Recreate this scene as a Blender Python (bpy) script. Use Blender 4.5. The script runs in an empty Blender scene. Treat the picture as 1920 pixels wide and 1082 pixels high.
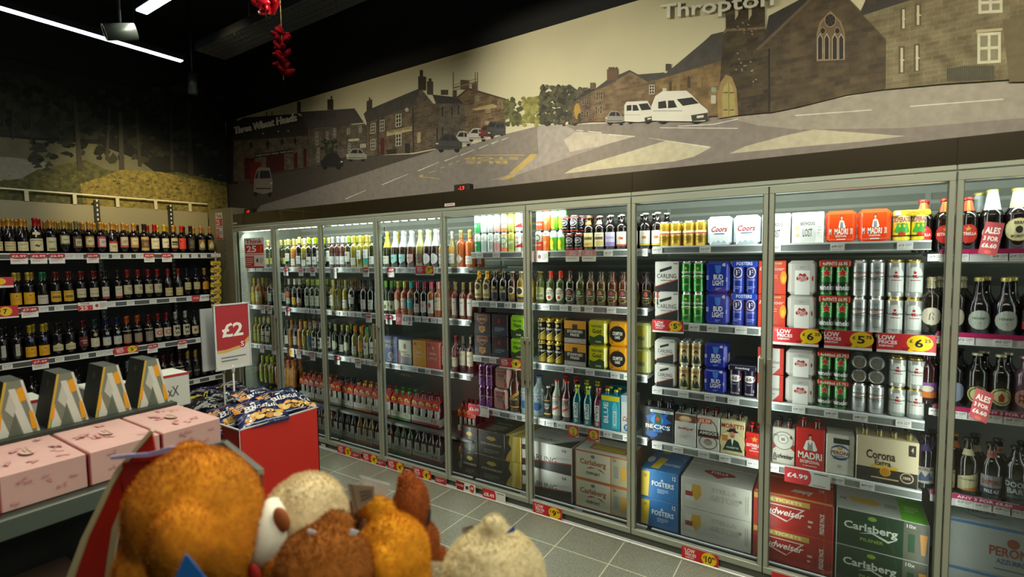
import bpy, bmesh, math, random
from mathutils import Vector, Matrix, noise as mnoise
from mathutils.geometry import tessellate_polygon
RN = random.Random(11)
S = bpy.context.scene
COL = S.collection
# ---------------------------------------------------------------- camera
CF, CYAW, CPIT, CROL, CPOS = 938.55, 0.5718, 0.0627, -0.0138, Vector((5.5292, -3.0, 1.8167))
FW = Vector((-math.sin(CYAW)*math.cos(CPIT), math.cos(CYAW)*math.cos(CPIT), -math.sin(CPIT)))
_r = Vector((math.cos(CYAW), math.sin(CYAW), 0)); _u = _r.cross(FW)
RT = _r*math.cos(CROL)+_u*math.sin(CROL); UP = _u*math.cos(CROL)-_r*math.sin(CROL)
cd = bpy.data.cameras.new('camera'); cam = bpy.data.objects.new('camera', cd); COL.objects.link(cam)
m3 = Matrix((RT, UP, -FW)).transposed(); cam.matrix_world = Matrix.Translation(CPOS) @ m3.to_4x4()
cd.sensor_width = 36; cd.lens = CF*36/1920; cd.clip_start = .02; cd.clip_end = 60
cd.dof.use_dof = True; cd.dof.focus_distance = 4.2; cd.dof.aperture_fstop = 2.2
S.camera = cam

def at(u, v, ax, val):
    d = FW+RT*((u-960)/CF)-UP*((v-541)/CF)
    return CPOS+d*((val-CPOS[ax])/d[ax])
def dep(u, v, d):
    return CPOS+(FW+RT*((u-960)/CF)-UP*((v-541)/CF))*d
# ---------------------------------------------------------------- world, exposure
W = bpy.data.worlds.new('world'); S.world = W; W.use_nodes = True
W.node_tree.nodes['Background'].inputs[0].default_value = (.55, .6, .5, 1)
W.node_tree.nodes['Background'].inputs[1].default_value = .012
vs = S.view_settings
S.display_settings.display_device = 'sRGB'; vs.view_transform = 'Standard'; vs.look = 'None'; vs.gamma = 1; vs.exposure = 0.25; vs.use_curve_mapping = False
S.cycles.max_bounces = 7; S.cycles.diffuse_bounces = 3; S.cycles.glossy_bounces = 3; S.cycles.transparent_max_bounces = 16
S.cycles.use_denoising = True; S.cycles.sample_clamp_indirect = 4; S.cycles.caustics_reflective = False; S.cycles.caustics_refractive = False
# ---------------------------------------------------------------- lights
def area(name, loc, size, sy, power, color, rot=(0, 0, 0), spread=None):
    l = bpy.data.lights.new(name, 'AREA'); l.shape = 'RECTANGLE'; l.size = size; l.size_y = sy; l.energy = power; l.color = color
    if spread: l.spread = spread
    o = bpy.data.objects.new(name, l); o.location = loc; o.rotation_euler = rot; COL.objects.link(o); return o
def spot(name, loc, tgt, power, color, ang, blend=.6, r=.04):
    l = bpy.data.lights.new(name, 'SPOT'); l.energy = power; l.color = color; l.spot_size = math.radians(ang); l.spot_blend = blend; l.shadow_soft_size = r
    o = bpy.data.objects.new(name, l); o.location = loc; o.rotation_euler = (Vector(tgt)-Vector(loc)).to_track_quat('-Z', 'Y').to_euler(); COL.objects.link(o); return o
D = 0.7477; SY = 0.10           # door pitch, shelf front plane
ZT = 2.17
BND = (.012, 1.495, 3.145, 4.562, 5.935, 7.46)     # inner divider panels between the coolers
COOL = (.90, 1.0, .93); WARM = (1.0, .80, .42); NEUT = (1.0, .95, .76)
area('overhead_area_light', (5.0, -1.5, 3.37), 6.4, .06, 100, NEUT)
area('overhead_area_light', (1.15, -2.6, 3.37), .06, 3.2, 9, NEUT)
area('overhead_area_light', (6.2, -2.9, 3.37), 4.5, .06, 38, NEUT)  # unseen third strip added overhead to lift the toys and door frames
for mi, pw in enumerate((6.5, 6, 4, 5.6, 3.5)):      # LED strips behind the door headers of the five coolers
    x = (2*mi+1)*D
    area('cooler_header_light', (x, .075, 2.11), 1.40, .03, pw, COOL, (math.radians(52), 0, 0))
    for px_, sx in ((x-D+.03, 1), (x-.014, -1), (x+.014, 1), (x+D-.03, -1)):      # unseen strips added on the door posts to brighten the shelf fronts
        area('cooler_post_fill', (px_, .04, 1.15), .016, 1.9, (1.1, 1.3, 1.9, 2.4, 1.0)[mi], COOL, (math.radians(90), 0, math.radians(-sx*80)))
spot('wall_spot_light', (1.15, -1.05, 3.2), (-.5, -.72, 2.42), 110, WARM, 52, .9)
spot('mural_spot_light', (3.55, -1.35, 3.3), (4.05, .25, 3.12), 58, (1, .93, .72), 78, .9)
spot('mural_spot_light', (6.1, -1.2, 3.3), (5.85, .25, 2.85), 30, (1, .9, .66), 70, .9)
spot('mural_spot_light', (1.9, -1.4, 3.3), (2.1, .25, 3.0), 16, (1, .88, .6), 80, .9)
spot('fascia_spot_light', (3.9, -2.3, 3.3), (4.0, 0, 2.2), 50, WARM, 34, .9)
spot('display_fill_spot', (3.7, -2.6, 3.3), (4.3, -2.4, 1.2), 30, (1, .86, .55), 60, .8)  # unseen spot added to brighten the foreground toys
# ---------------------------------------------------------------- materials
_M = {}
def lin(h):
    c = [int(h[i:i+2], 16)/255 for i in (0, 2, 4)]
    return [(x/12.92 if x <= .04045 else ((x+.055)/1.055)**2.4) for x in c]
def mat(h, rough=.5, metal=0., coat=0., noise=0., nscale=8., bump=0., emit=0., kind='', trans=0.):
    key = (h, rough, metal, coat, noise, nscale, bump, emit, kind, trans)
    if key in _M: return _M[key]
    m = bpy.data.materials.new('mat_'+h+kind); m.use_nodes = True; n = m.node_tree.nodes; L = m.node_tree.links
    p = n['Principled BSDF']; c = lin(h)
    p.inputs['Base Color'].default_value = (*c, 1); p.inputs['Roughness'].default_value = rough; p.inputs['Metallic'].default_value = metal
    p.inputs['Coat Weight'].default_value = coat; p.inputs['Sheen Weight'].default_value = 0; p.inputs['Transmission Weight'].default_value = trans
    if kind == 'matte': p.inputs['Specular IOR Level'].default_value = 0
    if emit:
        p.inputs['Emission Color'].default_value = (*c, 1); p.inputs['Emission Strength'].default_value = emit
    if noise or bump:
        tc = n.new('ShaderNodeTexCoord'); nt = n.new('ShaderNodeTexNoise'); nt.inputs['Scale'].default_value = nscale; nt.inputs['Detail'].default_value = 5
        L.new(tc.outputs['Object'], nt.inputs['Vector'])
        if noise:
            mx = n.new('ShaderNodeMix'); mx.data_type = 'RGBA'; cr = n.new('ShaderNodeValToRGB'); cr.color_ramp.elements[0].position = .32; cr.color_ramp.elements[1].position = .68
            L.new(nt.outputs['Fac'], cr.inputs[0]); L.new(cr.outputs[0], mx.inputs['Factor'])
            mx.inputs[6].default_value = (*[x*(1-noise) for x in c], 1); mx.inputs[7].default_value = (*[min(1, x*(1+noise)) for x in c], 1)
            L.new(mx.outputs[2], p.inputs['Base Color'])
        if bump:
            b = n.new('ShaderNodeBump'); b.inputs['Strength'].default_value = bump; b.inputs['Distance'].default_value = .01
            L.new(nt.outputs['Fac'], b.inputs['Height']); L.new(b.outputs[0], p.inputs['Normal'])
    _M[key] = m; return m
def stone(h, h2, sc=1., mortar='8A7A62', bw=.09, rh=.035):
    key = ('stone', h, h2, sc)
    if key in _M: return _M[key]
    m = bpy.data.materials.new('printed_stone_'+h); m.use_nodes = True; n = m.node_tree.nodes; L = m.node_tree.links; p = n['Principled BSDF']
    tc = n.new('ShaderNodeTexCoord'); mp = n.new('ShaderNodeMapping'); mp.inputs['Rotation'].default_value = (math.pi/2, 0, 0)
    bk = n.new('ShaderNodeTexBrick'); bk.inputs['Scale'].default_value = 1; bk.inputs['Brick Width'].default_value = bw*sc*.6; bk.inputs['Row Height'].default_value = rh*sc*.6
    bk.inputs['Mortar Size'].default_value = .0014*sc; bk.inputs['Color1'].default_value = (*lin(h), 1); bk.inputs['Color2'].default_value = (*lin(h2), 1); bk.inputs['Mortar'].default_value = (*lin(mortar), 1)
    nt = n.new('ShaderNodeTexNoise'); nt.inputs['Scale'].default_value = 14; nt.inputs['Detail'].default_value = 8
    mx = n.new('ShaderNodeMix'); mx.data_type = 'RGBA'; mx.blend_type = 'MULTIPLY'; mx.inputs[0].default_value = .8
    cr = n.new('ShaderNodeValToRGB'); cr.color_ramp.elements[0].position = .3; cr.color_ramp.elements[0].color = (.35, .33, .3, 1); cr.color_ramp.elements[1].position = .7
    L.new(tc.outputs['Object'], mp.inputs[0]); L.new(mp.outputs[0], bk.inputs['Vector']); L.new(tc.outputs['Object'], nt.inputs['Vector'])
    L.new(nt.outputs['Fac'], cr.inputs[0]); L.new(bk.outputs['Color'], mx.inputs[6]); L.new(cr.outputs[0], mx.inputs[7]); L.new(mx.outputs[2], p.inputs['Base Color'])
    p.inputs['Roughness'].default_value = .75; _M[key] = m; return m
def glassmat():
    m = bpy.data.materials.new('door_glass'); m.use_nodes = True; n = m.node_tree.nodes; L = m.node_tree.links; n.clear()
    o = n.new('ShaderNodeOutputMaterial'); mx = n.new('ShaderNodeMixShader'); t = n.new('ShaderNodeBsdfTransparent'); g = n.new('ShaderNodeBsdfGlossy'); f = n.new('ShaderNodeFresnel')
    t.inputs[0].default_value = (.95, .97, .94, 1); g.inputs['Roughness'].default_value = .02; f.inputs[0].default_value = 1.5
    ml = n.new('ShaderNodeMath'); ml.operation = 'MULTIPLY'; ml.inputs[1].default_value = 1.7; ml.use_clamp = True
    L.new(f.outputs[0], ml.inputs[0]); L.new(ml.outputs[0], mx.inputs[0]); L.new(t.outputs[0], mx.inputs[1]); L.new(g.outputs[0], mx.inputs[2]); L.new(mx.outputs[0], o.inputs[0]); return m
GLASS = glassmat()
def ink(h): return mat(h, .45)
# ---------------------------------------------------------------- mesh builder
_TXT = {}
def textmesh(s, bold):
    bold = min(bold, .026)
    k = (s, bold)
    if k in _TXT: return _TXT[k]
    c = bpy.data.curves.new('t', 'FONT'); c.body = s; c.size = 1; c.offset = bold; c.resolution_u = 2; c.align_x = 'LEFT'
    o = bpy.data.objects.new('t', c); COL.objects.link(o)
    me = bpy.data.meshes.new_from_object(o.evaluated_get(bpy.context.evaluated_depsgraph_get()))
    vs_ = [(v.co.x, v.co.y) for v in me.vertices]; fs = [tuple(p.vertices) for p in me.polygons]
    bpy.data.objects.remove(o); bpy.data.curves.remove(c); bpy.data.meshes.remove(me)
    if vs_:
        x0 = min(v[0] for v in vs_); x1 = max(v[0] for v in vs_); y0 = min(v[1] for v in vs_); y1 = max(v[1] for v in vs_)
        cap = y1-y0 or 1; vs_ = [((x-(x0+x1)/2)/cap, (y-(y0+y1)/2)/cap) for x, y in vs_]
        w = (x1-x0)/cap
    else: w = 1
    _TXT[k] = (vs_, fs, w); return _TXT[k]
def area2(ps):
    return sum(a[0]*b[1]-b[0]*a[1] for a, b in zip(ps, ps[1:]+ps[:1]))/2
def art(cmds, w=1., h=1.):
    """draws commands given in units of the face (x,y in -.5...5) -> [(verts2d, faces, colour)]"""
    out = []
    for c in cmds:
        k = c[0]
        if k == 'r':
            _, x0, y0, x1, y1, col = c; out.append(([(x0*w, y0*h), (x1*w, y0*h), (x1*w, y1*h), (x0*w, y1*h)], [(0, 1, 2, 3)], col))
        elif k == 'e':
            _, x, y, rx, ry, col = c; rx *= w; ry *= h; n = 14
            out.append(([(x*w+rx*math.cos(i*2*math.pi/n), y*h+ry*math.sin(i*2*math.pi/n)) for i in range(n)], [tuple(range(n))], col))
        elif k == 'c':      # true circle, radius in units of height
            _, x, y, r, col = c; n = 16
            out.append(([(x*w+r*h*math.cos(i*2*math.pi/n), y*h+r*h*math.sin(i*2*math.pi/n)) for i in range(n)], [tuple(range(n))], col))
        elif k == 's':      # star
            _, x, y, r, col = c; ps = []
            for i in range(10):
                a = math.pi/2+i*math.pi/5; q = r*h*(1 if i % 2 == 0 else .42); ps.append((x*w+q*math.cos(a), y*h+q*math.sin(a)))
            out.append((ps+[(x*w, y*h)], [(i, (i+1) % 10, 10) for i in range(10)], col))
        elif k == 'p':
            _, pts, col = c; ps = [(x*w, y*h) for x, y in pts]
            if area2(ps) < 0: ps.reverse()
            tr = tessellate_polygon([[Vector((x, y, 0)) for x, y in ps]])
            fs = []
            for t in tr:
                t = tuple(t); q = [ps[i] for i in t]
                fs.append(t if area2(q) > 0 else t[::-1])
            out.append((ps, fs, col))
        elif k == 't':      # text s,x,y,height,colour,[fit width],[bold],[shear],[rot]
            s, x, y, hh, col = c[1:6]; fit = c[6] if len(c) > 6 else 0; bold = c[7] if len(c) > 7 else .02; sh = c[8] if len(c) > 8 else 0; rot = c[9] if len(c) > 9 else 0
            tv, tf, tw = textmesh(s, bold); H = hh*h; sx = H if not fit else fit*w/tw
            if rot: sx = H if not fit else fit*h/tw; H = hh*w if rot else H
            if rot and not fit: sx = H
            ca, sa = math.cos(rot), math.sin(rot); ps = []
            for a, b in tv:
                a, b = a*sx+b*H*sh, b*H; ps.append((x*w+a*ca-b*sa, y*h+a*sa+b*ca))
            out.append((ps, tf, col))
        elif k == 'l':      # fine print: n lines
            _, x0, y0, x1, y1, n, col = c
            for i in range(n):
                yy = y1+(y0-y1)*(i+.5)/n; t = abs(y1-y0)/n*.22; x2 = x1-(x1-x0)*(.35 if i == n-1 and n > 1 else 0)
                out.append(([(x0*w, (yy-t)*h), (x2*w, (yy-t)*h), (x2*w, (yy+t)*h), (x0*w, (yy+t)*h)], [(0, 1, 2, 3)], col))
    return out
class MB:
    def __init__(s): s.v = []; s.f = []; s.m = []; s.s = []; s.mats = []
    def mi(s, m):
        if isinstance(m, str): m = ink(m)
        if m not in s.mats: s.mats.append(m)
        return s.mats.index(m)
    def add(s, vs, fs, m, smooth=False):
        o = len(s.v); s.v += [tuple(v) for v in vs]; i = s.mi(m)
        for f in fs: s.f.append(tuple(o+a for a in f)); s.m.append(i); s.s.append(smooth)
        return s
    def box(s, x0, y0, z0, x1, y1, z1, m, bev=0, T=None):
        if bev:
            c = Vector(((x0+x1)/2, (y0+y1)/2, (z0+z1)/2)); h = Vector(((x1-x0)/2, (y1-y0)/2, (z1-z0)/2)); b = min(bev, *(q*.9 for q in h)); V = []; ix = {}
            for sx in (-1, 1):
                for sy in (-1, 1):
                    for sz in (-1, 1):
                        for a in range(3):
                            d = [h[i]-(0 if i == a else b) for i in range(3)]; ix[(sx, sy, sz, a)] = len(V); V.append(c+Vector((sx*d[0], sy*d[1], sz*d[2])))
            F = []
            for a in range(3):
                o1, o2 = (a+1) % 3, (a+2) % 3
                for sg in (-1, 1):
                    q = []
                    for (p1, p2) in ((-1, -1), (1, -1), (1, 1), (-1, 1)):
                        t = [0, 0, 0]; t[a] = sg; t[o1] = p1; t[o2] = p2; q.append(ix[(*t, a)])
                    F.append(q if sg > 0 else q[::-1])
                for p1 in (-1, 1):
                    for p2 in (-1, 1):          # edge chamfers along axis a
                        t0 = [0, 0, 0]; t1 = [0, 0, 0]; t0[a] = -1; t1[a] = 1; t0[o1] = t1[o1] = p1; t0[o2] = t1[o2] = p2
                        q = [ix[(*t0, o1)], ix[(*t1, o1)], ix[(*t1, o2)], ix[(*t0, o2)]]; F.append(q if p1*p2 < 0 else q[::-1])
            for sx in (-1, 1):
                for sy in (-1, 1):
                    for sz in (-1, 1):
                        q = [ix[(sx, sy, sz, a)] for a in range(3)]; F.append(q if sx*sy*sz > 0 else q[::-1])
        else:
            V = [Vector((x, y, z)) for x in (x0, x1) for y in (y0, y1) for z in (z0, z1)]
            F = [(0, 1, 3, 2), (4, 6, 7, 5), (0, 4, 5, 1), (2, 3, 7, 6), (0, 2, 6, 4), (1, 5, 7, 3)]
        if T is not None: V = [T @ v for v in V]
        return s.add(V, F, m)
    def lathe(s, prof, m, seg=18, c=(0, 0), z0=0, cap0=False, cap1=False, T=None, a0=0, a1=2*math.pi):
        full = a1-a0 > 6.28; n = seg if full else seg+1; V = []
        for r, z in prof:
            for i in range(n):
                a = a0+(a1-a0)*i/seg; V.append(Vector((c[0]+r*math.cos(a), c[1]+r*math.sin(a), z0+z)))
        F = []
        for j in range(len(prof)-1):
            for i in range(seg):
                k = (i+1) % n if full else i+1
                F.append((j*n+i, j*n+k, (j+1)*n+k, (j+1)*n+i))
        if T is not None: V = [T @ v for v in V]
        s.add(V, F, m, True)
        if cap0: s.add(V[:n], [tuple(range(n))[::-1]], m)
        if cap1: s.add(V[-n:], [tuple(range(n))], m)
        return s
    def tube(s, pts, r, m, seg=8, caps=True):
        pts = [Vector(p) for p in pts]; V = []; n = len(pts); ref = None
        for i, p in enumerate(pts):
            d = (pts[min(i+1, n-1)]-pts[max(i-1, 0)]).normalized()
            a = d.orthogonal().normalized() if ref is None else (ref-d*ref.dot(d)).normalized(); ref = a; b = d.cross(a)
            rr = r[i] if isinstance(r, (list, tuple)) else r
            for k in range(seg): V.append(p+a*rr*math.cos(k*2*math.pi/seg)+b*rr*math.sin(k*2*math.pi/seg))
        F = [(i*seg+k, i*seg+(k+1) % seg, (i+1)*seg+(k+1) % seg, (i+1)*seg+k) for i in range(n-1) for k in range(seg)]
        if caps: F += [tuple(range(seg))[::-1], tuple(range((n-1)*seg, n*seg))]
        return s.add(V, F, m, True)
    def art(s, items, mp, step=0, off=.0004, inc=.00012, rough=.45):
        for li, (vs_, fs, col) in enumerate(items):
            if not vs_: continue
            hgt = off+inc*li; V, F = vs_, fs
            if step:
                x0 = min(v[0] for v in vs_); x1 = max(v[0] for v in vs_)
                if x1-x0 > step*1.5:
                    bm = bmesh.new(); bv = [bm.verts.new((a, b, 0)) for a, b in vs_]
                    for f in fs:
                        try: bm.faces.new([bv[i] for i in f])
                        except Exception: pass
                    k = math.ceil(x0/step)*step
                    while k < x1:
                        bmesh.ops.bisect_plane(bm, geom=bm.verts[:]+bm.edges[:]+bm.faces[:], plane_co=(k, 0, 0), plane_no=(1, 0, 0)); k += step
                    bm.verts.index_update(); V = [(v.co.x, v.co.y) for v in bm.verts]; F = [tuple(v.index for v in f.verts) for f in bm.faces]; bm.free()
            s.add([mp(a, b, hgt) for a, b in V], F, mat(col, rough) if isinstance(col, str) else col)
        return s
    def mesh(s, name):
        me = bpy.data.meshes.new(name); me.from_pydata([tuple(v) for v in s.v], [], s.f)
        for m in s.mats: me.materials.append(m)
        me.polygons.foreach_set('material_index', s.m); me.polygons.foreach_set('use_smooth', s.s); me.update(); return me
    def obj(s, name, parent=None, loc=None):
        o = bpy.data.objects.new(name, s.mesh(name)); COL.objects.link(o)
        if parent is not None: o.parent = parent
        if loc is not None: o.location = loc
        return o
def front(x0, y, z0):           # face looking towards -Y
    return lambda a, b, h: (x0+a, y-h, z0+b)
def sideX(x, y0, z0):           # face looking towards +X, u runs along +Y
    return lambda a, b, h: (x+h, y0+a, z0+b)
def sideNX(x, y0, z0):
    return lambda a, b, h: (x-h, y0-a, z0+b)
def topf(x0, y0, z):
    return lambda a, b, h: (x0+a, y0+b, z+h)
def cyl(r, z0, c=(0, 0)):
    return lambda a, b, h: (c[0]+(r+h)*math.sin(a/r), c[1]-(r+h)*math.cos(a/r), z0+b)
def tag(o, label, cat, group=None, kind=None):
    if label: o['label'] = label
    if cat: o['category'] = cat
    if group: o['group'] = group
    if kind: o['kind'] = kind
    return o
def empty(name, loc=(0, 0, 0), rz=0):
    o = bpy.data.objects.new(name, None); o.location = loc; o.rotation_euler = (0, 0, rz); COL.objects.link(o); return o
def struct(name, mb, label=None):
    o = mb.obj(name); o['kind'] = 'structure'
    if label: o['label'] = label
    return o
# prototypes: name, category, description, parts [(name, mesh, parent index)]; part 0 is the root (mesh may be None)
class Proto:
    def __init__(s, name, cat, desc, parts): s.name = name; s.cat = cat; s.desc = desc; s.parts = parts
PLACED = []
ORD = ['first', 'second', 'third', 'fourth', 'fifth', 'sixth', 'seventh', 'eighth', 'ninth', 'tenth', 'eleventh', 'twelfth', 'thirteenth', 'fourteenth', 'fifteenth', 'sixteenth',
       'seventeenth', 'eighteenth', 'nineteenth', 'twentieth', 'twenty-first', 'twenty-second', 'twenty-third', 'twenty-fourth', 'twenty-fifth', 'twenty-sixth', 'twenty-seventh', 'twenty-eighth']
def inst(p, loc, rz=0, where='', key=0, row=0, scale=None, drop=()):
    os_ = []
    for i, (n, me, par) in enumerate(p.parts):
        if i in drop: os_.append(None); continue
        o = bpy.data.objects.new(n if i else p.name, me); COL.objects.link(o)
        if i: o.parent = os_[par]
        os_.append(o)
    r = os_[0]; r.location = loc; r.rotation_euler = (0, 0, rz)
    if scale: r.scale = scale
    PLACED.append((r, p, where, key, row)); return r
def finish_labels():
    from collections import defaultdict
    g = defaultdict(list)
    for t in PLACED: g[(t[1].desc, t[2], t[4])].append(t)
    rowtxt = {0: '', 1: ', row behind', 2: ', third row back', 3: ', fourth row back', 10: ', upper tier', 11: ', upper tier behind'}
    for (desc, where, row), L in g.items():
        L.sort(key=lambda t: t[3])
        for i, (o, p, w, k, rw) in enumerate(L):
            o['category'] = p.cat; o['group'] = (p.name.replace('_', ' ')+('es' if p.name.endswith('box') else 's')+' on the '+w)
            for ds in (desc, desc.split(',')[0], ' '.join(desc.split(',')[0].split(' with ')[0].split()[:8])):
                s = f"{ds}, {where}{rowtxt.get(row, '')}" if len(L) == 1 else f"{ds}, {ORD[i]} from left, {where}{rowtxt.get(row, '')}"
                if len(s.split()) <= 16: break
            o['label'] = s

def relax():
    """neighbours on one shelf row never stand inside each other"""
    from collections import defaultdict
    g = defaultdict(list)
    for o, p, w_, k, row in PLACED:
        if not hasattr(p, 'r') or o.rotation_euler.x > .5: continue
        ax = 1 if w_.startswith('wine wall') else 0; q = o.location; dp = (getattr(p, 'd', 0) or 2*min(p.r, .04))/2
        g[(ax, w_, round(q.z, 2), row)].append((o, ax, p.r*o.scale.x))
    for L in g.values():
        ax = L[0][1]
        for it in range(60):
            L.sort(key=lambda t: t[0].location[ax]); mv = False
            for (a, _, ra), (b, _, rb) in zip(L, L[1:]):
                if abs(a.location[1-ax]-b.location[1-ax]) > .10: continue
                d = b.location[ax]-a.location[ax]; need = (ra+rb)*1.004
                if d < need-1e-5: s = (need-d)/2; a.location[ax] -= s; b.location[ax] += s; mv = True
            if not mv: break
# ================================================================ products
def xat(u, y, z):
    k = (u-960)/CF; q = RT-FW*k           # (P-C).(RT-k FW)=0
    return CPOS.x-((y-CPOS.y)*q.y+(z-CPOS.z)*q.z)/q.x
def yat(u, x, z):
    k = (u-960)/CF; q = RT-FW*k
    return CPOS.y-((x-CPOS.x)*q.x+(z-CPOS.z)*q.z)/q.y
CANP = [(.88, 0), (.9, .012), (1, .05), (1, .90), (.97, .925), (.83, .965), (.80, .985), (.82, 1.0)]
def can_meshes(r, h, col, cmds, metal=.35, seg=20, rimcol='C8C8C4', w=None):
    b = MB(); b.lathe([(a*r, z*h) for a, z in CANP[1:5]], mat(col, .28, metal, .3), seg)
    W_ = w or 2.5*r
    b.art(art(cmds, W_, h*.86), cyl(r, h*.475), step=r*.35, rough=.35)
    t = MB(); rm = mat(rimcol, .25, .9); t.lathe([(a*r, z*h) for a, z in CANP[4:]], rm, seg); t.lathe([(.80*r, h*.998), (.74*r, h*.975)], rm, seg, cap1=True)
    t.lathe([(.9*r, .012*h), (.86*r, 0)], rm, seg, cap1=True)
    t.box(-r*.18, -r*.1, h*.977, r*.18, r*.55, h*.99, rm)
    return b.mesh('can_body'), t.mesh('can_lid')
PR = {}
def can(key, desc, r, h, col, cmds, name='beer_can', **k):
    a, t = can_meshes(r, h, col, cmds, **k); p = Proto(name, 'can', desc, [(name, a, None), ('lid', t, 0)]); p.h = h; p.r = r; PR[key] = p
def canpack(key, desc, r, h, col, cmds, nx=2, ny=2, wrap=None, wcmds=(), name='beer_can_pack', **k):
    """cans held together by a carrier; the pack is the thing, each can a part"""
    a, t = can_meshes(r, h, col, cmds, **k); p = 2.04*r; parts = [(name, None, None)]
    def moved(me, x, y):
        m = me.copy(); m.transform(Matrix.Translation((x, y, 0))); return m
    for j in range(ny):
        for i in range(nx):
            x = (i-(nx-1)/2)*p; y = (j-(ny-1)/2)*p; parts.append(('can', moved(a, x, y), 0)); parts.append(('lid', moved(t, x, y), len(parts)-1))
    if wrap:
        b = MB(); w2 = nx*r*1.01; d2 = ny*r*1.01; z0 = h*.80
        b.box(-w2, -d2, z0+h*.015, w2, d2, h*1.005, mat(wrap, .35, 0, .2), .006); b.art(art(wcmds, w2*2, h*.2), front(0, -d2, h*.91)); parts.append(('carrier', b.mesh('carrier'), 0))
    q = Proto(name, 'can pack', desc, parts); q.h = h; q.r = nx*r; PR[key] = q
SHAPES = {  # (radius fraction, height fraction), neck starts / foil zone
 'bord': [(.8, 0), (1, .012), (1, .60), (.97, .645), (.80, .69), (.50, .725), (.40, .76), (.385, .93), (.42, .935), (.42, .985), (.38, 1)],
 'burg': [(.8, 0), (1, .012), (1, .46), (.95, .53), (.72, .62), (.47, .71), (.38, .79), (.36, .93), (.40, .935), (.40, .985), (.37, 1)],
 'champ': [(.8, 0), (1, .012), (1, .44), (.95, .52), (.75, .62), (.50, .72), (.38, .82), (.34, .92), (.40, .93), (.40, .965), (.33, 1)],
 'beer': [(.85, 0), (1, .015), (1, .56), (.95, .62), (.70, .69), (.46, .76), (.42, .84), (.40, .93), (.46, .94), (.46, .955), (.42, .96)],
 'stub': [(.85, 0), (1, .015), (1, .60), (.95, .67), (.70, .735), (.46, .79), (.40, .86), (.38, .93), (.46, .94), (.46, .955), (.42, .96)],
 'mini': [(.85, 0), (1, .015), (1, .55), (.9, .64), (.55, .75), (.46, .82), (.44, .95)],
}
def bottle(key, desc, shape, H, r, glass, cap, labels, name='wine_bottle', cat='bottle', foil=None, capk='crown', seg=18, gm=None, rough=.12):
    """labels: (z0 frac, z1 frac, width in radii, paper colour or None, commands)"""
    pr = SHAPES[shape]; b = MB(); gmat = gm or mat(glass, rough, 0, .6)
    b.lathe([(a*r, z*H) for a, z in pr], gmat, seg, cap0=True, cap1=True)
    parts = [(name, b.mesh(name), None)]
    def rad(z):
        for (r0, z0), (r1, z1) in zip(pr, pr[1:]):
            if z0 <= z <= z1: return (r0+(r1-r0)*(z-z0)/max(1e-6, z1-z0))*r
        return pr[-1][0]*r
    if foil:      # (start frac, colour)
        f = MB(); zs = [foil[0]]+[z for a, z in pr if z > foil[0]]; f.lathe([(rad(z)+.0007, z*H) for z in zs]+[(rad(1)*.9, H*1.003)], mat(foil[1], .35, .45), seg, cap1=True)
        parts.append(('foil' if foil[0] < .8 or capk == 'none' else 'cap', f.mesh('foil'), 0))
    elif capk == 'crown':
        f = MB(); f.lathe([(.50*r, .945*H), (.50*r, .965*H), (.46*r, .985*H)], mat(cap, .35, .4), seg, cap1=True); parts.append(('cap', f.mesh('cap'), 0))
    else:
        f = MB(); zt_ = pr[-1][1]; f.lathe([(.44*r, (zt_-.06)*H), (.44*r, (zt_+.0)*H), (.40*r, (zt_+.01)*H)], mat(cap, .4), seg, cap1=True); parts.append(('cap', f.mesh('cap'), 0))
    for (z0, z1, wd, paper, cm) in labels:
        zc = (z0+z1)/2; rr = max(rad(z0), rad(z1), rad(zc)) if zc < .6 else rad(zc)
        l = MB(); c2 = ([('r', -.5, -.5, .5, .5, paper)] if paper else [])+list(cm)
        rb, rt_ = rad(z0), rad(z1); hh = (z1-z0)*H
        def mp(a, bb, h, rr=rr, rb=rb, rt_=rt_, hh=hh, zc=zc):
            q = rb+(rt_-rb)*(bb/hh+.5); an = a/rr; return ((q+h)*math.sin(an), -(q+h)*math.cos(an), zc*H+bb)
        l.art(art(c2, wd*rr, hh), mp, step=rr*.35, off=.0008, rough=.55); parts.append(('label', l.mesh('label'), 0))
    p = Proto(name, cat, desc, parts); p.h = H; p.r = r; p.nlab = len(labels); PR[key] = p
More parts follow.
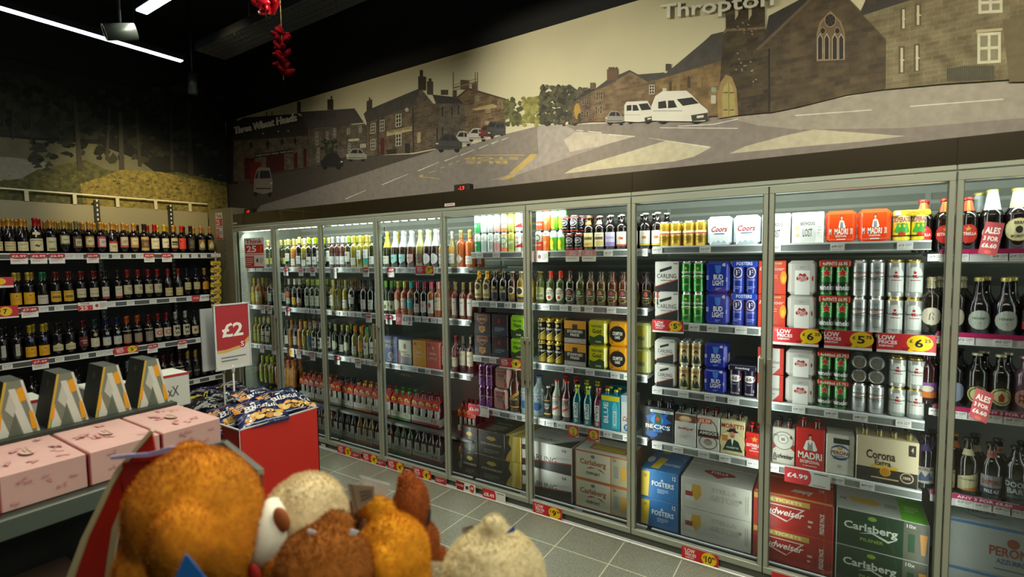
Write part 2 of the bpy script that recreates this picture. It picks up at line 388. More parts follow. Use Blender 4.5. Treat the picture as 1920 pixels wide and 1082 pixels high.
def carton(key, desc, w, d, h, col, fc=(), tc=(), sc=(), name='beer_box', cat='box', necks=None, bev=.003, handle=False, tcol=None, shape=None):
    b = MB()
    if shape == 'shrink':     # film over four cans: rounded upright corners
        b.box(-w/2, -d/2, 0, w/2, d/2, h, mat(col, .25, 0, .5), min(w*.13, .02))
    else: b.box(-w/2, -d/2, 0, w/2, d/2, h, mat(col, .42, 0, .15), bev)
    if tcol: b.box(-w/2+bev, -d/2+bev, h-.001, w/2-bev, d/2-bev, h+.0004, mat(tcol, .45))
    iw = w*(.76 if shape == 'shrink' else .985)
    b.art(art(fc, iw, h*.98), front(0, -d/2, h/2)); b.art(art(tc, w*.97, d*.97), topf(0, 0, h+.0004)); b.art(art(sc, d*.9, h*.97), sideX(w/2, 0, h/2)); b.art(art(sc, d*.9, h*.97), sideNX(-w/2, 0, h/2))
    parts = [(name, b.mesh(name), None)]
    if necks:     # (count, cap colour, glass)
        n, cc, gc = necks
        for j in range(2):
            for i in range(n):
                q = MB(); x = (i-(n-1)/2)*w/n*.95; y = -d*.24+j*d*.48; q.lathe([(.021, h*.88), (.0135, h+.012), (.0135, h+.03)], mat(gc, .15, 0, .5), 12); q.lathe([(.015, h+.027), (.015, h+.034), (.013, h+.038)], mat(cc, .35, .4), 12, cap1=True)
                q.v = [(vx+x, vy+y, vz) for vx, vy, vz in q.v]; parts.append(('bottle_neck', q.mesh('bottle_neck'), 0))
    if handle:
        q = MB(); q.box(-w*.5, -.004, h-.01, w*.5, .004, h+.055, mat(col, .5), .002); q.art(art([('r', -.25, -.25, .25, .25, '181410')], w, .05), front(0, -.004, h+.028)); parts.append(('carry_handle', q.mesh('carry_handle'), 0))
    p = Proto(name, cat, desc, parts); p.h = h; p.r = w/2; p.d = d; PR[key] = p
YF = .128
def put(key, us, z, where, rows=1, tiers=1, dy=None, y=None, tierh=None, row0=0, rot=0):
    """stand copies of a prototype on a cooler shelf at the given picture columns"""
    p = PR[key]; d = getattr(p, 'd', None) or 2*(p.r if p.cat == 'bottle' or p.cat == 'can' else .0345*2)
    for u in us:
        for j in range(rows):
            yy = (y if y is not None else YF+d/2)+j*(dy or d*1.04); x = xat(u, (y if y is not None else YF+d/2)-d/2, z+p.h/2)
            for t in range(tiers):
                drop = [i for i, q in enumerate(p.parts) if i and q[0] == 'label'] if j > 1 else ()
                inst(p, (x+(.034*(j % 2) if p.cat == 'bottle' else 0), yy, z+.001+t*((tierh or p.h)+.001)), rot+RN.uniform(-.03, .03)*(0 if p.cat == 'box' else 1), where, key=x, row=(row0+j if t == 0 else 10+min(j, 1)), drop=drop)
def wspan(u0, u1, z, y=YF): return xat(u1, y, z)-xat(u0, y, z)
def putbox(key, desc, u0, u1, z, h, d, col, fc=(), tc=(), sc=(), where='', tiers=1, rows=1, y=YF, zt=None, **k):
    w = wspan(u0, u1, z+h/2, y)-.004; carton(key, desc, w, d, h, col, fc, tc, sc, **k)
    x = xat((u0+u1)/2, y, z+h/2); p = PR[key]
    x = (xat(u0, y, z+h/2)+xat(u1, y, z+h/2))/2
    for j in range(rows):
        for t in range(tiers): inst(p, (x, y+d/2+j*(d+.006), z+.001+t*(h+.0012)), 0, where, key=x, row=(j if t == 0 else 10+min(j, 1)))
# shelf heights
ZA = (1.74, 1.325, .89); ZB = ZA; ZC = (1.855, 1.48, 1.05, .643); ZD = (1.868, 1.40, .985, .632); ZE = (1.81, 1.42, 1.066, .642); DECK = .055
RD, WH, BK, YL, GR, CR = 'C41E22', 'EDEBE2', '151412', 'EFC51C', '1F6B2E', 'E4DDC2'
# ---------------- lager cooler
w = 'lager cooler top shelf'
canpack('gold', 'pack of gold lager cans', .0345, .153, 'C9A53C', [('r', -.5, -.02, .5, .16, 'E7D8B4'), ('r', -.5, .0, .5, .06, 'B8412A'), ('e', 0, .3, .18, .09, '9A7A22'), ('t', 'PREMIUM', 0, -.14, .06, '6A4E14', .6), ('l', -.3, -.3, .3, -.2, 2, '6A4E14')], metal=.6)
put('gold', [1254, 1300.5], ZD[0], w, 2)
coors = [('r', -.5, -.5, .5, .5, 'EEF2F4'), ('p', [(-.5, -.5), (-.3, -.36), (-.2, -.42), (-.05, -.33), (.1, -.42), (.25, -.34), (.5, -.5)], 'A9BCC6'), ('t', 'Coors', 0, .06, .2, 'A01410', .86, .026, .25),
         ('p', [(-.12, .2), (-.02, .3), (.03, .25), (.1, .32), (.2, .2)], 'B7C6CE'), ('r', -.28, -.12, .28, -.09, '2B5A94'), ('r', -.5, .42, .5, .5, 'BFE0EA')]
for i, (a, b) in enumerate(((1325.5, 1372.5), (1374, 1426))): putbox('coors', 'white four-can lager pack with red script', a, b, ZD[0], .168, .14, 'D6E4EA', coors, (), [('t', 'Coors', 0, .06, .15, 'B5231F', .7, .01, .25)], w, shape='shrink', name='beer_can_pack', cat='can pack')
bd = [('p', [(-.38, -.1), (-.26, -.06), (-.28, .1), (-.4, .06)], 'CFC89A'), ('p', [(-.36, -.32), (-.25, -.28), (-.27, -.14), (-.38, -.18)], 'CFC89A'), ('p', [(-.22, -.5), (-.22, .26), (-.15, .36), (.17, .36), (.24, .26), (.24, -.5)], 'D5D6D2'),
      ('t', 'BREWDOG', 0, .14, .12, '2A2A28', .46), ('t', 'LOST', .0, -.16, .26, '4C4A3C', .3, .01), ('r', .34, -.3, .345, .3, 'B8B8B8'), ('l', .3, -.2, .42, .2, 4, 'D8D8D8')]
for i, (a, b) in enumerate(((1428, 1483), (1484, 1545.5))): putbox('lost', 'white lager carton printed with a silver can', a, b, ZD[0], .165, .13, 'EDEEEC', bd, (), (), w)
mad = [('t', 'MADRI', .02, -.16, .19, 'F2EDE2', .56, .03), ('t', 'M', -.44, -.16, .19, 'F2EDE2', .1, .03), ('t', 'DR', .45, -.16, .19, 'F2EDE2', .1, .03), ('t', 'EXCEPCIONAL', .02, -.31, .06, 'F2EDE2', .46), ('l', -.16, -.44, .2, -.38, 1, 'F2EDE2'), ('e', .03, .29, .06, .075, '3A2A20'), ('e', .03, .27, .04, .05, 'D9A07A'),
       ('p', [(-.1, -.03), (-.05, .18), (.03, .21), (.12, .17), (.2, -.02), (.14, -.06), (-.05, -.06)], 'E9E4DA'), ('p', [(-.03, -.05), (-.02, .19), (.03, .12), (.09, .18), (.1, -.05)], '7D8A8C')]
for a, b in ((1546.5, 1607.3), (1608, 1672)): putbox('madri', 'orange-red four-can lager pack with man figure', a, b, ZD[0], .165, .14, 'E2461A', mad, (), mad[:1], w, shape='shrink', name='beer_can_pack', cat='can pack')
despc = [('r', -.5, -.5, .5, .5, 'E3CF2E'), ('r', -.5, .16, .5, .4, 'D8CFA0'), ('t', 'DESPERADOS', 0, .27, .2, '8A1E1E', .92, .03), ('p', [(-.4, -.2), (-.2, .12), (-.1, -.05), (0, .14), (.1, -.05), (.2, .12), (.4, -.2), (0, -.3)], '3E9A3C'), ('t', 'ORIGINAL', 0, .1, .08, '1D6B34', .6), ('e', 0, -.28, .18, .08, 'C33A1E'), ('r', -.5, -.38, .5, -.32, '1E1A14')]
canpack('desp', 'yellow tequila beer cans in yellow carrier', .0355, .15, 'E3CF2E', despc, wrap='E8D32C', wcmds=[('t', 'DESPERADOS', .1, 0, .5, '8A3A1E', .5), ('r', -.45, -.3, -.3, .4, 'C9DDE8')], metal=.1)
put('desp', [1709], ZD[0], w, 1)
w = 'lager cooler second shelf'
carl = [('p', [(-.3, .24), (.22, .36), (.22, .26), (-.3, .14)], '26201E'), ('t', 'CARLING', 0, 0.02, .15, '1A1A1A', .84, .0), ('t', 'BRITISH LAGER', 0, -.13, .035, '333333', .5), ('p', [(-.5, -.5), (-.5, -.36), (.5, -.1), (.5, -.5)], '242424'), ('p', [(-.5, -.36), (.5, -.1), (.5, -.07), (-.5, -.33)], 'B8402C'), ('t', '4x568', .4, .44, .05, '333333', .2)]
putbox('carl4', 'grey-white four-can lager carton with black stripe', 1227.5, 1272, ZD[1], .187, .14, 'D9D7D0', carl, (), carl[1:2], w, tiers=2)
cg = [('p', [(-.5, .12), (-.3, .06), (.1, .1), (.5, .04), (.5, 0), (.1, .06), (-.3, .01), (-.5, .08)], 'E9EDE6'), ('t', 'Carlsberg', 0, .2, .13, 'EEF1EA', 1.05, .03), ('t', 'PILSNER', 0, .0, .06, 'B7D24A', .62), ('e', 0, .35, .1, .05, 'C6C24A'), ('l', -.2, -.3, .2, -.22, 2, 'BFD8B0')]
canpack('cgreen', 'green pilsner cans joined in pairs', .0345, .187, '2E8B35', cg, metal=.4)
put('cgreen', [1296.5], ZD[1], w, 1, 2)
bl = [('t', '48', .34, .39, .11, 'E8EAF4', .18, .03), ('t', 'BUD', .05, .0, .17, 'EDEFF8', .5, .05), ('t', 'LIGHT', .05, -.19, .17, 'EDEFF8', .6, .05), ('p', [(-.14, .38), (.22, .38), (.16, .14), (.04, .1), (-.08, .14)], '3E7AD6'), ('t', 'BUD', -.52, -.02, .15, 'EDEFF8', .12, .04), ('l', -.1, -.42, .2, -.34, 2, '93A6E0'), ('t', 'U', .5, -.08, .13, 'EDEFF8', .06, .04)]
putbox('budl', 'blue four-can light lager pack', 1321, 1368, ZD[1], .187, .14, '2138A8', bl, (), bl[1:3], w, tiers=2, shape='shrink', name='beer_can_pack', cat='can pack')
fo = [('e', 0, .2, .3, .19, 'E9EAF0'), ('e', 0, .2, .26, .165, 'B33A34'), ('e', 0, .2, .24, .15, '182868'), ('t', 'F', 0, .2, .19, 'F0F0F4', .2, .04), ('t', 'FOSTERS', 0, -.06, .06, '9FB0E6', .5), ('l', -.25, -.4, .25, -.28, 2, '8FA2DC')]
canpack('fost', 'blue lager cans with F badge, blue carrier', .0345, .187, '2A3FA6', fo, wrap='2446B8', wcmds=[('t', 'FOSTERS', 0, .05, .5, 'EEF2FA', .6)], metal=.3)
put('fost', [1394.5], ZD[1], w, 1, 2)
bo = [('t', 'Budweiser', 0, .27, .11, 'F7E9D8', .9, .0, .3), ('p', [(-.3, -.05), (0, .2), (.25, -.05), (0, -.3)], 'F04A20'), ('r', -.35, .4, .35, .46, 'D9A868'), ('e', .42, .0, .12, .2, 'F29A28'), ('e', .42, -.05, .06, .1, 'F7C23A'), ('l', -.2, -.1, .2, .1, 3, 'F7B890'), ('t', 'KING', -.1, -.32, .08, 'F7E9D8', .3)]
putbox('budo', 'orange-red four-can lager pack with gold ball', 1420.5, 1473, ZD[1], .187, .14, 'E4401C', bo, (), (), w, tiers=2)
st = [('r', -.32, -.5, .36, .22, 'ECEAE4'), ('r', -.32, .24, .36, .4, 'B9B7B0'), ('e', 0.02, -.02, .28, .09, 'A8231F'), ('p', [(-.2, .02), (-.1, .14), (.02, .1), (.14, .14), (.24, .02)], 'A8231F'), ('t', 'STELLA', .02, .02, .08, 'F4EFE6', .4, .02), ('t', 'ARTOIS', .02, -.07, .07, 'F4EFE6', .4, .02), ('l', -.1, .28, .16, .34, 2, '8C8A82'), ('e', .48, -.02, .04, .08, 'A8231F')]
putbox('stel', 'white four-can lager carton with red cartouche', 1474.5, 1530.5, ZD[1], .187, .14, 'C9C7BF', st, (), st[2:6], w, tiers=2, shape='shrink', name='beer_can_pack', cat='can pack')
def hk(top): return [('s', 0, .2, .19, 'F2F2EE'), ('s', 0, .2, .165, 'C8321E'), ('r', -.5, -.44, .5, -.1, '16301C'), ('t', 'Heineken', 0, -.27, .19, 'F2F2EE', 1.25, .04)]
canpack('hein', 'green star lager cans, price flashed red carrier', .0345, .187, '2A7B2E', hk(1), wrap='C83A1E', wcmds=[('t', '4xPINTS £6.95', 0, -.0, .5, 'F5F0E4', .8, .03)], metal=.3)
put('hein', [1563.5], ZD[1], w, 1, 2)
ce = [('t', 'Carlsberg', 0, .21, .12, '7C4A38', 1.05, .02), ('p', [(-.5, .1), (-.2, .06), (.5, .13), (.5, .1), (-.1, .03), (-.5, .06)], '8C5A40'), ('t', 'EXPORT', 0, -.0, .07, '2C4A50', .6, .03), ('l', -.25, -.09, .25, -.05, 1, '56666A'), ('e', 0, .37, .1, .05, '6A8A90'), ('l', -.15, -.36, .15, -.32, 1, '56666A')]
canpack('cexp', 'silver export lager cans in a pack', .0355, .187, 'B9BEBC', ce, metal=.5)
put('cexp', [1626.5], ZD[1], w, 1, 2)
sm = [('e', 0, .1, .42, .3, 'D6D8D2'), ('r', -.42, -.4, .42, .1, 'D6D8D2'), ('t', 'SanMiguel', 0, .1, .09, '2E3C44', .85, .02, .15), ('t', 'M', .0, .1, .11, 'B8241E', .14, .03, .1), ('l', -.2, -.04, .25, .01, 1, '8A3A30'), ('e', 0, .22, .06, .04, 'B8241E'), ('l', -.3, -.4, .3, -.36, 1, '77857F')]
canpack('smig', 'silver lager cans with gold rims', .0365, .187, 'BABFBA', sm, metal=.5, rimcol='CDB56A')
put('smig', [1694.5], ZD[1], w, 1, 2)
w = 'lager cooler third shelf'
putbox('carls', 'small four-can lager shrink pack, black base', 1225.5, 1268, ZD[2], .15, .14, 'D5D3CC', carl, (), carl[1:2], w, tiers=2, shape='shrink', name='beer_can_pack', cat='can pack')
mo = [('t', 'MORETTI', 0, .33, .14, 'A3241C', 1.1, .04), ('e', 0, .1, .17, .04, '1C1A16'), ('p', [(-.1, .1), (-.08, .2), (.1, .2), (.12, .1)], '1C1A16'), ('e', .0, .03, .085, .09, 'C98F68'), ('p', [(-.3, -.42), (-.16, -.1), (0, -.05), (.2, -.12), (.34, -.42)], '23332A'), ('p', [(-.04, -.06), (.04, -.06), (.0, -.25)], 'E8E4D4'), ('r', -.3, -.18, -.14, -.02, 'D2812A'), ('r', -.3, -.02, -.14, .02, 'F0EAD8')]
canpack('more', 'cream moustache-man lager cans in a pack', .0345, .15, 'C8B97E', mo, metal=.2)
put('more', [1292.5], ZD[2], w, 1, 2)
putbox('budls', 'short blue four-can light lager pack', 1318, 1362.5, ZD[2], .15, .14, '24329E', bl, (), bl[1:3], w, tiers=2, shape='shrink', name='beer_can_pack', cat='can pack')
kr = [('e', 0, .12, .36, .13, 'E6E0DC'), ('t', '1664', 0, .12, .15, '241A34', .62, .02, .15), ('p', [(-.45, .3), (-.3, .2), (-.36, .02)], '8A2A2A'), ('p', [(.45, .3), (.3, .2), (.36, .02)], '8A2A2A'), ('l', -.15, -.12, .15, -.06, 2, 'A8A0B4'), ('t', '6', 0.25, -.3, .13, 'B8B0C4', .08), ('t', 'Pint Can', 0, -.42, .06, 'D8D0DC', .5)]
canpack('kron', 'dark plum lager cans with white oval badges', .037, .187, '221A34', kr, wrap='1E1830', wcmds=[('t', 'Kronenbourg', 0, -.05, .45, 'E8E4EC', .5, .02, .2)], metal=.25)
put('kron', [1391], ZD[2], w, 2, 1)
bw = [('r', -.5, -.5, .5, .5, 'D6D3CC'), ('p', [(-.5, .5), (-.1, .5), (-.5, .1)], 'C22A20'), ('p', [(.5, -.5), (.1, -.5), (.5, -.1)], 'C22A20'), ('t', 'Budweiser', 0, -.02, .13, '24201C', .8, .0, .3), ('e', -.1, .28, .14, .12, 'B9B5AA'), ('r', .36, -.5, .5, .5, 'C93020'), ('l', -.2, -.3, .2, -.2, 2, '77706A')]
putbox('budw', 'silver and red four-can lager pack', 1419, 1469, ZD[2], .15, .14, 'C22A20', bw, (), (), w, tiers=2)
putbox('stels', 'short four-can lager carton with red cartouche', 1471, 1529, ZD[2], .15, .14, 'C9C7BF', st, (), st[2:6], w, tiers=2, shape='shrink', name='beer_can_pack', cat='can pack')
canpack('heins', 'short green star cans, red price carrier', .0345, .15, '2A7B2E', hk(1), wrap='C83A1E', wcmds=[('t', '4x440ml £5.75', 0, 0, .55, 'F5F0E4', .85, .03)], metal=.3)
put('heins', [1560.5], ZD[2], w, 1, 2)
canpack('cexps', 'short silver export cans in a pack', .0355, .15, 'B9BEBC', ce, metal=.5)
put('cexps', [1626.5], ZD[2], w, 1, 1)
# the upper export pack lies on its back, lids to the front
p_ = PR['cexps']; q_ = Proto(p_.name, p_.cat, 'export can pack lying on its back, lids forward', p_.parts)
inst(q_, (xat(1626.5, .15, 1.2), YF+.15, ZD[2]+.153+.071), 0, w).rotation_euler = (math.radians(90), 0, 0)
canpack('smigs', 'short silver lager cans with gold rims', .0365, .15, 'BABFBA', sm, metal=.5, rimcol='CDB56A')
put('smigs', [1699.5], ZD[2], w, 1, 2)
w = 'lager cooler fourth shelf'
def star_burst(col): return [('p', [(-.1, -.05), (-.42, .2), (-.2, .28), (-.3, .44), (-.04, .3), (.06, .46), (.14, .3), (.36, .4), (.26, .22), (.46, .1), (.2, 0), (.4, -.2), (.1, -.1), (0, -.3)], col)]
putbox('becks', 'black six-bottle pack with blue burst', 1204, 1263.5, ZD[3], .215, .13, '15171C', star_burst('1B5AA8')+star_burst('3F8ED0')[:0]+[('e', -.02, .12, .2, .16, '3F93D6'), ('p', [(-.1, .0), (-.1, .2), (-.04, .32), (-.04, .46), (.06, .46), (.06, .32), (.12, .2), (.12, .0)], '2A5A30'), ('e', .0, .16, .07, .06, 'C8332A'), ('r', -.24, .36, .5, .44, 'D9D9D6'), ('t', 'ALCOHOL-FREE', .12, .4, .05, '15171C', .6), ('t', "BECK'S", .0, -.08, .13, 'F2F2F0', .8, .03), ('t', 'BLUE', .0, -.2, .07, '6FA8E0', .3), ('e', -.2, -.32, .2, .1, '1B5AA8'), ('r', -.47, .26, -.3, .46, '2A2C30')], necks=(3, '22242A', '1A1410'), where=w, name='beer_bottle_pack', cat='bottle pack')
putbox('smp', 'white four-bottle pack with WIN flash', 1264.5, 1305.5, ZD[3], .2, .13, 'DAD8D0', [('r', -.5, .26, .5, .5, '6A4A34'), ('e', 0, .36, .3, .1, 'E0B070'), ('t', 'WIN', 0, .38, .1, 'F4F0E8', .35, .03), ('t', 'SanMiguel', 0, .04, .1, 'A8302A', .7, .02, .2), ('c', 0, -.02, .16, 'D0CDC4'), ('t', 'SanMiguel', 0, .04, .1, 'A8302A', .7, .02, .2), ('l', -.25, -.26, .25, -.16, 2, 'B0AEA6')], necks=(2, '24382C', '2A2418'), where=w, name='beer_bottle_pack', cat='bottle pack')
putbox('amig', 'cream tequila beer pack with £5.29 flash', 1306.5, 1349.5, ZD[3], .205, .13, 'DCD7C8', [('e', 0, .12, .42, .3, '57504A'), ('e', 0, .12, .38, .27, 'DCD7C8'), ('e', 0, -.27, .42, .22, '57504A'), ('e', 0, -.27, .38, .19, 'DCD7C8'), ('e', 0, -.27, .2, .1, 'A89E90'), ('r', -.47, -.09, .47, .08, '2A2620'), ('t', 'AMIGOS', 0, .01, .1, 'EFEADC', .8, .04), ('r', -.47, -.13, .47, -.09, '7A2A2E'), ('t', 'BEER', 0, -.2, .05, 'B0602A', .2), ('r', -.5, .3, .16, .44, 'E0542A'), ('t', '£5.29', -.16, .37, .1, 'F8F2E4', .5, .03)], necks=(2, '5A1E1C', '3A2418'), where=w, name='beer_bottle_pack', cat='bottle pack')
putbox('morp', 'cream four-bottle pack with man in hat', 1350.5, 1396.5, ZD[3], .205, .13, 'D8CC9C', [('t', 'MORETTI', 0, .34, .13, 'A3241C', .96, .05), ('c', .0, -.15, .36, 'D2A93E'), ('c', 0, -.15, .345, 'DDD0A2'), ('e', 0, .18, .26, .035, '1C1A16'), ('p', [(-.16, .18), (-.12, .27), (.12, .27), (.16, .18)], '1C1A16'), ('e', 0, .08, .11, .1, 'C98F68'), ('r', -.07, .03, .07, .05, '5A3A20'), ('p', [(-.4, -.4), (-.2, -.08), (0, -.03), (.25, -.1), (.44, -.4)], '20382C'), ('p', [(-.06, -.03), (.06, -.03), (0, -.25)], 'E8E4D4'), ('r', -.42, -.12, -.2, .06, 'D2812A'), ('r', -.42, .06, -.2, .1, 'F0EAD8'), ('t', 'MORETTI', .0, -.3, .05, 'E8E4D4', .5)], necks=(2, '1C1A16', '3A2418'), where=w, name='beer_bottle_pack', cat='bottle pack')
est = [('c', 0, .0, .42, 'A81C18'), ('c', 0, 0, .40, 'D8261E'), ('s', 0, .26, .13, 'D8A64A'), ('t', 'ESTRELLA', 0, .02, .12, 'F4EEE4', .9, .04), ('t', 'DAMM', 0, -.1, .06, 'F4EEE4', .3, .03), ('t', 'BARCELONA', 0, -.2, .05, 'F4EEE4', .55, .02)]
putbox('estp', 'red four-bottle pack with gold star', 1397.5, 1432, ZD[3], .15, .13, 'D8261E', est, necks=(2, 'D8261E', '2A1810'), where=w, name='beer_bottle_pack', cat='bottle pack')
putbox('budp', 'cream and silver four-bottle pack, red corners', 1447.5, 1491, ZD[3], .205, .13, 'CFC9B8', [('p', [(-.5, .1), (-.3, -.02), (-.5, -.12)], 'A8262A'), ('p', [(.5, .1), (.3, -.02), (.5, -.12)], 'A8262A'), ('c', -.02, .16, .26, '6C6A60'), ('c', -.02, .16, .24, 'CFCBBE'), ('c', -.02, .2, .13, '6C6A60'), ('c', -.02, .2, .115, 'D6D2C4'), ('t', 'BB', -.02, .2, .08, '2C2A26', .16), ('t', '100%', -.36, .3, .06, '2C2A26', .22), ('t', '4', .32, .28, .12, '2C2A26', .1), ('t', 'Budweiser', 0, -.28, .14, '1C1A18', .9, .02, .25), ('r', -.48, -.42, -.3, -.36, '6A6A66')], necks=(2, '3A3830', '5A2A1E'), where=w, name='beer_bottle_pack', cat='bottle pack')
putbox('madp', 'red four-bottle pack with waistcoated man', 1491.8, 1546.5, ZD[3], .225, .13, 'C4201C', [('e', 0, .32, .07, .06, '2A1E18'), ('e', 0, .28, .05, .055, 'D9A07A'), ('p', [(-.24, -.0), (-.14, .2), (0, .24), (.14, .2), (.26, .0), (.2, -.04), (-.18, -.04)], 'E9E4DA'), ('p', [(-.1, -.04), (-.08, .2), (0, .1), (.08, .2), (.1, -.04)], '8A8A82'), ('t', 'MADRI', 0, -.17, .17, 'F2EDE2', .86, .03), ('t', 'EXCEPCIONAL', 0, -.33, .08, 'F2EDE2', .7, .02), ('t', 'EL ALMA DE MADRID', 0, -.43, .03, 'F2EDE2', .5)], necks=(2, '7A1814', '2A1810'), where=w, name='beer_bottle_pack', cat='bottle pack')
per = [('e', 0, .06, .36, .2, '2A4A7E'), ('e', 0, .06, .36, .14, 'D9D7C8'), ('e', 0, .17, .1, .05, 'C29A52'), ('t', 'PERONI', 0, .05, .1, '8A3A26', .66, .03), ('t', 'NASTRO', 0, -.04, .04, '2A4A7E', .4, .02), ('t', 'AZZURRO', 0, -.1, .05, '2A4A7E', .5, .03)]
putbox('perp', 'cream handled beer pack with blue oval', 1548, 1602, ZD[3], .215, .13, 'D9D6C6', [('r', -.24, .28, .34, .42, '181410')]+per+[('l', -.08, -.34, .08, -.26, 2, 'B99A52')], where=w, name='beer_bottle_pack', cat='bottle pack')
putbox('coro', 'large cream and black bottle pack with crown', 1604.5, 1723.5, ZD[3], .235, .14, 'CDBE9C', [('r', -.5, -.5, .5, -.18, '1D1712'), ('t', 'Corona', -.1, .12, .2, '2E2418', .48, .05), ('t', 'Extra', -.06, -.05, .12, '2E2418', .26, .05), ('p', [(-.26, -.12), (-.22, -.18), (.16, -.18), (.2, -.12), (.1, -.1), (.06, -.14), (-.03, -.08), (-.12, -.14), (-.16, -.1)], 'D8A928'), ('c', -.02, -.24, .1, 'D8A020'), ('c', -.02, -.24, .085, 'B87E18'), ('c', .33, -.3, .12, 'C2B28C'), ('c', .33, -.3, .10, '2A221A'), ('t', '100%', .33, -.3, .06, 'D8C8A0', .12), ('r', .35, .2, .46, .44, '2A221A'), ('t', '4', .405, .34, .12, 'CDBE9C', .04), ('l', -.25, -.42, .2, -.36, 1, 'C2B28C')], necks=(4, '3A3428', '8A7A2A'), where=w, name='beer_bottle_pack', cat='bottle pack', y=YF-.01)
w = 'lager cooler bottom deck'
ff = [('p', [(-.5, -.46), (-.5, .42), (-.26, .42), (-.3, -.46)], 'E8C828'), ('t', 'FF', -.38, .25, .12, '8A5A1A', .08), ('t', "FOSTERS", .1, .04, .17, 'E8EDF4', .6, .03), ('l', -.05, -.28, .25, -.12, 3, 'B8D0E8'), ('t', '12', .4, .34, .14, 'EEF2F8', .09, .03), ('p', [(.04, .16), (.08, .24), (.12, .16)], 'E8EDF4')]
ft = [('p', [(-.28, -.4), (-.06, -.4), (0, .3), (-.22, .34)], 'E8C828'), ('t', "FOSTERS", .22, -.05, .14, 'E8EDF4', .44, .03), ('e', -.42, .1, .1, .2, 'DDE3EA'), ('t', '12', .46, .4, .1, 'EEF2F8', .05)]
putbox('foc', 'blue twelve-can lager case with glass', 1201, 1271.5, DECK, .19, .27, '1C6FB0', ff, ft, (), w, tiers=2, rows=2, zt=1)
sf = [('r', -.5, -.5, .5, .5, 'CBC8BC'), ('r', -.44, -.25, -.3, .28, 'D8D6CE'), ('p', [(-.34, .32), (-.21, .32), (-.2, 0), (-.26, -.2), (-.29, -.2), (-.35, 0)], 'D2A22A'), ('r', -.29, -.36, -.26, -.2, 'C9C2AC'), ('r', -.31, -.4, -.23, -.36, 'C9C2AC'), ('r', -.44, -.1, -.33, .06, '9A2A24'), ('t', 'STELLA', 0.13, .26, .14, 'B7B4A8', .36), ('t', 'ARTOIS', .13, 0, .2, 'B9B6AA', .42), ('t', '10', .36, .06, .1, '4A4842', .035, .02, 0), ('r', .43, -.3, .436, .3, '8A887C'), ('r', .46, -.3, .466, .3, '8A887C')]
stt = [('e', 0, .1, .24, .16, 'A8231F'), ('t', 'STELLA', 0, .12, .14, 'F4EFE6', .26, .03), ('p', [(-.12, -.04), (0, -.22), (.12, -.04)], 'A8231F')]
putbox('stc', 'pale grey ten-can lager case with chalice', 1276, 1408.5, DECK, .19, .25, 'CBC8BC', sf, stt, (), w, tiers=2, rows=2, zt=1)
bf = [('r', -.5, -.5, .5, .5, 'A31D18'), ('r', -.5, .3, .22, .46, 'B79A4A'), ('t', 'WIN TICKETS', -.16, .38, .09, 'E8DCA0', .56, .02), ('p', [(-.38, .22), (.12, .2), (-.06, -.2), (-.38, .02), (-.38, -.02), (-.07, -.24), (.16, .23), (-.38, .25)], 'D9C8BC'), ('t', 'Budweiser', -.12, .04, .2, 'F0E4DA', .54, .02, .3), ('t', 'FRIDGE PACK', .37, -.06, .055, 'E8DCD2', .6, .03, 0, math.pi/2), ('l', .2, -.3, .26, .0, 2, 'E0B0A0')]
bt = [('r', -.5, -.5, .5, -.42, 'D8B860'), ('t', 'Budweiser', .1, -.1, .16, 'F4E8DC', .4, .02, .3, math.pi), ('t', '10', .36, .2, .14, 'F4E8DC', .06)]
putbox('buc', 'red ten-can fridge pack case with gold band', 1411, 1562, DECK, .195, .25, 'D22A14', bf, bt, (), w, tiers=2, rows=2, tcol='DC3414')
gf = [('r', -.5, -.5, .24, .5, '173A20'), ('r', .24, -.5, .5, .5, '5C5E50'), ('t', 'Carlsberg', -.12, .06, .27, 'DCE6D4', .6, .05), ('p', [(-.25, -.1), (-.1, -.04), (.08, -.2), (.18, -.06), (.08, -.14), (-.1, -.0)], 'DCE6D4'), ('t', 'PILSNER', -.1, -.24, .09, '8AAE3A', .26, .02), ('e', -.1, .36, .05, .06, '8AAE3A'), ('r', .29, -.28, .36, .2, '1F4A2A'), ('p', [(.41, .24), (.49, .24), (.47, -.3), (.43, -.3)], 'C98A2A'), ('t', '10x', .32, .4, .1, 'DADCCB', .1)]
gt = [('r', .22, -.5, .5, .5, '6BC22A'), ('p', [(-.36, .12), (-.05, .14), (.02, .02), (-.05, -.12), (-.34, -.08)], 'DDA61E'), ('t', '10x', -.43, 0, .14, '4A4A42', .08), ('r', .05, -.1, .2, .1, 'A9ABA2'), ('l', .28, -.1, .44, .2, 3, 'C8E8A0')]
putbox('cgc', 'dark green ten-can pilsner case, green-white lid', 1565.5, 1740.5, DECK, .2, .27, 'C9CAC2', gf, gt, [('r', -.5, -.5, .5, .5, '173A20')], w, tiers=2, rows=2)
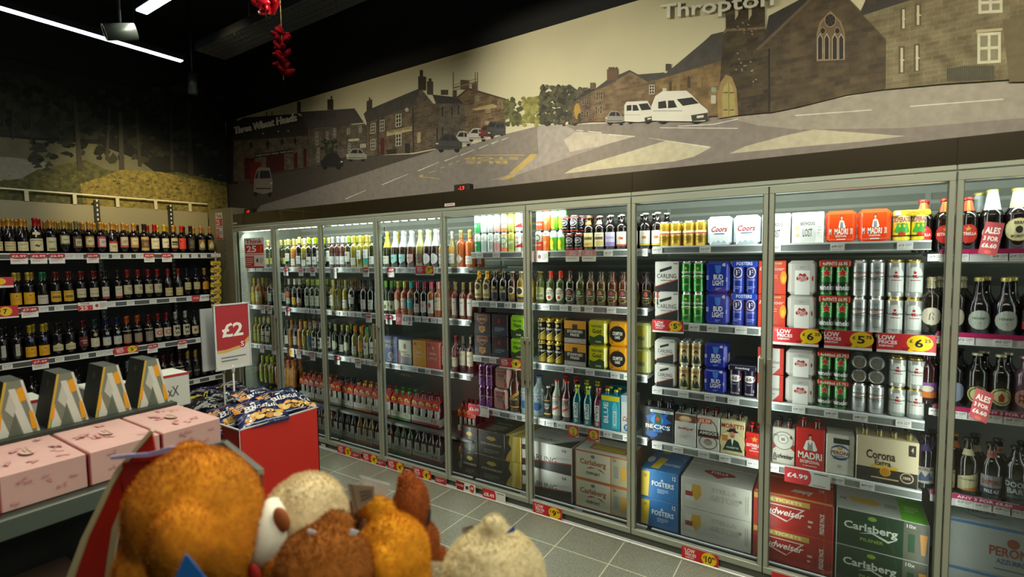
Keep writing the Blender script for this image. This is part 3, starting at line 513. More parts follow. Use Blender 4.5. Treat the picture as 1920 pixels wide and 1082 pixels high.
# ---------------- ale cooler (far right, cut by the frame)
w = 'ale cooler top shelf'; G = '14100C'
def oval(paper, txt, tc, *more): return [('e', 0, 0, .5, .5, paper)]+list(more)+[('t', txt, 0, .0, .16, tc, .8, .03)]
bottle('estb', 'black lager bottle with red oval label', 'stub', .26, .041, G, 'C8281E', [(.16, .5, 1.9, None, oval('C8281E', 'ESTRELLA', 'F4EEE4', ('s', 0, .26, .16, 'D8A64A'))), (.74, .93, 1.8, 'D8541C', [('r', -.1, -.5, .1, .5, 'E8C040')])], name='beer_bottle')
put('estb', [1757, 1771, 1813], ZE[0], w, 1); put('estb', [1748, 1769, 1811], ZE[0], w, 1, y=.27, row0=1)
bottle('ale1', 'black bottle with silver foil neck', 'beer', .29, .042, G, 'C9B860', [(.16, .42, 1.9, None, oval('D9D7C0', 'MORETTI', '5A2A1E', ('e', 0, 0, .4, .38, '2A5A3A'), ('e', 0, 0, .3, .28, 'D9D7C0'))), (.66, .94, 2.2, 'B9C6C4', [])], name='beer_bottle')
put('ale1', [1856], ZE[0], w, 2); put('ale1', [1838], ZE[0], w, 1, y=.30, row0=2)
bottle('ale2', 'dark lager bottle with round cream label', 'beer', .29, .044, '1A0E10', 'D2BC5A', [(.16, .52, 2.0, None, [('c', 0, 0, .5, 'C9BA78'), ('c', 0, 0, .46, 'DDD2A0'), ('t', 'BIRRA', 0, .3, .14, '4A2A1E', .4), ('e', 0, .0, .14, .16, '2A241C'), ('t', 'MORETTI', 0, -.28, .12, '4A2A1E', .6)]), (.68, .94, 2.2, 'B9BC9A', [])], name='beer_bottle')
put('ale2', [1898], ZE[0], w, 2); put('ale2', [1919], ZE[0], w, 1, y=.3, row0=2)
w = 'ale cooler second shelf'
bottle('horse', 'dark bottle with pale cap, round horse label', 'stub', .27, .043, '201810', 'CFC4A0', [(.14, .46, 1.9, None, [('c', 0, 0, .5, 'D6CBB0'), ('c', 0, 0, .44, 'DDD4BC'), ('p', [(-.14, -.2), (-.1, .14), (.02, .24), (.12, .1), (.04, .0), (.1, -.2)], '4A2E22')])], name='beer_bottle', foil=(.80, 'CFC4A0'))
put('horse', [1757, 1801], ZE[1], w, 2)
bottle('cidr', 'tall dark bottle with oval white label', 'burg', .27, .046, '1A1418', 'D8C878', [(.1, .44, 1.9, None, [('e', 0, 0, .5, .5, 'B9BFB2'), ('t', 'HENNEY', 0, .08, .12, '4A5A50', .6), ('l', -.2, -.3, .2, -.1, 2, '77857C')])], name='cider_bottle', foil=(.93, 'DCCB78'))
put('cidr', [1840, 1886], ZE[1], w, 2)
bottle('redl', 'dark bottle with black and red label', 'stub', .27, .043, '160E0E', '201818', [(.14, .46, 2.0, '1C1414', [('r', -.5, -.5, .5, -.1, 'B8281E'), ('t', 'LONDON', 0, .24, .2, 'E8E2D6', .8), ('t', 'PRIDE', 0, -.28, .2, 'E8E2D6', .6)])], name='beer_bottle')
put('redl', [1922], ZE[1], w, 1)
w = 'ale cooler third shelf'
bottle('lil', 'bottle with lilac and amber label', 'stub', .27, .043, '3A1C20', '3A2A2A', [(.12, .4, 2.2, '8A5AA0', [('r', -.5, -.5, .5, -.1, 'D87A2A'), ('e', 0, .1, .3, .2, 'E4D8C4')])], name='beer_bottle')
put('lil', [1748], ZE[2], w, 2)
bottle('blua', 'bottle with broad pale blue label', 'stub', .27, .05, '16141C', '22202A', [(.1, .46, 2.4, None, [('e', 0, 0, .5, .5, 'A9B6D6'), ('p', [(-.1, -.3), (-.12, .0), (0, .06), (.12, 0), (.08, -.3)], 'E8E2D6'), ('p', [(-.02, -.28), (-.02, 0), (.06, -.05), (.04, -.28)], 'B04A2A'), ('e', 0, .3, .1, .08, '3A3A6A')])], name='beer_bottle')
put('blua', [1797], ZE[2], w, 2)
bottle('york', 'dark ale bottle with round yellow-ringed label', 'stub', .27, .041, '17120E', 'C9C2A0', [(.12, .42, 1.9, None, [('c', 0, 0, .5, 'C9C46A'), ('c', 0, 0, .42, '26301E'), ('c', 0, 0, .36, 'C9BE86'), ('p', [(-.1, -.28), (-.14, .0), (0, .24), (.14, .0), (.1, -.28)], '9A2A22'), ('t', 'RHUBARB', 0, .45, .08, '26301E', .6)])], name='beer_bottle')
put('york', [1833, 1874], ZE[2], w, 2)
bottle('pink', 'pale bottle with pink label reading pear', 'stub', .27, .044, '6A4A5A', 'C98AA0', [(.12, .44, 2.1, None, [('e', 0, 0, .5, .5, 'C98A7A'), ('t', 'PURE', 0, .1, .2, '2A1A1A', .6), ('t', 'PEAR', 0, -.15, .2, '2A1A1A', .6)])], name='cider_bottle')
put('pink', [1913], ZE[2], w, 1)
w = 'ale cooler fourth shelf'
def alel(c, t1, t2, tc, c2): return [('r', -.5, -.5, .5, .5, c), ('r', -.5, -.5, .5, -.12, c2), ('t', t1, 0, .16, .26, tc, .86, .03), ('t', t2, 0, -.3, .18, WH, .6, .02)]
bottle('gob1', 'dark ale bottle, grey goblin label, purple neck', 'stub', .27, .04, '14121A', '2A2430', [(.1, .4, 2.1, 'A9A296', [('t', 'GOBLIN', 0, .36, .18, '1A1A2A', .9), ('p', [(-.4, -.4), (-.2, .2), (0, -.1), (.2, .24), (.4, -.3)], '3A4A6A')]), (.7, .8, 2, '3A2A5A', [])], name='beer_bottle')
put('gob1', [1740], ZE[3], w, 2)
bottle('gob2', 'dark ale bottle with orange goblin label', 'stub', .27, .04, '14100C', 'C9822A', [(.1, .42, 2.1, 'CBBE9A', [('t', 'GOBLIN', 0, .36, .16, '1A1A1A', .9), ('p', [(-.4, -.4), (-.2, .2), (0, -.1), (.2, .24), (.4, -.3)], 'C9702A')]), (.74, .86, 2, 'D8702A', [])], name='beer_bottle')
put('gob2', [1789], ZE[3], w, 2)
bottle('diag', 'dark ale bottle with slanted cream label', 'beer', .28, .041, '14100A', '2A241C', [(.1, .42, 2.1, None, [('p', [(-.5, -.5), (-.5, .2), (.5, .5), (.5, -.5)], 'C6BD94'), ('p', [(-.5, -.5), (.5, -.5), (.5, -.2)], 'C98A3A'), ('t', 'WAINWRIGHT', 0, .1, .1, '3A4A3A', .8, .01, .3)]), (.7, .8, 2, 'C9C29A', [])], name='beer_bottle')
put('diag', [1824], ZE[3], w, 2)
bottle('ship', 'dark ale bottle with grey and navy label', 'beer', .27, .042, '120E0C', '2A241C', [(.1, .44, 2.1, '8A8E8E', alel('8A8E8E', 'SHIPYARD', 'PALE ALE', '8A2420', '1C2A44')), (.74, .86, 1.9, '9A6A5A', [('t', 'SHIP', 0, 0, .5, '8A2420', .8)])], name='beer_bottle')
put('ship', [1862], ZE[3], w, 2)
bottle('doom', 'dark ale bottle with black bar label', 'stub', .27, .044, '120E0C', '1A1614', [(.08, .44, 2.1, '1E262A', [('t', 'DOOM', -.05, .26, .26, 'B9C2C0', .9, .03), ('t', 'BAR', -.1, -.06, .26, 'B9C2C0', .6, .03), ('l', -.4, -.4, .3, -.26, 2, '6A7A7A')])], name='beer_bottle')
put('doom', [1901], ZE[3], w, 2)
bottle('edge', 'dark ale bottle at the frame edge', 'stub', .27, .044, '120E0C', 'C9A22A', [(.08, .44, 2.1, '26221C', [])], name='beer_bottle')
put('edge', [1940], ZE[3], w, 1)
w = 'ale cooler bottom deck'
putbox('perc', 'pale blue-white lager case with oval badge', 1768, 2010, DECK, .235, .24, '9AA09A', [('r', -.5, .44, .5, .5, '3A6A9A'), ('e', .05, .2, .05, .1, '8A3A26'), ('t', 'PERONI', .03, .0, .2, '8A3A26', .34, .03), ('t', 'AZZURRO', .04, -.2, .1, '2A4A7E', .24, .02), ('l', -.1, -.4, .2, -.34, 1, '4A5A6A')],
       [('e', -.16, .05, .2, .3, 'B9C8D2'), ('e', -.16, .05, .17, .24, 'C9D2D4'), ('t', 'PERONI', -.16, .06, .18, '8A6A5A', .24, .02, .0), ('p', [(-.36, -.1), (-.16, -.26), (.04, -.12), (-.16, -.22)], '3A6A9A')], (), w, tiers=2, rows=1, tcol='C9D2CE')
# ---------------- cider cooler
w = 'cider cooler top shelf'
def slim(key, desc, col, cm, us, **k):
    can(key, desc, .030, .146, col, cm, name='cocktail_can', metal=.25, **k); put(key, us, ZC[0], w, 1, 2)
c4 = lambda u: 840+u/4.161
slim('c1', 'slim can, white over green', 'DADFDC', [('r', -.5, -.5, .5, .12, '2A8A4A'), ('t', 'GIN', -.1, -.1, .12, 'E8F0E8', .4), ('l', -.2, .24, .2, .34, 2, '5A8A6A')], [c4(220)])
slim('c2', 'slim can, white over pale silver', 'DADFDC', [('r', -.5, -.5, .5, .12, 'A9B6B2'), ('t', 'GIN', -.1, .28, .1, '4A5A5A', .3)], [c4(272)])
slim('c3', 'slim silver mixer can', 'B9C4BE', [('r', -.5, .1, .5, .3, 'E4E8E4'), ('l', -.3, .14, .3, .28, 3, '4A5A54')], [c4(322)])
slim('c4', 'slim silver can, pink lower half', 'B9C4BE', [('r', -.5, -.5, .5, 0, 'C98A8A'), ('r', -.5, .1, .5, .3, 'E4E8E4'), ('l', -.3, .14, .3, .28, 3, '4A5A54')], [c4(373)])
slim('c5', 'slim spritz can in mint and orange', 'C9C8A8', [('e', 0, .1, .36, .2, '4A8A6A'), ('e', 0, .1, .28, .15, 'C9CDB0'), ('r', -.5, -.5, .5, -.3, 'D87A4A'), ('r', -.5, .4, .5, .5, 'D8A080')], [c4(430)])
slim('c6', 'slim gold-green can', 'B9B650', [('r', -.4, -.4, .4, .2, '8A9A4A'), ('l', -.3, -.1, .3, .1, 3, 'E8E8C0')], [c4(486)], rimcol='D9D24A')
slim('c7', 'slim white can with red wedge', 'E6E4E0', [('p', [(-.5, -.3), (.5, -.05), (.5, -.3)], 'A8302A'), ('l', -.3, .2, .3, .34, 2, 'B07A74'), ('t', 'LA', 0, 0, .1, 'A8302A', .3)], [c4(540), c4(590)])
slim('c8', 'slim white can with orange base', 'DAD8CE', [('r', -.5, -.5, .5, -.02, 'D8502A'), ('e', -.05, .2, .3, .2, '5A6A5A'), ('e', -.05, .2, .22, .14, 'DAD8CE'), ('t', 'MALIBU', 0, -.2, .1, 'F0E8DC', .7)], [c4(709)])
slim('c9', 'slim orange spritz can with pale top', 'E8703A', [('r', -.5, .3, .5, .5, 'F0D8C8'), ('t', 'MIX', .1, .42, .08, '3A5A8A', .3), ('p', [(-.2, .0), (.2, .0), (0, -.25)], 'F4A070')], [c4(768)])
slim('c10', 'slim lime and yellow can', '6FC23A', [('r', -.5, .2, .5, .5, 'D9DCE4'), ('e', -.2, -.1, .3, .2, 'E8D82A'), ('p', [(-.5, -.4), (0, -.1), (.1, -.5)], 'E8D82A')], [c4(830), c4(866)])
for u in (c4(920), c4(994), c4(1045)):
    pass
can('ket', 'short black cola cocktail can', .034, .12, '1C1A1C', [('e', 0, .12, .3, .2, 'D0D0D0'), ('e', 0, .12, .25, .16, '1C1A1C'), ('t', 'KEY', 0, .12, .14, 'E0E0E0', .36), ('r', -.5, .42, .5, .5, 'B8322A'), ('t', 'JACK', 0, -.22, .1, 'D0D0D0', .5), ('r', -.5, -.44, .5, -.36, '8A2A22')], name='cocktail_can')
put('ket', [c4(920), c4(996)], ZC[0], w, 2, 2); put('ket', [c4(1048)], ZC[0], w, 1, 2, y=.25, row0=1)
def fl(key, desc, capc, papers, us, cm=(), z=None, ww=None, rows=2, neck=None, shape='stub', H=.232, r=.0385, glass='1A1210', foil=None, name='cider_bottle', **k):
    labs = [(.10, .50, 2.0, papers, cm)]+([(.74, .86, 1.8, neck, [])] if neck else [])
    bottle(key, desc, shape, H, r, glass, capc, labs, name=name, foil=foil, **k); put(key, us, z or ZC[0], ww or w, rows)
fl('k1', 'dark bottle with cream-yellow label, orange cap', 'D8702A', 'DDD09A', [c4(1085)], [('r', -.4, .0, .4, .2, '6A5A2A'), ('r', -.5, -.5, .5, -.2, 'D8C060'), ('l', -.3, -.4, .3, -.25, 2, 'B8502A')], neck='D8803A')
fl('k2', 'dark bottle with white-gold label, pink cap', 'D8A0C0', 'DDD8C0', [c4(1172)], [('r', -.4, .0, .4, .2, '6A5A3A'), ('e', .1, -.25, .3, .18, 'D8C060'), ('l', -.3, .3, .3, .4, 1, 'B8A02A')], neck='C9B8C8')
fl('k3', 'dark bottle with lilac script label', 'D8DADC', 'C9C4DC', [c4(1260)], [('t', 'Forest', 0, .14, .2, '8A6AB8', .8, .0, .2), ('r', -.5, -.5, .5, -.2, '9A84C8')])
fl('k4', 'dark bottle, white label with red foot', 'CFCDC8', 'DCD8CE', [c4(1347), c4(1424)], [('r', -.5, -.5, .5, -.38, 'C8502A'), ('e', .0, .05, .16, .1, 'C87A2A'), ('e', .15, .03, .08, .08, 'A8302A')])
fl('k5', 'dark bottle, white label with yellow foot', 'CFCDC8', 'DCD8CE', [c4(1550), c4(1600)], [('r', -.5, -.5, .5, -.38, 'D8B83A'), ('e', .0, .05, .2, .1, 'C87A2A')])
w = 'cider cooler second shelf'
kw = dict(z=ZC[1], ww=w)
ck = [('e', 0, .42, .5, .4, 'DCCB8E'), ('e', 0, .42, .3, .26, '4A3420'), ('t', 'CIDER', 0, -.25, .2, '4A4A2A', .8)]
fl('d1', 'amber cider bottle with cream label, yellow neck', 'E8B82A', 'DCCB8E', [c4(225), c4(290)], ck, foil=(.74, 'E0A82A'), glass='6A4410', **kw)
fl('d2', 'dark cider bottle with black label', '8A7A4A', '1E1E1C', [c4(352), c4(416)], [('t', 'CIDER', 0, .1, .22, 'C9BC90', .8), ('e', 0, .4, .2, .12, 'C9A84A')], **kw)
fl('d3', 'brown cider bottle with round portrait label', 'D8CFA8', None, [c4(488)], [('r', -.4, -.5, .4, -.1, '8A6A2A'), ('c', 0, .2, .34, 'D8CDA0'), ('c', 0, .2, .24, '3A2A1A')], glass='4A2610', **kw)
fl('d4', 'golden cider bottle with yellow label', 'D8D2BC', 'DCB03A', [c4(562), c4(610)], [('c', 0, .15, .36, 'E0D8B8'), ('c', 0, .15, .26, '3A3020'), ('r', -.5, -.5, .5, -.3, '2A3A40')], glass='8A6A1A', **kw)
fl('d5', 'pale green cider bottle, cream and lime label', 'B8963A', 'D9DCAE', [c4(708)], [('c', .0, .3, .24, 'B9C24A'), ('t', 'CIDER', 0, -.16, .2, '4A6A3A', .8), ('r', -.5, -.5, .5, -.42, '7A8A2A')], glass='5A6A20', **kw)
fl('d6', 'cider bottle with cream oval, red apple, red cap', 'E0402A', None, [c4(787), c4(865)], [('e', 0, 0, .5, .55, '3A5A3A'), ('e', 0, 0, .46, .51, 'E4DFC8'), ('t', 'THATCHERS', 0, .26, .1, '3A3A2A', .7), ('t', 'KATY', -.05, .06, .18, '2A3A2A', .6, .04), ('c', .0, -.24, .13, 'B8301E')], foil=(.80, 'D8341E'), glass='3E4A18', **kw)
def rd(c, ring, bg): return [('c', 0, 0, .5, ring), ('c', 0, 0, .45, bg), ('p', [(-.16, .1), (-.1, .34), (.1, .34), (.18, .1)], c), ('e', 0, .1, .2, .08, c), ('t', 'Vintage', 0, -.08, .12, 'E4DCC0', .6, .02, .2), ('l', -.2, -.3, .2, -.2, 2, 'B8A86A')]
fl('d7', 'cider bottle with white-ringed black badge', '2A2A2A', None, [c4(941)], rd('C84A3A', 'D8D8D0', '1E241E'), glass='2A2810', **kw)
fl('d8', 'cider bottle with green fruit badge', '2A2A2A', None, [c4(1022)], rd('A8C23A', '5A5A2A', '1E241A'), glass='4A4410', **kw)
fl('d9', 'cider bottle with orange fruit badge', '3A3A30', None, [c4(1106), c4(1189)], rd('D87A5A', '8A8A4A', '2A2A14'), glass='5A3E10', **kw)
fl('d10', 'cider bottle with plum fruit badge', '3A3A30', None, [c4(1277), c4(1367), c4(1440)], rd('A84A5A', '9A8A3A', '3A1E14'), glass='5A2E14', **kw)
fl('d11', 'cider bottle with apple badge behind post', '3A3A30', None, [c4(1551), c4(1600)], rd('C8503A', '8A7A3A', '1A1410'), glass='2A1A10', **kw)
w = 'cider cooler third shelf'
c5 = lambda u: 840+u/4.161
hx = [('p', [(-.3, .44), (.3, .44), (.34, .2), (0, -.02), (-.34, .2)], 'C9602A'), ('p', [(-.24, .4), (.24, .4), (.28, .2), (0, .04), (-.28, .2)], '1A1614'), ('t', 'CIDER', 0, .24, .12, 'D8A060', .5), ('p', [(-.2, -.1), (.2, -.1), (.2, -.3), (0, -.44), (-.2, -.3)], 'C98A4A'), ('l', -.14, -.32, .14, -.16, 2, '2A1E18')]
putbox('hexp', 'black cider pack with orange hexagons', c5(205), c5(333), ZC[2], .165, .12, '1A1416', hx, (), (), w, tiers=2)
putbox('kpk', 'dark red fruit cider pack with letter K', c5(340), c5(468), ZC[2], .165, .12, '2E1418', [('t', 'K', 0, .2, .2, 'C8302A', .14, .05), ('p', [(-.5, -.5), (.5, -.5), (.5, -.1), (.1, .0), (-.5, -.2)], '2A2E3A'), ('l', -.3, -.3, .3, -.1, 3, '8A8A9A')], (), (), w, tiers=2)
th = lambda c2, a, b, tc: [('p', [(-.5, -.5), (.5, -.5), (.5, -.16), (.2, -.06), (-.2, -.2), (-.5, -.14)], c2), ('t', 'THATCHERS', 0, .26, .1, tc, .74, .02), ('t', a, .0, .06, .19, tc, .6, .03), ('t', b, .1, -.38, .07, 'E4E0C0', .4)]
for k_, nm, col, c2, a, tc, u0, u1 in (('haz', 'lime green cider four-pack', '8FC022', '2A3A14', 'Haze', '1E3A18', c5(476), c5(610)), ('gld', 'yellow and green gold-cider four-pack', 'D9CB1E', '2E4A1C', 'Gold', '2A5A1E', c5(1084), c5(1240))):
    putbox(k_, nm, u0, u1, ZC[2], .165, .14, col, th(c2, a, 'CIDER', tc), (), (), w, tiers=2, shape='shrink', name='cider_can_pack', cat='can pack')
sg = [('p', [(-.5, -.5), (.5, -.05), (.5, -.5)], 'C8A83A'), ('p', [(-.5, -.4), (.5, .05), (.5, -.02), (-.5, -.46)], 'E0C868'), ('p', [(-.1, .34), (.1, .34), (.16, .26), (0, .2), (-.16, .26)], 'D0B04A'), ('t', 'STRONGBOW', 0, .08, .1, 'E0DCCB', .9, .03), ('p', [(-.5, .5), (-.5, .4), (.5, .47), (.5, .5)], 'D0B04A')]
canpack('sbow', 'black and gold cider cans', .0345, .16, '1C1B17', sg, ny=2, nx=3, rimcol='C8A83A', metal=.4, name='cider_can_pack')
put('sbow', [c5(789)], ZC[2], w, 1, 2)
sp = [('r', -.5, .14, .5, .5, 'E09A22'), ('r', -.5, -.5, .5, -.28, 'A9A296'), ('p', [(-.12, .12), (-.12, .34), (.12, .34), (.12, .12)], '3A2418'), ('t', 'STOWFORD', 0, .02, .13, 'ECE6D8', .72, .03), ('t', 'PRESS', 0, -.13, .12, 'ECE6D8', .42, .03), ('l', -.3, -.44, .3, -.34, 2, 'D8D2C4')]
putbox('stow', 'black cider carton with orange top', c5(905), c5(1078), ZC[2], .16, .14, '241612', sp, (), (), w, tiers=2)
cr = [('c', 0, 0, .34, '241C14'), ('p', [(-.02, .3), (.04, .42), (.12, .4)], '5A8A2A'), ('t', 'CRUMPTON', 0, .02, .15, 'F0ECE0', .66, .04), ('t', 'OAKS', 0, -.14, .12, 'F0ECE0', .36, .03), ('t', '9', -.36, -.36, .1, '3A2A14', .1)]
putbox('crum', 'orange cider four-pack with black apple', c5(1246), c5(1400), ZC[2], .165, .14, 'E39A14', cr, (), cr[:2], w, tiers=2, shape='shrink', name='cider_can_pack', cat='can pack')
putbox('yelp', 'pale yellow-green cider four-pack', c5(1440), c5(1580), ZC[2], .165, .14, 'C9C87A', [('e', 0, .2, .4, .2, 'D8C83A'), ('t', 'PEAR', 0, -.1, .15, '4A5A2A', .5)], (), (), w, tiers=2, shape='shrink', name='cider_can_pack', cat='can pack')
w = 'cider cooler fourth shelf'
pu = [('p', [(-.5, -.5), (.5, -.05), (.5, -.5)], '6A3A8A'), ('p', [(-.5, -.4), (.5, .05), (.5, 0), (-.5, -.45)], 'A87AC0'), ('p', [(-.1, .3), (.1, .3), (0, .2)], 'C8A0C8'), ('t', 'STRONGBOW', 0, .05, .09, 'CFC0D8', .9, .02)]
canpack('sbd', 'dark purple fruit cider cans', .0345, .165, '35194A', pu, ny=2, nx=2, metal=.4, name='cider_can_pack', rimcol='8A7AA0')
put('sbd', [c5(285)], ZC[3], w, 1, 2)
putbox('rose', 'dusty pink floral cider pack', c5(362), c5(476), ZC[3], .165, .14, 'B8897E', [('t', 'THATCHERS', 0, .3, .09, '5A2A2E', .74), ('t', 'ROSE', 0, .12, .15, '5A2A2E', .55, .03), ('e', .36, .3, .12, .1, 'A8302A'), ('e', .4, -.3, .12, .14, 'A8302A'), ('e', .3, -.1, .08, .08, '4A5A3A'), ('l', -.2, -.1, .2, 0, 2, '7A4A4A')], (), (), w, tiers=2, shape='shrink', name='cider_can_pack', cat='can pack')
bottle('jaga', 'tall amber cider bottle with slanted gold label', 'stub', .33, .05, '4A1E0C', 'B8892A', [(.1, .5, 2.0, None, [('p', [(-.5, -.2), (.5, .3), (.5, .5), (-.5, .0)], 'B8862E'), ('r', -.5, -.46, .5, -.4, 'D8A82A'), ('p', [(-.5, -.2), (.5, .3), (.5, -.3), (-.5, -.36)], '2A1810'), ('t', 'JAGA', 0, .0, .18, 'C9A25A', .8, .03, .1)])], name='cider_bottle', cat='bottle')
put('jaga', [c5(535)], ZC[3], w, 1)
bottle('frost', 'large clear-blue cider bottle with blue label', 'stub', .30, .052, 'A8B8B8', '2A5A9A', [(.1, .6, 2.0, '9AB4C4', [('r', -.5, .1, .5, .4, 'D8DEDC'), ('t', 'FROSTY', 0, .3, .12, '2A4A7A', .8), ('t', 'JACKS', 0, .15, .12, '2A4A7A', .7), ('e', 0, -.2, .4, .2, '3A6A9A')])], name='cider_bottle')
put('frost', [c5(610), c5(655)], ZC[3], w, 1)
bottle('tap', 'dark stout bottle with black label, gold foot', 'stub', .235, .033, '2A2410', 'C9C4A8', [(.12, .6, 2.0, '16140F', [('r', -.5, -.5, .5, -.4, 'C8A84A'), ('r', -.5, .4, .5, .44, 'C8A84A'), ('t', 'WILD', 0, .14, .14, 'C9C9BC', .7), ('t', 'TAP', 0, -.06, .16, 'C9C9BC', .6)])], name='beer_bottle')
put('tap', [c5(742)], ZC[3], w, 2)
ice = [('r', -.5, .36, .5, .5, 'B8423A'), ('t', 'SMIRNOFF', 0, .43, .08, 'F0E8E0', .8), ('t', 'ICE', 0, .22, .14, '2A2A2A', .5), ('p', [(-.4, -.16), (.36, .02), (.3, -.1), (-.36, -.3)], 'C8322A'), ('l', -.3, .06, .3, .12, 1, '6A6A6A')]
bottle('ice1', 'clear vodka mixer bottle, white and red label', 'mini', .29, .038, '9A9E8C', 'C8322A', [(.12, .58, 2.0, 'D0CDBE', ice)], name='mixer_bottle')
bottle('ice2', 'wine-red vodka mixer bottle, white label', 'mini', .29, .038, '4A1C20', 'C8322A', [(.12, .58, 2.0, 'C9BEB2', ice)], name='mixer_bottle')
put('ice1', [c5(825)], ZC[3], w, 3); put('ice2', [c5(912)], ZC[3], w, 3)
def wkd(c): return [('r', -.5, .12, .5, .5, 'E8ECEA'), ('t', 'WKD', 0, 0, .7, c, .9, .04, 0, math.pi/2)]
for k_, de, gl, cp, us in (('wk1', 'teal mixer bottle, upright white letters, yellow cap', '0E6A70', 'D8DC2A', (c5(995), c5(1082))), ('wk2', 'pink mixer bottle with upright letters', '8A3A4A', 'C85A6A', (c5(1160),))):
    bottle(k_, de, 'mini', .275, .038, gl, cp, [(.16, .56, .8, 'E6EAE8', [('t', 'WKD', 0, 0, .62, '16383C', .86, .05, 0, math.pi/2)]), (.05, .14, .8, None, [('c', 0, 0, .5, 'DDE4E2'), ('t', '5.0', 0, 0, .4, '16383C', .5)]), (.78, .9, 1.2, cp, [])], name='mixer_bottle')
    put(k_, us, ZC[3], w, 3 if k_ == 'wk1' else 2)
putbox('wkp', 'turquoise BLUE bottle pack with yellow collar', c5(1193), c5(1340), ZC[3], .235, .13, '1E9CB4', [('r', -.5, .36, .5, .5, 'D9CE1E'), ('t', 'BLUE', -.24, .0, .26, 'EAF4F4', .62, .05, 0, math.pi/2), ('p', [(.1, -.44), (.1, .2), (.18, .34), (.3, .34), (.4, .2), (.4, -.44)], '5AC0CC'), ('r', .16, -.36, .34, .08, 'CDE6E6'), ('t', 'WKD', .25, -.14, .1, '1E8CA4', .34, .03, 0, math.pi/2)], necks=(2, 'D9CE1E', '0E6A70'), where=w, name='mixer_bottle_pack', cat='bottle pack')
putbox('wkb', 'small turquoise mixer can pack set back', c5(1258), c5(1400), ZC[3]+.19, .12, .1, '1C7A84', [('t', 'WKD', 0, .2, .2, '9AD0D0', .5, .03), ('r', -.5, -.5, .5, -.36, '4A5A2A')], where=w, y=.30)
PLACED[-1][0].location.z = ZC[3]+.001; PLACED[-1][0].scale = (1, 1, 2.2)
putbox('cob', 'white and orange bottle pack with red script', c5(1346), c5(1450), ZC[3], .25, .13, 'CFD0CC', [('r', -.5, .34, .5, .5, '9AB4C4'), ('p', [(.1, -.1), (.1, .2), (.2, .46), (.5, .46), (.5, -.1)], 'B8703A'), ('t', 'Coors', .05, -.12, .13, 'A8302A', .8, .02, .25), ('e', 0, -.36, .28, .1, '3A6A9A'), ('t', '77', 0, -.36, .1, 'E8ECEE', .3)], where=w, name='beer_bottle_pack', cat='bottle pack')
w = 'cider cooler bottom deck'
sbf = [('p', [(-.12, .3), (.12, .3), (.2, .2), (0, .12), (-.2, .2)], 'B8A03A'), ('t', 'STRONGBOW', 0, -.02, .09, 'B8B4A0', .8, .02), ('l', -.3, -.4, .3, -.22, 3, '7A7A6E')]
c6 = lambda u: 840+u/3.36
putbox('sb1', 'narrow black cider case, side on', c6(86), c6(190), DECK, .2, .25, '22231F', sbf, [('l', -.3, -.4, .3, .1, 4, '8A8A7E')], (), w, tiers=2, rows=2)
putbox('sb2', 'black cider case with gold arrow', c6(192), c6(360), DECK, .2, .25, '1E1F1B', sbf, [('l', -.3, -.4, .3, .1, 4, 'A8A68A'), ('t', 'STRONGBOW', 0, .3, .1, 'C9B04A', .6)], (), w, tiers=2, rows=2)
putbox('sb3', 'glossy gold cider case', c6(362), c6(462), DECK, .2, .25, 'C2A43A', [('p', [(-.5, -.5), (-.5, .5), (-.2, .5), (-.3, .2), (-.1, 0), (-.4, -.3)], '1E1F1B'), ('p', [(0, .5), (.3, .5), (.1, -.5), (-.1, -.5)], 'DCC468')], [('p', [(-.3, -.5), (0, -.5), (.3, .5), (.1, .5)], 'E8DCA0')], (), w, tiers=2, rows=2)
caf = [('r', -.5, .1, -.28, .3, '3A2A20'), ('t', 'CARLING', -.1, -.08, .22, '1E1C1A', .62, .0), ('p', [(-.5, -.5), (-.5, -.28), (.5, -.1), (.5, -.5)], '24221F'), ('p', [(-.5, -.28), (.5, -.1), (.5, -.06), (-.5, -.24)], '9A3A2A'), ('t', '10', .36, .36, .1, '2A2826', .08), ('l', .2, .0, .46, .1, 2, 'A8A6A0')]
cat_ = [('t', 'CARLING', -.1, -.2, .16, '2A2826', .5, .0, .2, math.pi*.0), ('p', [(.1, -.5), (.5, .2), (.5, -.5)], '2A2826'), ('p', [(.0, -.5), (.5, .3), (.5, .2), (.1, -.5)], 'B8B6B0')]
putbox('cac', 'grey-white ten-can lager case, black corner', c6(465), c6(783), DECK, .2, .25, 'CFCDC5', caf, cat_, (), w, tiers=2, rows=2)
cef = [('r', -.5, -.5, .5, .5, 'B4622E'), ('r', -.485, -.46, .17, .46, 'CFC8AC'), ('r', .185, -.46, .485, .46, 'A89F82'), ('t', 'Carlsberg', -.16, .1, .24, '9A4A2A', .5, .05), ('p', [(-.3, -.12), (-.1, -.04), (.08, -.18), (.0, -.06), (-.2, -.02)], '9A4A2A'), ('t', 'EXPORT', -.15, -.25, .1, '2A3A44', .26, .03), ('e', -.16, .34, .04, .06, '4A6A7A'), ('r', .24, -.22, .32, .2, '8A8A7C'), ('p', [(.36, .2), (.46, .2), (.45, -.26), (.37, -.26)], 'C9962A'), ('t', '15x', .25, .38, .08, '3A3A34', .06)]
putbox('cec', 'cream and copper fifteen-can export case', c6(800), c6(1142), DECK, .205, .27, 'B4622E', cef, [('r', -.3, -.3, .4, .1, 'B4622E'), ('p', [(-.27, -.24), (.37, -.26), (.35, .06), (-.26, .06)], 'D8B02A')], (), w, tiers=2, rows=1, tcol='D8D4C4')
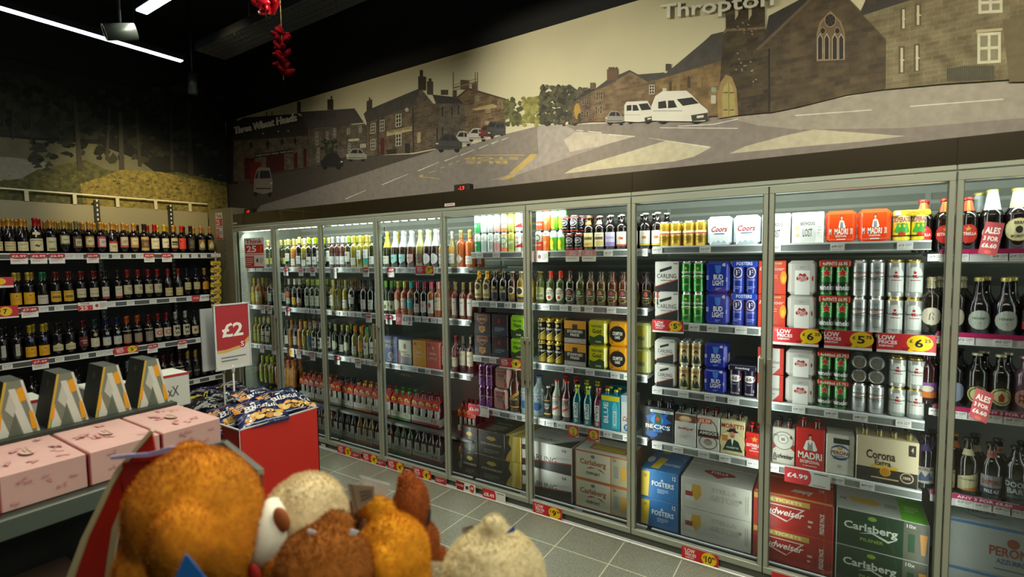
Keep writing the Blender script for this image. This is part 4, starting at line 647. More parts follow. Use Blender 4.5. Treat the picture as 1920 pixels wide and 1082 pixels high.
# ---------------- wines and sparkling in the two far coolers
WCL = dict(g='2A3418', y='8F8420', p='B87A2E', d='16130F', c='A89A5A', r='A85A2A')
c2 = lambda u: 430+u/4.162
def wine(key, desc, gl, cap, labs, us, z, ww, rows=2, shape='bord', H=.295, r=.0385, foil=(.80, None), name='white_wine_bottle', y=None, row0=0):
    bottle(key, desc, shape, H, r, WCL.get(gl, gl), cap, labs, name=name, foil=(foil[0], cap)); put(key, us, z, ww, rows, y=y, row0=row0)
def L(paper, z0=.16, z1=.44, wd=1.9, *cm): return (z0, z1, wd, paper, list(cm) or [('l', -.3, .1, .3, .3, 2, '6A6A5A'), ('l', -.2, -.3, .2, -.15, 1, '9A9A8A')])
w = 'wine cooler top shelf'
wine('w1', 'green wine bottle with lime label', 'g', 'C9C470', [L('BFC26A', .12, .34)], [c2(282), c2(318), c2(348)], ZA[0], w, 3)
wine('w1b', 'squat pale bottle behind the age sign', 'c', 'D8D8C0', [L('C9C8A0')], [c2(150), c2(200), c2(240)], ZA[0], w, 1)
wine('w2', 'green wine bottle with tall white label', 'g', 'DCD88A', [L('DDE0D4', .22, .5)], [c2(440)], ZA[0], w, 3)
wine('w3', 'golden wine bottle with low white label', 'p', 'D8D48A', [L('DADBD0', .08, .3)], [c2(482)], ZA[0], w, 3)
wine('w4', 'dark wine bottle with square white label', 'd', 'E0D87A', [L('DCDDD8', .12, .38)], [c2(525)], ZA[0], w, 2, H=.31)
wine('w5', 'pale wine bottle, white cap, low label', 'y', 'E4E8E6', [L('DDE0DA', .06, .26)], [c2(565)], ZA[0], w, 3)
wine('w6', 'dark wine bottle with wide white label', 'd', 'B8C81E', [L('DCDCD4', .1, .36, 2.2, ('t', 'Estate', 0, .0, .2, '3A3A34', .5))], [c2(604), c2(650)], ZA[0], w, 3)
wine('w7', 'green wine bottle with high white label', 'g', 'DEDCA8', [L('DDE0D8', .2, .56, 1.7)], [c2(686)], ZA[0], w, 3)
w = 'fizz cooler top shelf'
wine('w8', 'rose-brown bottle with shared white label', '5A3028', 'E4EAEE', [L('DDDFDC', .1, .36, 2.2, ('p', [(-.3, .3), (-.2, .36), (-.24, .2)], '4A4A4A'), ('e', .2, -.1, .06, .06, '4A4A4A'))], [c2(795), c2(828), c2(862)], ZA[0], w, 3)
wine('w9', 'green bottle with white square label, lime cap', 'g', 'B4D22A', [L('DDE0D8', .18, .5, 1.9, ('c', 0, .2, .16, '9A9A4A'))], [c2(905)], ZA[0], w, 3)
wine('w10', 'yellow-green bottle with low white label', 'y', 'D8B83A', [L('D8DCC8', .08, .3)], [c2(950)], ZA[0], w, 3)
wine('w11', 'green bottle, upright white label, cream cap', 'y', 'DDD88A', [L('DDE0DC', .26, .54, 1.5)], [c2(1000)], ZA[0], w, 3)
wine('w12', 'clear-green bottle with teal and white label', 'y', 'DCCB6A', [L('DDE0DC', .28, .56, 1.9), (.12, .26, 1.9, '2AA89A', [])], [c2(1052)], ZA[0], w, 3)
wine('w13', 'dark green bottle with low cream label', 'g', '5A6A6A', [L('DDE0DC', .1, .34)], [c2(1108), c2(1130)], ZA[0], w, 2)
def fizz(key, desc, fcol, gl, labs, us): bottle(key, desc, 'champ', .315, .0425, gl, fcol, labs, name='sparkling_wine_bottle', foil=(.56, fcol)); put(key, us, ZB[0], w, 2)
fizz('z1', 'sparkling wine, yellow foil, cream label', 'D8CE4A', '2A2A14', [L('CFCFBA', .1, .32)], [c2(1208)])
sh = lambda c: (.1, .36, 1.9, None, [('p', [(-.5, .5), (.5, .5), (.5, -.2), (0, -.5), (-.5, -.2)], c), ('l', -.25, 0, .25, .2, 2, '4A6A6A')])
fizz('z2', 'sparkling wine, white foil, teal shield label', 'E2E8EA', '2E2014', [sh('9AD0CC')], [c2(1270), c2(1332)])
fizz('z3', 'sparkling wine, white foil, pink shield label', 'E2E6E8', '4A2A20', [sh('D8B0A8')], [c2(1396)])
fizz('z4', 'sparkling wine, pale green foil, brown label', 'CFD88A', '8A7A3A', [L('6A5048', .12, .36)], [c2(1466)])
fizz('z5', 'sparkling wine, white foil, round white label', 'E2E6E8', '2A1A16', [(.1, .36, 2.0, None, [('e', 0, 0, .5, .55, 'D8D6D2'), ('l', -.2, -.1, .2, .1, 2, '5A5A5A')])], [c2(1526), c2(1588)])
wine('w14', 'slim clear bottle with orange band label', 'c', 'E4E4E0', [L('D8DCD4', .1, .38), (.4, .52, 1.9, 'D89A3A', [])], [c2(1642)], ZA[0], w, 2, shape='burg')
wine('w15', 'orange rose bottle with white diamond label', 'C8662A', 'DDD28A', [(.1, .36, 2.0, None, [('p', [(0, .5), (.45, 0), (0, -.5), (-.45, 0)], 'DDDAD0')])], [c4(80)], ZA[0], w, 2, name='rose_wine_bottle')
wine('w16', 'orange rose bottle with square label', 'C8662A', 'D8C86A', [L('D8D4CA', .08, .3)], [c4(150)], ZA[0], w, 2, name='rose_wine_bottle')
w = 'wine cooler second shelf'
for k_, de, gl, cp, lb, us, ww in (
  ('x1', 'bottle with bright yellow label', 'c', 'D8C84A', [L('D8CE2A', .14, .44)], (172,), 0), ('x2', 'bottle with amber label', 'p', '8A7A3A', [L('C9CB8A', .14, .5)], (207,), 0), ('x3', 'dark bottle with white square label', 'g', '3A3A34', [L('D4D8CE', .16, .46)], (300, 343), 0),
  ('x4', 'bottle with orange fruit label', 'd', 'C8C8B8', [L('C9CCC0', .12, .34), (.36, .56, 1.9, 'D8702A', [])], (446,), 0), ('x5', 'bottle with sun-yellow square label', 'd', 'D8D8D0', [L('E0B818', .1, .36)], (490,), 0), ('x6', 'bottle with white hill label', 'd', 'C8B88A', [(.12, .4, 2, None, [('p', [(-.5, -.5), (-.5, .0), (0, .5), (.5, .1), (.5, -.5)], 'D4D2C6'), ('r', -.5, -.5, .5, -.3, 'C8602A')])], (530,), 0),
  ('x7', 'green bottle with lime dot and white label', 'g', '9AB83A', [L('D4DABC', .1, .44), (.5, .6, .8, None, [('c', 0, 0, .5, 'B8C84A')])], (592, 632, 672, 706), 0),
  ('x8', 'green bottle with narrow white strip label', 'y', 'A8A86A', [L('DCDDD4', .14, .5, 1.0)], (795, 830), 1), ('x9', 'green bottle with low white label', 'y', '8A8A4A', [L('DCDDD4', .1, .36)], (888,), 1), ('x10', 'green bottle with high white label, black seal', 'g', '4A4A3A', [L('DCDDD4', .24, .54, 1.9, ('t', 'Blanc', -.1, .1, .16, '2A2A2A', .5), ('c', .42, .36, .14, '1A1A1A'))], (937,), 1),
  ('x11', 'black-green bottle with cream estate label', 'd', '1C1C1A', [L('CFD0BE', .1, .4)], (1032, 1087), 1), ('x12', 'dark bottle with cream label behind post', 'd', '2A1C1A', [L('CFD0BE', .1, .38)], (1140,), 1), ('x13', 'green bottle, white label with leaves', 'g', '6AA83A', [L('D8DABC', .1, .4, 2.1, ('e', -.2, .1, .16, .2, '7A9A2A'), ('e', .2, -.1, .12, .2, '3A4A2A'))], (1243, 1205), 1),
  ('x14', 'rose bottle with cream scalloped label', 'r', 'B8A85A', [(.14, .46, 1.9, None, [('e', 0, 0, .5, .5, 'C9BCA0')])], (1297,), 1), ('x15', 'rose bottle with white and coral label', 'r', 'C8B84A', [L('D4CCC0', .16, .5), (.1, .2, 1.9, 'D8583A', [])], (1348,), 1), ('x16', 'rose bottle with turquoise square label', 'r', '2AA8B8', [L('3AB0B8', .2, .5, 1.9, ('t', 'blue', 0, .2, .14, 'E0F0F0', .5))], (1402,), 1),
  ('x17', 'dark bottle with copper disc and pink label', 'd', 'A83A4A', [L('CDB8B0', .1, .36), (.44, .56, .9, None, [('c', 0, 0, .5, 'C8784A')])], (1460,), 1), ('x18', 'dark bottle with white pointed script label', 'd', '8A3A4A', [(.1, .44, 1.9, None, [('p', [(-.5, .5), (.5, .5), (.5, -.4), (0, -.5), (-.5, -.4)], 'D0CAC4'), ('t', 'VV', 0, .1, .3, '8A5A7A', .5)])], (1515,), 1),
  ('x19', 'bottle with white label and red fruit', 'r', 'D8607A', [L('D8D2C8', .1, .48, 2.1, ('e', 0, .1, .2, .2, 'B8343A'), ('e', -.3, -.2, .08, .08, '4A5A3A'))], (1573,), 1), ('x20', 'rose bottle with plain cream label', 'r', 'D8A08A', [L('CDBC98', .2, .56, 2.0)], (1634, 1600), 1)):
    wine(k_, de, gl, cp, lb, [c2(u) for u in us], ZA[1], ('fizz' if ww else 'wine')+' cooler second shelf', 2, name='rose_wine_bottle' if gl == 'r' else 'white_wine_bottle')
def c3(u): return 430+u/3.607
def c7(u): return 450+u/6.01
w0 = 'wine cooler third shelf'; w1 = 'fizz cooler third shelf'
for k_, de, gl, cp, lb, us, ww in (
  ('y1', 'bottle with two stacked cream labels', 'g', 'B8B07A', [L('C9C69A', .1, .3), L('D4D0B0', .34, .5)], (c7(245), c7(282)), w0), ('y2', 'pale bottle with low lime label', 'y', '9AA84A', [L('9AA03A', .1, .36)], (c7(150), c7(200)), w0), ('y3', 'dark bottle with grey label', 'd', '3A4A3A', [L('B8B8A4', .14, .44)], (c7(510), c7(600)), w0),
  ('y4', 'bottle with blue and white label', 'y', '3A6A9A', [L('4A7A9A', .14, .5)], (c7(760),), w0), ('y5', 'bottle with bold W on white label', 'g', '8A8A7A', [L('D8D4C4', .12, .5, 1.9, ('t', 'M', 0, .26, .3, '1A1A1A', .5, .05), ('t', 'W', 0, -.2, .34, '1A1A1A', .6, .05))], (c7(815), c7(880)), w0), ('y6', 'bottle with orange square label', 'p', 'C8802A', [L('D8902A', .14, .4)], (c7(550), c7(655)), w0), ('y7', 'bottle with yellow striped label', 'y', 'D8B82A', [L('D8B82A', .2, .5)], (c7(705),), w0)):
    wine(k_, de, gl, cp, lb, us, ZA[2], ww, 2)
b2 = lambda u: 600+u/5.41
for k_, de, gl, cp, lb, us in (
  ('y8', 'bottle with round cream vine label', 'g', '9A9A6A', [(.16, .46, 2, None, [('c', 0, 0, .5, 'C4CBAE'), ('c', 0, 0, .4, '6A7A5A'), ('c', 0, 0, .36, 'C4CBAE')])], (130, 245)), ('y9', 'dark bottle with low white label', 'd', 'A8A83A', [L('CFCFC0', .12, .36)], (205,)), ('y10', 'bottle with pale label under red collar', 'y', 'C87A2A', [L('CFCFC0', .1, .36)], (330,)),
  ('y11', 'bottle with orange round label', 'y', 'D8922A', [(.2, .56, 1.9, None, [('e', 0, .2, .5, .3, 'D8922A'), ('r', -.4, -.5, .4, -.1, 'E0A02A')])], (395,)), ('y12', 'green-capped bottle, white label, black brushwork', 'y', '2AA07A', [L('C9D2BC', .14, .52, 2.0, ('p', [(-.3, .2), (-.1, .3), (.2, .1), (.3, .3), (.1, 0), (-.2, .1)], '2A3A2A'))], (455,)), ('y13', 'dark-capped bottle with white label', 'g', '6A6A6A', [L('CFD4C0', .2, .56, 2.0, ('t', 'Vera', 0, 0, .2, '1A2A1A', .7))], (512, 560))):
    wine(k_, de, gl, cp, lb, [b2(u) for u in us], ZA[2], w1, 2)
w = w1
putbox('hp', 'lilac box of wine with outlined letters', b2(650), b2(786), ZB[2], .235, .1, '6E74A0', [('t', 'HARD', -.02, .32, .15, 'C9C89A', .8, .01), ('t', 'PINT', .0, .12, .15, 'C9C89A', .8, .01), ('c', .0, -.24, .16, 'B8BC9A'), ('c', 0, -.24, .09, '8A8AB0'), ('l', -.3, -.46, .3, -.4, 1, 'B8BCC9')], name='wine_box', where=w)
putbox('wb', 'white box of wine with orchard picture', b2(790), b2(934), ZB[2], .22, .1, '5A6468', [('r', -.42, -.18, .44, .48, 'C4CBAE'), ('e', .0, .24, .1, .12, '9A3A3A'), ('r', -.5, -.2, .3, -.16, 'B8603A'), ('t', 'vineyard', -.1, .0, .1, '5A6A4A', .5), ('l', -.1, -.14, .36, -.06, 1, '4A5A4A'), ('p', [(-.5, -.5), (-.5, -.1), (-.4, .1), (-.3, -.1), (-.36, -.5)], '7A3A2A')], name='wine_box', where=w)
for k_, de, col, a, b in (('yb', 'golden yellow box of wine', 'DB9A0E', 938, 1074), ('pb', 'salmon pink box of wine', 'C9604E', 1078, 1216)):
    putbox(k_, de, b2(a), b2(b), ZB[2], .225, .1, col, [('c', -.3, .38, .06, '8A2A2A'), ('p', [(0, .24), (.1, .2), (.02, .34), (.08, .4), (-.04, .3)], 'F0E0C0'), ('t', 'BARE', .0, .06, .07, 'F0E0C0', .4, .0), ('l', -.3, -.14, .3, -.1, 1, 'F0E0C0')], name='wine_box', where=w)
bottle('y14', 'red-collared rose bottle by the boxes', 'bord', .295, .0385, '7A3A2A', 'C8201E', [L('C9BCA8', .14, .4), (.5, .72, 2.4, 'C8201E', [('t', '£10', 0, .1, .4, 'F4EEE4', .6)])], name='rose_wine_bottle', foil=(.8, '8A2A2A'))
put('y14', [c3(1445), c4(60)], ZB[2], w, 1)
bottle('y15', 'deep red bottle with tall cream label', 'bord', .295, .0385, '3A1412', 'B8A07A', [L('C9BCA0', .2, .6)], name='rose_wine_bottle', foil=(.8, '8A7A6A'))
put('y15', [c5(95), c5(150)], ZB[2], w, 2)
bottle('x21', 'dark rose bottle with narrow white label', 'bord', .295, .0385, '7A3A22', 'B8A07A', [L('CDC8BC', .1, .56, 1.3)], name='rose_wine_bottle', foil=(.8, 'A8925A'))
put('x21', [c4(58), c4(104), c4(142)], ZB[1], 'fizz cooler second shelf', 2)
# small bottle four-packs with red price collars, two tiers, on the deck of both far coolers
def minipack(key, desc, gl, capc, foot, tag_, n=3):
    p_ = .063; r = .029; H = .2; parts = [('small_bottle_pack', None, None)]; g = mat(gl, .15, 0, .5)
    for j in range(2):
        for i in range(n):
            b = MB(); x = (i-(n-1)/2)*p_; y = (j-.5)*p_; b.lathe([(a*r, z*H) for a, z in SHAPES['mini']], g, 12, cap0=True, cap1=True)
            b.lathe([(.5*r, .93*H), (.5*r, .985*H), (.45*r, H)], mat(capc, .35, .3), 12, cap1=True)
            if j == 0: b.art(art([('r', -.5, -.5, .5, .5, 'B9B8AA'), ('p', [(-.2, -.3), (.05, -.1), (-.1, .1), (.2, .36), (.1, .0), (.2, -.2)], '4A4A44')], 1.5*r, H*.34), cyl(r, H*.36), step=r*.4)
            b.v = [(vx+x, vy+y, vz) for vx, vy, vz in b.v]; parts.append(('bottle', b.mesh('bottle'), 0))
    w_ = n*p_; q = MB(); q.box(-w_/2, -p_-.002, .0, w_/2, p_+.002, .052, mat('8A8C7E', .5), .002); q.art(art([('r', -.5, -.5, .5, .5, 'A4A693'), ('r', -.5, -.5, .5, -.16, foot), ('l', -.4, .1, .1, .4, 2, '7A7C6E'), ('t', '9.0', .3, .2, .42, '7A3A34', .2, .02)], w_, .052), front(0, -p_-.002, .026)); parts.append(('tray', q.mesh('tray'), 0))
    for i in range(n):
        q = MB(); x = (i-(n-1)/2)*p_; rm = mat('C32C16', .5)
        q.add([(x-.030, -.066, .112), (x+.030, -.066, .112), (x+.030, -.058, .155), (x-.030, -.058, .155), (x+.030, -.02, .185), (x-.030, -.02, .185), (x+.030, .066, .15), (x-.030, .066, .15)], [(0, 1, 2, 3), (3, 2, 4, 5), (5, 4, 6, 7)], rm)
        q.add([(x-.030, -.0655, .112), (x+.030, -.0655, .112), (x+.030, -.0575, .155), (x-.030, -.0575, .155)], [(3, 2, 1, 0)], rm)
        q.art(art([('e', -.04, .12, .36, .4, YL), ('t', tag_, -.1, .14, .42, '1A1710', .36, .05), ('t', '75', .2, .24, .2, '1A1710', .2), ('p', [(-.3, -.1), (-.36, -.42), (.0, -.2)], YL), ('r', -.5, -.5, .5, -.36, 'D8D6CC')], .06, .044), lambda a, b, h, x=x: (x+a, -.062-b*.18-h, .1335+b)); parts.append(('price_collar', q.mesh('price_collar'), 0))
    p = Proto('small_bottle_pack', 'bottle pack', desc, parts); p.h = .2; p.r = w_/2; p.d = 2*p_+.01; PR[key] = p
minipack('mp1', 'small bottle pack, brown tray foot', '6A3A1E', 'A85A2A', '7A4A2A', '5'); minipack('mp2', 'small bottle pack with dark caps', '1E1A14', '24201C', '6A6C60', '5', 2)
minipack('mp3', 'small bottle pack with orange tray foot', '8A6A2A', 'C8922A', 'B8602A', '4'); minipack('mp4', 'small bottle pack with red tray foot', '3A1A1C', '9A2A2A', '8A2A2C', '4')
minipack('mp5', 'small bottle pack with green tray foot', '3A4A1E', '4A9A2E', '4A7A3A', '4'); minipack('mp6', 'small bottle pack with magenta tray foot', '3A1622', '8A2A3A', '8A2440', '4', 4)
YM = .165
xs = []
def mput(key, x, ww):
    for t in range(2):
        inst(PR[key], (x, YM+.085, (.056, .371)[t]), 0, ww, key=x, row=0 if t == 0 else 10, scale=(1.28, 1.28, 1.3), drop=() if t else [i for i, q in enumerate(PR[key].parts) if q[0] == 'price_collar'])
x = .80
for key, ww in (('mp1', 0), ('mp1', 0), ('mp2', 0), ('mp2', 1), ('mp3', 1), ('mp4', 1), ('mp5', 1), ('mp6', 1)):
    r_ = PR[key].r*1.28; mput(key, x+r_, 'fizz cooler lower shelf' if ww else 'wine cooler lower shelf'); x += 2*r_+.012
inst(PR['mp6'], (3.03, YM+.085, .371), 0, 'fizz cooler lower shelf', key=3.03, scale=(.7, 1.28, 1.3)); inst(PR['mp6'], (3.03, YM+.085, .056), 0, 'fizz cooler lower shelf', key=3.03, row=10, scale=(.7, 1.28, 1.3))
for k_, de, gl, cp, lb, xx in (('q1', 'lime-labelled wine bottle', 'y', 'A8B83A', [L('8A9A2A', .1, .4)], (.1, .19, .28)), ('q2', 'orange-labelled wine bottle', 'p', 'B8602A', [L('B87A2A', .1, .4)], (.4, .49, .58, .67))):
    bottle(k_, de, 'bord', .295, .0385, WCL[gl], cp, lb, name='white_wine_bottle', foil=(.8, cp))
    for j in range(2):
        for x_ in xx: inst(PR[k_], (x_, .19+j*.085, .45), 0, 'wine cooler lower shelf', key=x_, row=j); inst(PR[k_], (x_, .19+j*.085, .07), 0, 'wine cooler bottom deck', key=x_, row=j)
# ---------------- red wine wall along the left side (bottles face +X)
XW = -.10; ZW = (1.90, 1.455, 1.01, .58, .15); XB = XW-.062
def wput(key, us, z, where, rows=2, alt=None):
    p = PR[key]
    for u in us:
        for j in range(rows):
            q = p if j == 0 or not alt else PR[alt]
            y = yat(u, XB+.03, z+.15); drop = [i for i, s_ in enumerate(q.parts) if i and s_[0] == 'label'] if j else ()
            inst(q, (XB-j*.088, y+(.044 if j == 1 else .006*j), z+.001), math.pi/2+RN.uniform(-.05, .05), where, key=y, row=j, drop=drop)
def red(key, desc, cap, labs, us, zi, rows=2, shape='bord', glass='120F10', H=.288, r=.038, fz=.78):
    bottle(key, desc, shape, H, r, glass, cap, labs, name='red_wine_bottle', foil=(fz, cap))
    wput(key, us, ZW[zi], 'wine wall '+('top', 'second', 'third', 'fourth', 'bottom')[zi]+' shelf', rows)
w1_ = lambda u: u/3.09
GO = 'C08A3A'; CRM = 'C9B888'; CRD = 'D2C49A'
pat = lambda c: [('e', 0, 0, .34, .36, CRD), ('l', -.2, -.1, .2, .1, 2, '6A4A2A')]
red('r0', 'red wine with striped cream label', GO, [(.08, .34, 2.0, CRM, [('r', -.5+i*.1, -.5, -.47+i*.1, -.2, '4A3A1A') for i in range(11)] and [('l', -.4, -.1, .4, .1, 2, '6A5A2A'), ('r', -.5, .3, .5, .34, '6A5A2A'), ('r', -.5, -.3, .5, -.27, '6A5A2A')])], [w1_(14), w1_(40)], 0, 3, 'burg')
red('r1', 'red wine with cream landscape label', GO, [L(CRD, .08, .34, 2.0)], [w1_(118)], 0, 3, 'burg')
red('r2', 'magnum red wine, red cap, rooster label', 'A8201C', [L(CRD, .08, .42, 2.1, ('l', -.4, .3, .4, .4, 1, '4A3A1A'), ('p', [(-.2, -.1), (-.05, .05), (.1, -.05), (.26, .1), (.1, -.2)], '4A3A1A')), (.52, .62, 1.4, None, [('e', 0, 0, .5, .5, CRD)])], [w1_(212)], 0, 2, 'burg', H=.3, r=.046)
red('r3', 'red wine with tall cream vineyard label', GO, [L('C9C49A', .08, .48, 2.0, ('l', -.3, .1, .3, .24, 2, '3A3A1A'), ('e', 0, -.36, .34, .1, '7A7A4A'))], [w1_(298)], 0, 3)
red('r4', 'red wine with leaf-edged label', 'B8963A', [(.28, .56, 2.0, '7A6A4A', [('r', -.36, -.36, .44, .4, 'C9C29A'), ('l', -.2, -.1, .3, .1, 2, '3A3A2A')])], [w1_(378)], 0, 3)
red('r5', 'red wine with floral frame label', '8A7A4A', [(.18, .52, 1.9, '5A3A28', [('r', -.28, -.34, .36, .3, 'BDB08A'), ('l', -.16, -.2, .24, .1, 3, '3A3A2A')])], [w1_(450)], 0, 3)
red('r6', 'red wine with scrolled white plaque label', GO, [(.2, .54, 1.9, 'A87A3A', [('p', [(-.4, .3), (0, .42), (.4, .3), (.44, -.2), (0, -.36), (-.44, -.2)], CRD), ('l', -.24, -.06, .24, .14, 2, '4A3A2A')])], [w1_(523)], 0, 3)
red('r7', 'red wine with pink and white label', GO, [(.2, .54, 1.9, 'A8485A', [('r', -.3, -.42, .5, .3, 'C9B8A8'), ('l', -.1, -.1, .4, .1, 2, '4A2A2A')])], [w1_(590)], 0, 3)
red('r8', 'red wine, red band over cream label', GO, [(.06, .4, 1.9, CRD, [('r', -.5, .3, .5, .5, 'B02A20'), ('l', -.2, -.2, .2, .1, 3, '5A4A2A')])], [w1_(657)], 0, 3, 'burg')
red('r9', 'red wine with red-cornered grey label', GO, [(.2, .54, 1.9, 'A84A4A', [('r', -.38, -.3, .46, .5, 'B9AE90'), ('l', -.2, -.1, .3, .2, 3, '4A3A2A')])], [w1_(722)], 0, 3)
red('r10', 'red wine with orange framed label', GO, [(.2, .54, 1.9, 'B07A4A', [('r', -.36, -.24, .4, .4, CRM), ('l', -.2, -.0, .2, .2, 2, '4A3A2A')])], [w1_(782)], 0, 3)
red('r11', 'red wine, brown label with gold foot', '26241E', [(.1, .56, 2.0, '6A4A30', [('r', -.5, .3, .5, .5, 'B8985A'), ('r', -.5, -.5, .5, -.3, 'B8985A'), ('e', 0, -.05, .24, .14, '8A6A44')])], [w1_(843)], 0, 3)
red('r12', 'red wine, red cap, wide cream label', 'B01C1C', [L('CFC6A4', .16, .52, 2.2)], [w1_(903)], 0, 3)
red('r13', 'red wine, yellow cap, square cream label', 'D0B024', [L('CFC6A4', .2, .52, 1.7, ('t', 'MALBEC', 0, .1, .12, '4A3A1A', .6), ('c', .3, -.3, .1, '4A4A2A'))], [w1_(960)], 0, 3)
red('r14', 'red wine with black and cream striped label', GO, [(.18, .54, 1.8, 'C0B080', [('r', -.4, .0, .4, .2, '1A1614'), ('r', -.4, -.2, .4, -.06, '3A4A4A'), ('r', -.5, -.5, .5, -.42, 'A83A2A')])], [w1_(1013)], 0, 3)
red('r15', 'red wine with plain orange-red label', 'C8301C', [(.16, .54, 2.1, 'D83A1E', [('e', -.3, .2, .08, .1, '3A1A14')])], [w1_(1060)], 0, 3)
red('r16', 'red wine with dark skull-pattern label', '24221E', [(.16, .54, 2.0, '2A241C', [('e', 0, .1, .3, .24, '6A5E44'), ('e', -.1, .14, .06, .06, '1A1610'), ('e', .1, .14, .06, .06, '1A1610'), ('l', -.3, -.4, .3, -.2, 2, '8A7A54')])], [w1_(1113)], 0, 3)
red('r17', 'red wine with gold label and white lozenge', GO, [(.14, .5, 1.8, '8A6A24', [('p', [(0, .4), (.16, .2), (.4, .0), (.3, -.3), (-.3, -.3), (-.4, .0), (-.16, .2)], 'CDBE94')])], [w1_(1172), w1_(1225)], 0, 3)
Yw = 'D29A14'
red('s1', 'wine with flat yellow bird label', 'B8A03A', [(.08, .42, 2.2, Yw, [('p', [(-.1, .2), (0, .3), (.14, .18), (0, .2)], '3A2A10'), ('l', -.3, -.2, .3, .06, 3, 'B8820E')])], [w1_(93), w1_(170)], 1)
red('s2', 'wine with white road label, green cap', '2A6A4A', [L('B8B0A4', .06, .32, 2.1)], [w1_(248)], 1)
red('s3', 'wine with yellow chateau picture label', '5A2418', [(.1, .42, 2.1, 'D0A02A', [('t', 'Chateau', 0, .36, .12, '3A2A10', .8, .01, .1), ('e', 0, -.06, .4, .14, '6A5A1A'), ('l', -.2, -.4, .3, -.3, 1, '6A5A1A')])], [w1_(325), w1_(400)], 1)
red('s4', 'wine with cream two-line estate label', '6A1C18', [L('BDB290', .18, .46, 2.0, ('l', -.2, .2, .2, .3, 1, '6A5A3A'), ('t', 'CASILLERO', 0, -.14, .12, '3A2A1A', .8))], [w1_(473), w1_(547)], 1)
red('s5', 'wine with narrow white label, red foot', '26221E', [L('BDB6A0', .16, .48, 1.5), (.1, .15, 1.5, 'A8281E', [])], [w1_(612), w1_(688)], 1)
red('s6', 'wine with cream script label', '8A1C1A', [L('BDB290', .2, .5, 2.0, ('t', 'Cristina', .1, .22, .14, '1A1610', .5, .02, .2), ('t', 'Diablo', .16, .02, .14, '1A1610', .4, .02, .2), ('l', -.3, -.4, .3, -.3, 1, '6A5A3A'))], [w1_(743), w1_(805), w1_(865), w1_(918)], 1)
red('s7', 'sloped wine bottle with low cream label', '8A241C', [L('BDAE7E', .06, .34, 2.0, ('t', 'GRAND', 0, .24, .1, '3A2A1A', .5), ('t', 'COTES', 0, -.24, .14, '3A2A1A', .7))], [w1_(980), w1_(1040)], 1, 2, 'burg')
red('s8', 'wine with squarish cream label, navy cap', '1A1E3A', [L('BDB07E', .24, .5, 1.8, ('l', -.3, .2, .2, .3, 1, '6A5A3A'), ('t', 'CLARET', 0, -.2, .14, '6A5A3A', .7))], [w1_(1090), w1_(1143)], 1)
red('s9', 'wine with arched orange-yellow label', 'B8903A', [(.22, .52, 1.8, None, [('r', -.5, -.5, .5, .2, 'D08A14'), ('e', 0, .2, .5, .3, 'D08A14'), ('l', -.3, .0, .3, .1, 1, '6A3A10')])], [w1_(1193)], 1)
red('t1', 'wine with narrow upright white strip', '1C1A18', [L('A8A494', .16, .5, .7)], [w1_(18), w1_(100)], 2)
PR_Y = 's1'
red('t2', 'yellow-label wine with blue neck seal', 'A8922A', [(.08, .38, 2.2, Yw, [('p', [(-.1, .2), (0, .3), (.14, .18), (0, .2)], '3A2A10'), ('l', -.3, -.3, .3, .0, 3, 'B8820E')]), (.52, .62, 1.2, None, [('c', 0, 0, .5, '4A5A9A')])], [w1_(180), w1_(257)], 2)
red('t3', 'wine with low cream hill label', '1C1A18', [(.16, .40, 2.2, None, [('p', [(-.5, -.5), (-.5, .2), (-.2, .3), (0, .5), (.2, .3), (.5, .2), (.5, -.5)], 'B8AE8A'), ('l', -.3, -.3, .3, .0, 2, '8A7A5A')])], [w1_(338), w1_(410)], 2)
red('t4', 'wine with burgundy label, white capitals', '4A1418', [(.2, .5, 1.9, '5A1620', [('t', 'LA MORA', 0, .1, .16, 'C9B8A0', .7), ('t', 'RED', .1, -.14, .14, 'C9B8A0', .4)])], [w1_(486)], 2)
red('t5', 'wine, white square label, gold disc', '1A3A34', [L('BDB498', .14, .42, 1.9, ('t', 'S', .05, .0, .3, '3A3A2A', .1, .0, .3)), (.48, .58, 1.0, None, [('c', 0, 0, .5, 'A8985A')])], [w1_(552)], 2)
red('t6', 'wine, white square label, pale blue disc', '1A2448', [L('B4B2A4', .14, .42, 1.9, ('r', -.5, .42, .5, .5, '2A3A7A'), ('t', 'S', .05, .0, .3, '3A3A2A', .1, .0, .3)), (.48, .58, 1.0, None, [('c', 0, 0, .5, '8A96A8')])], [w1_(620), w1_(683)], 2)
def collar(txt, yel): return (.52, .70, 2.5, 'B8201A', [('r', -.5, -.5, .5, -.3, 'C9C2B4')]+([('e', -.06, .1, .3, .36, 'D8B01E')] if yel else [])+[('t', txt, -.04, .12, .44, '1A1610' if yel else 'E0D8CC', .34, .04)])
red('t7', 'wine with red collar and yellow price disc', 'A8481A', [L('8A7A66', .12, .42, 1.9, ('r', -.5, -.5, .5, -.36, 'B0502A')), collar('5', 1)], [w1_(740), w1_(803)], 2, 2, 'bord')
red('t8', 'wine with red ten-pound collar', '5A1414', [L('7A7064', .1, .44, 2.0), collar('£10', 0)], [w1_(867)], 2)
red('t9', 'wine, white label with red roundel', '7A1A1A', [L('BDB4A0', .2, .5, 2.0, ('c', .05, .0, .3, 'A8281E'), ('c', .05, 0, .2, 'BDB4A0'), ('t', 'X', .05, 0, .24, 'A8281E', .2, .04))], [w1_(923), w1_(972)], 2)
red('t10', 'wine with big black M over W', 'A8A498', [L('BDB49C', .16, .54, 2.0, ('t', 'M', 0, .22, .3, '14120E', .5, .05), ('t', 'W', 0, -.22, .3, '14120E', .6, .05))], [w1_(1026), w1_(1082)], 2)
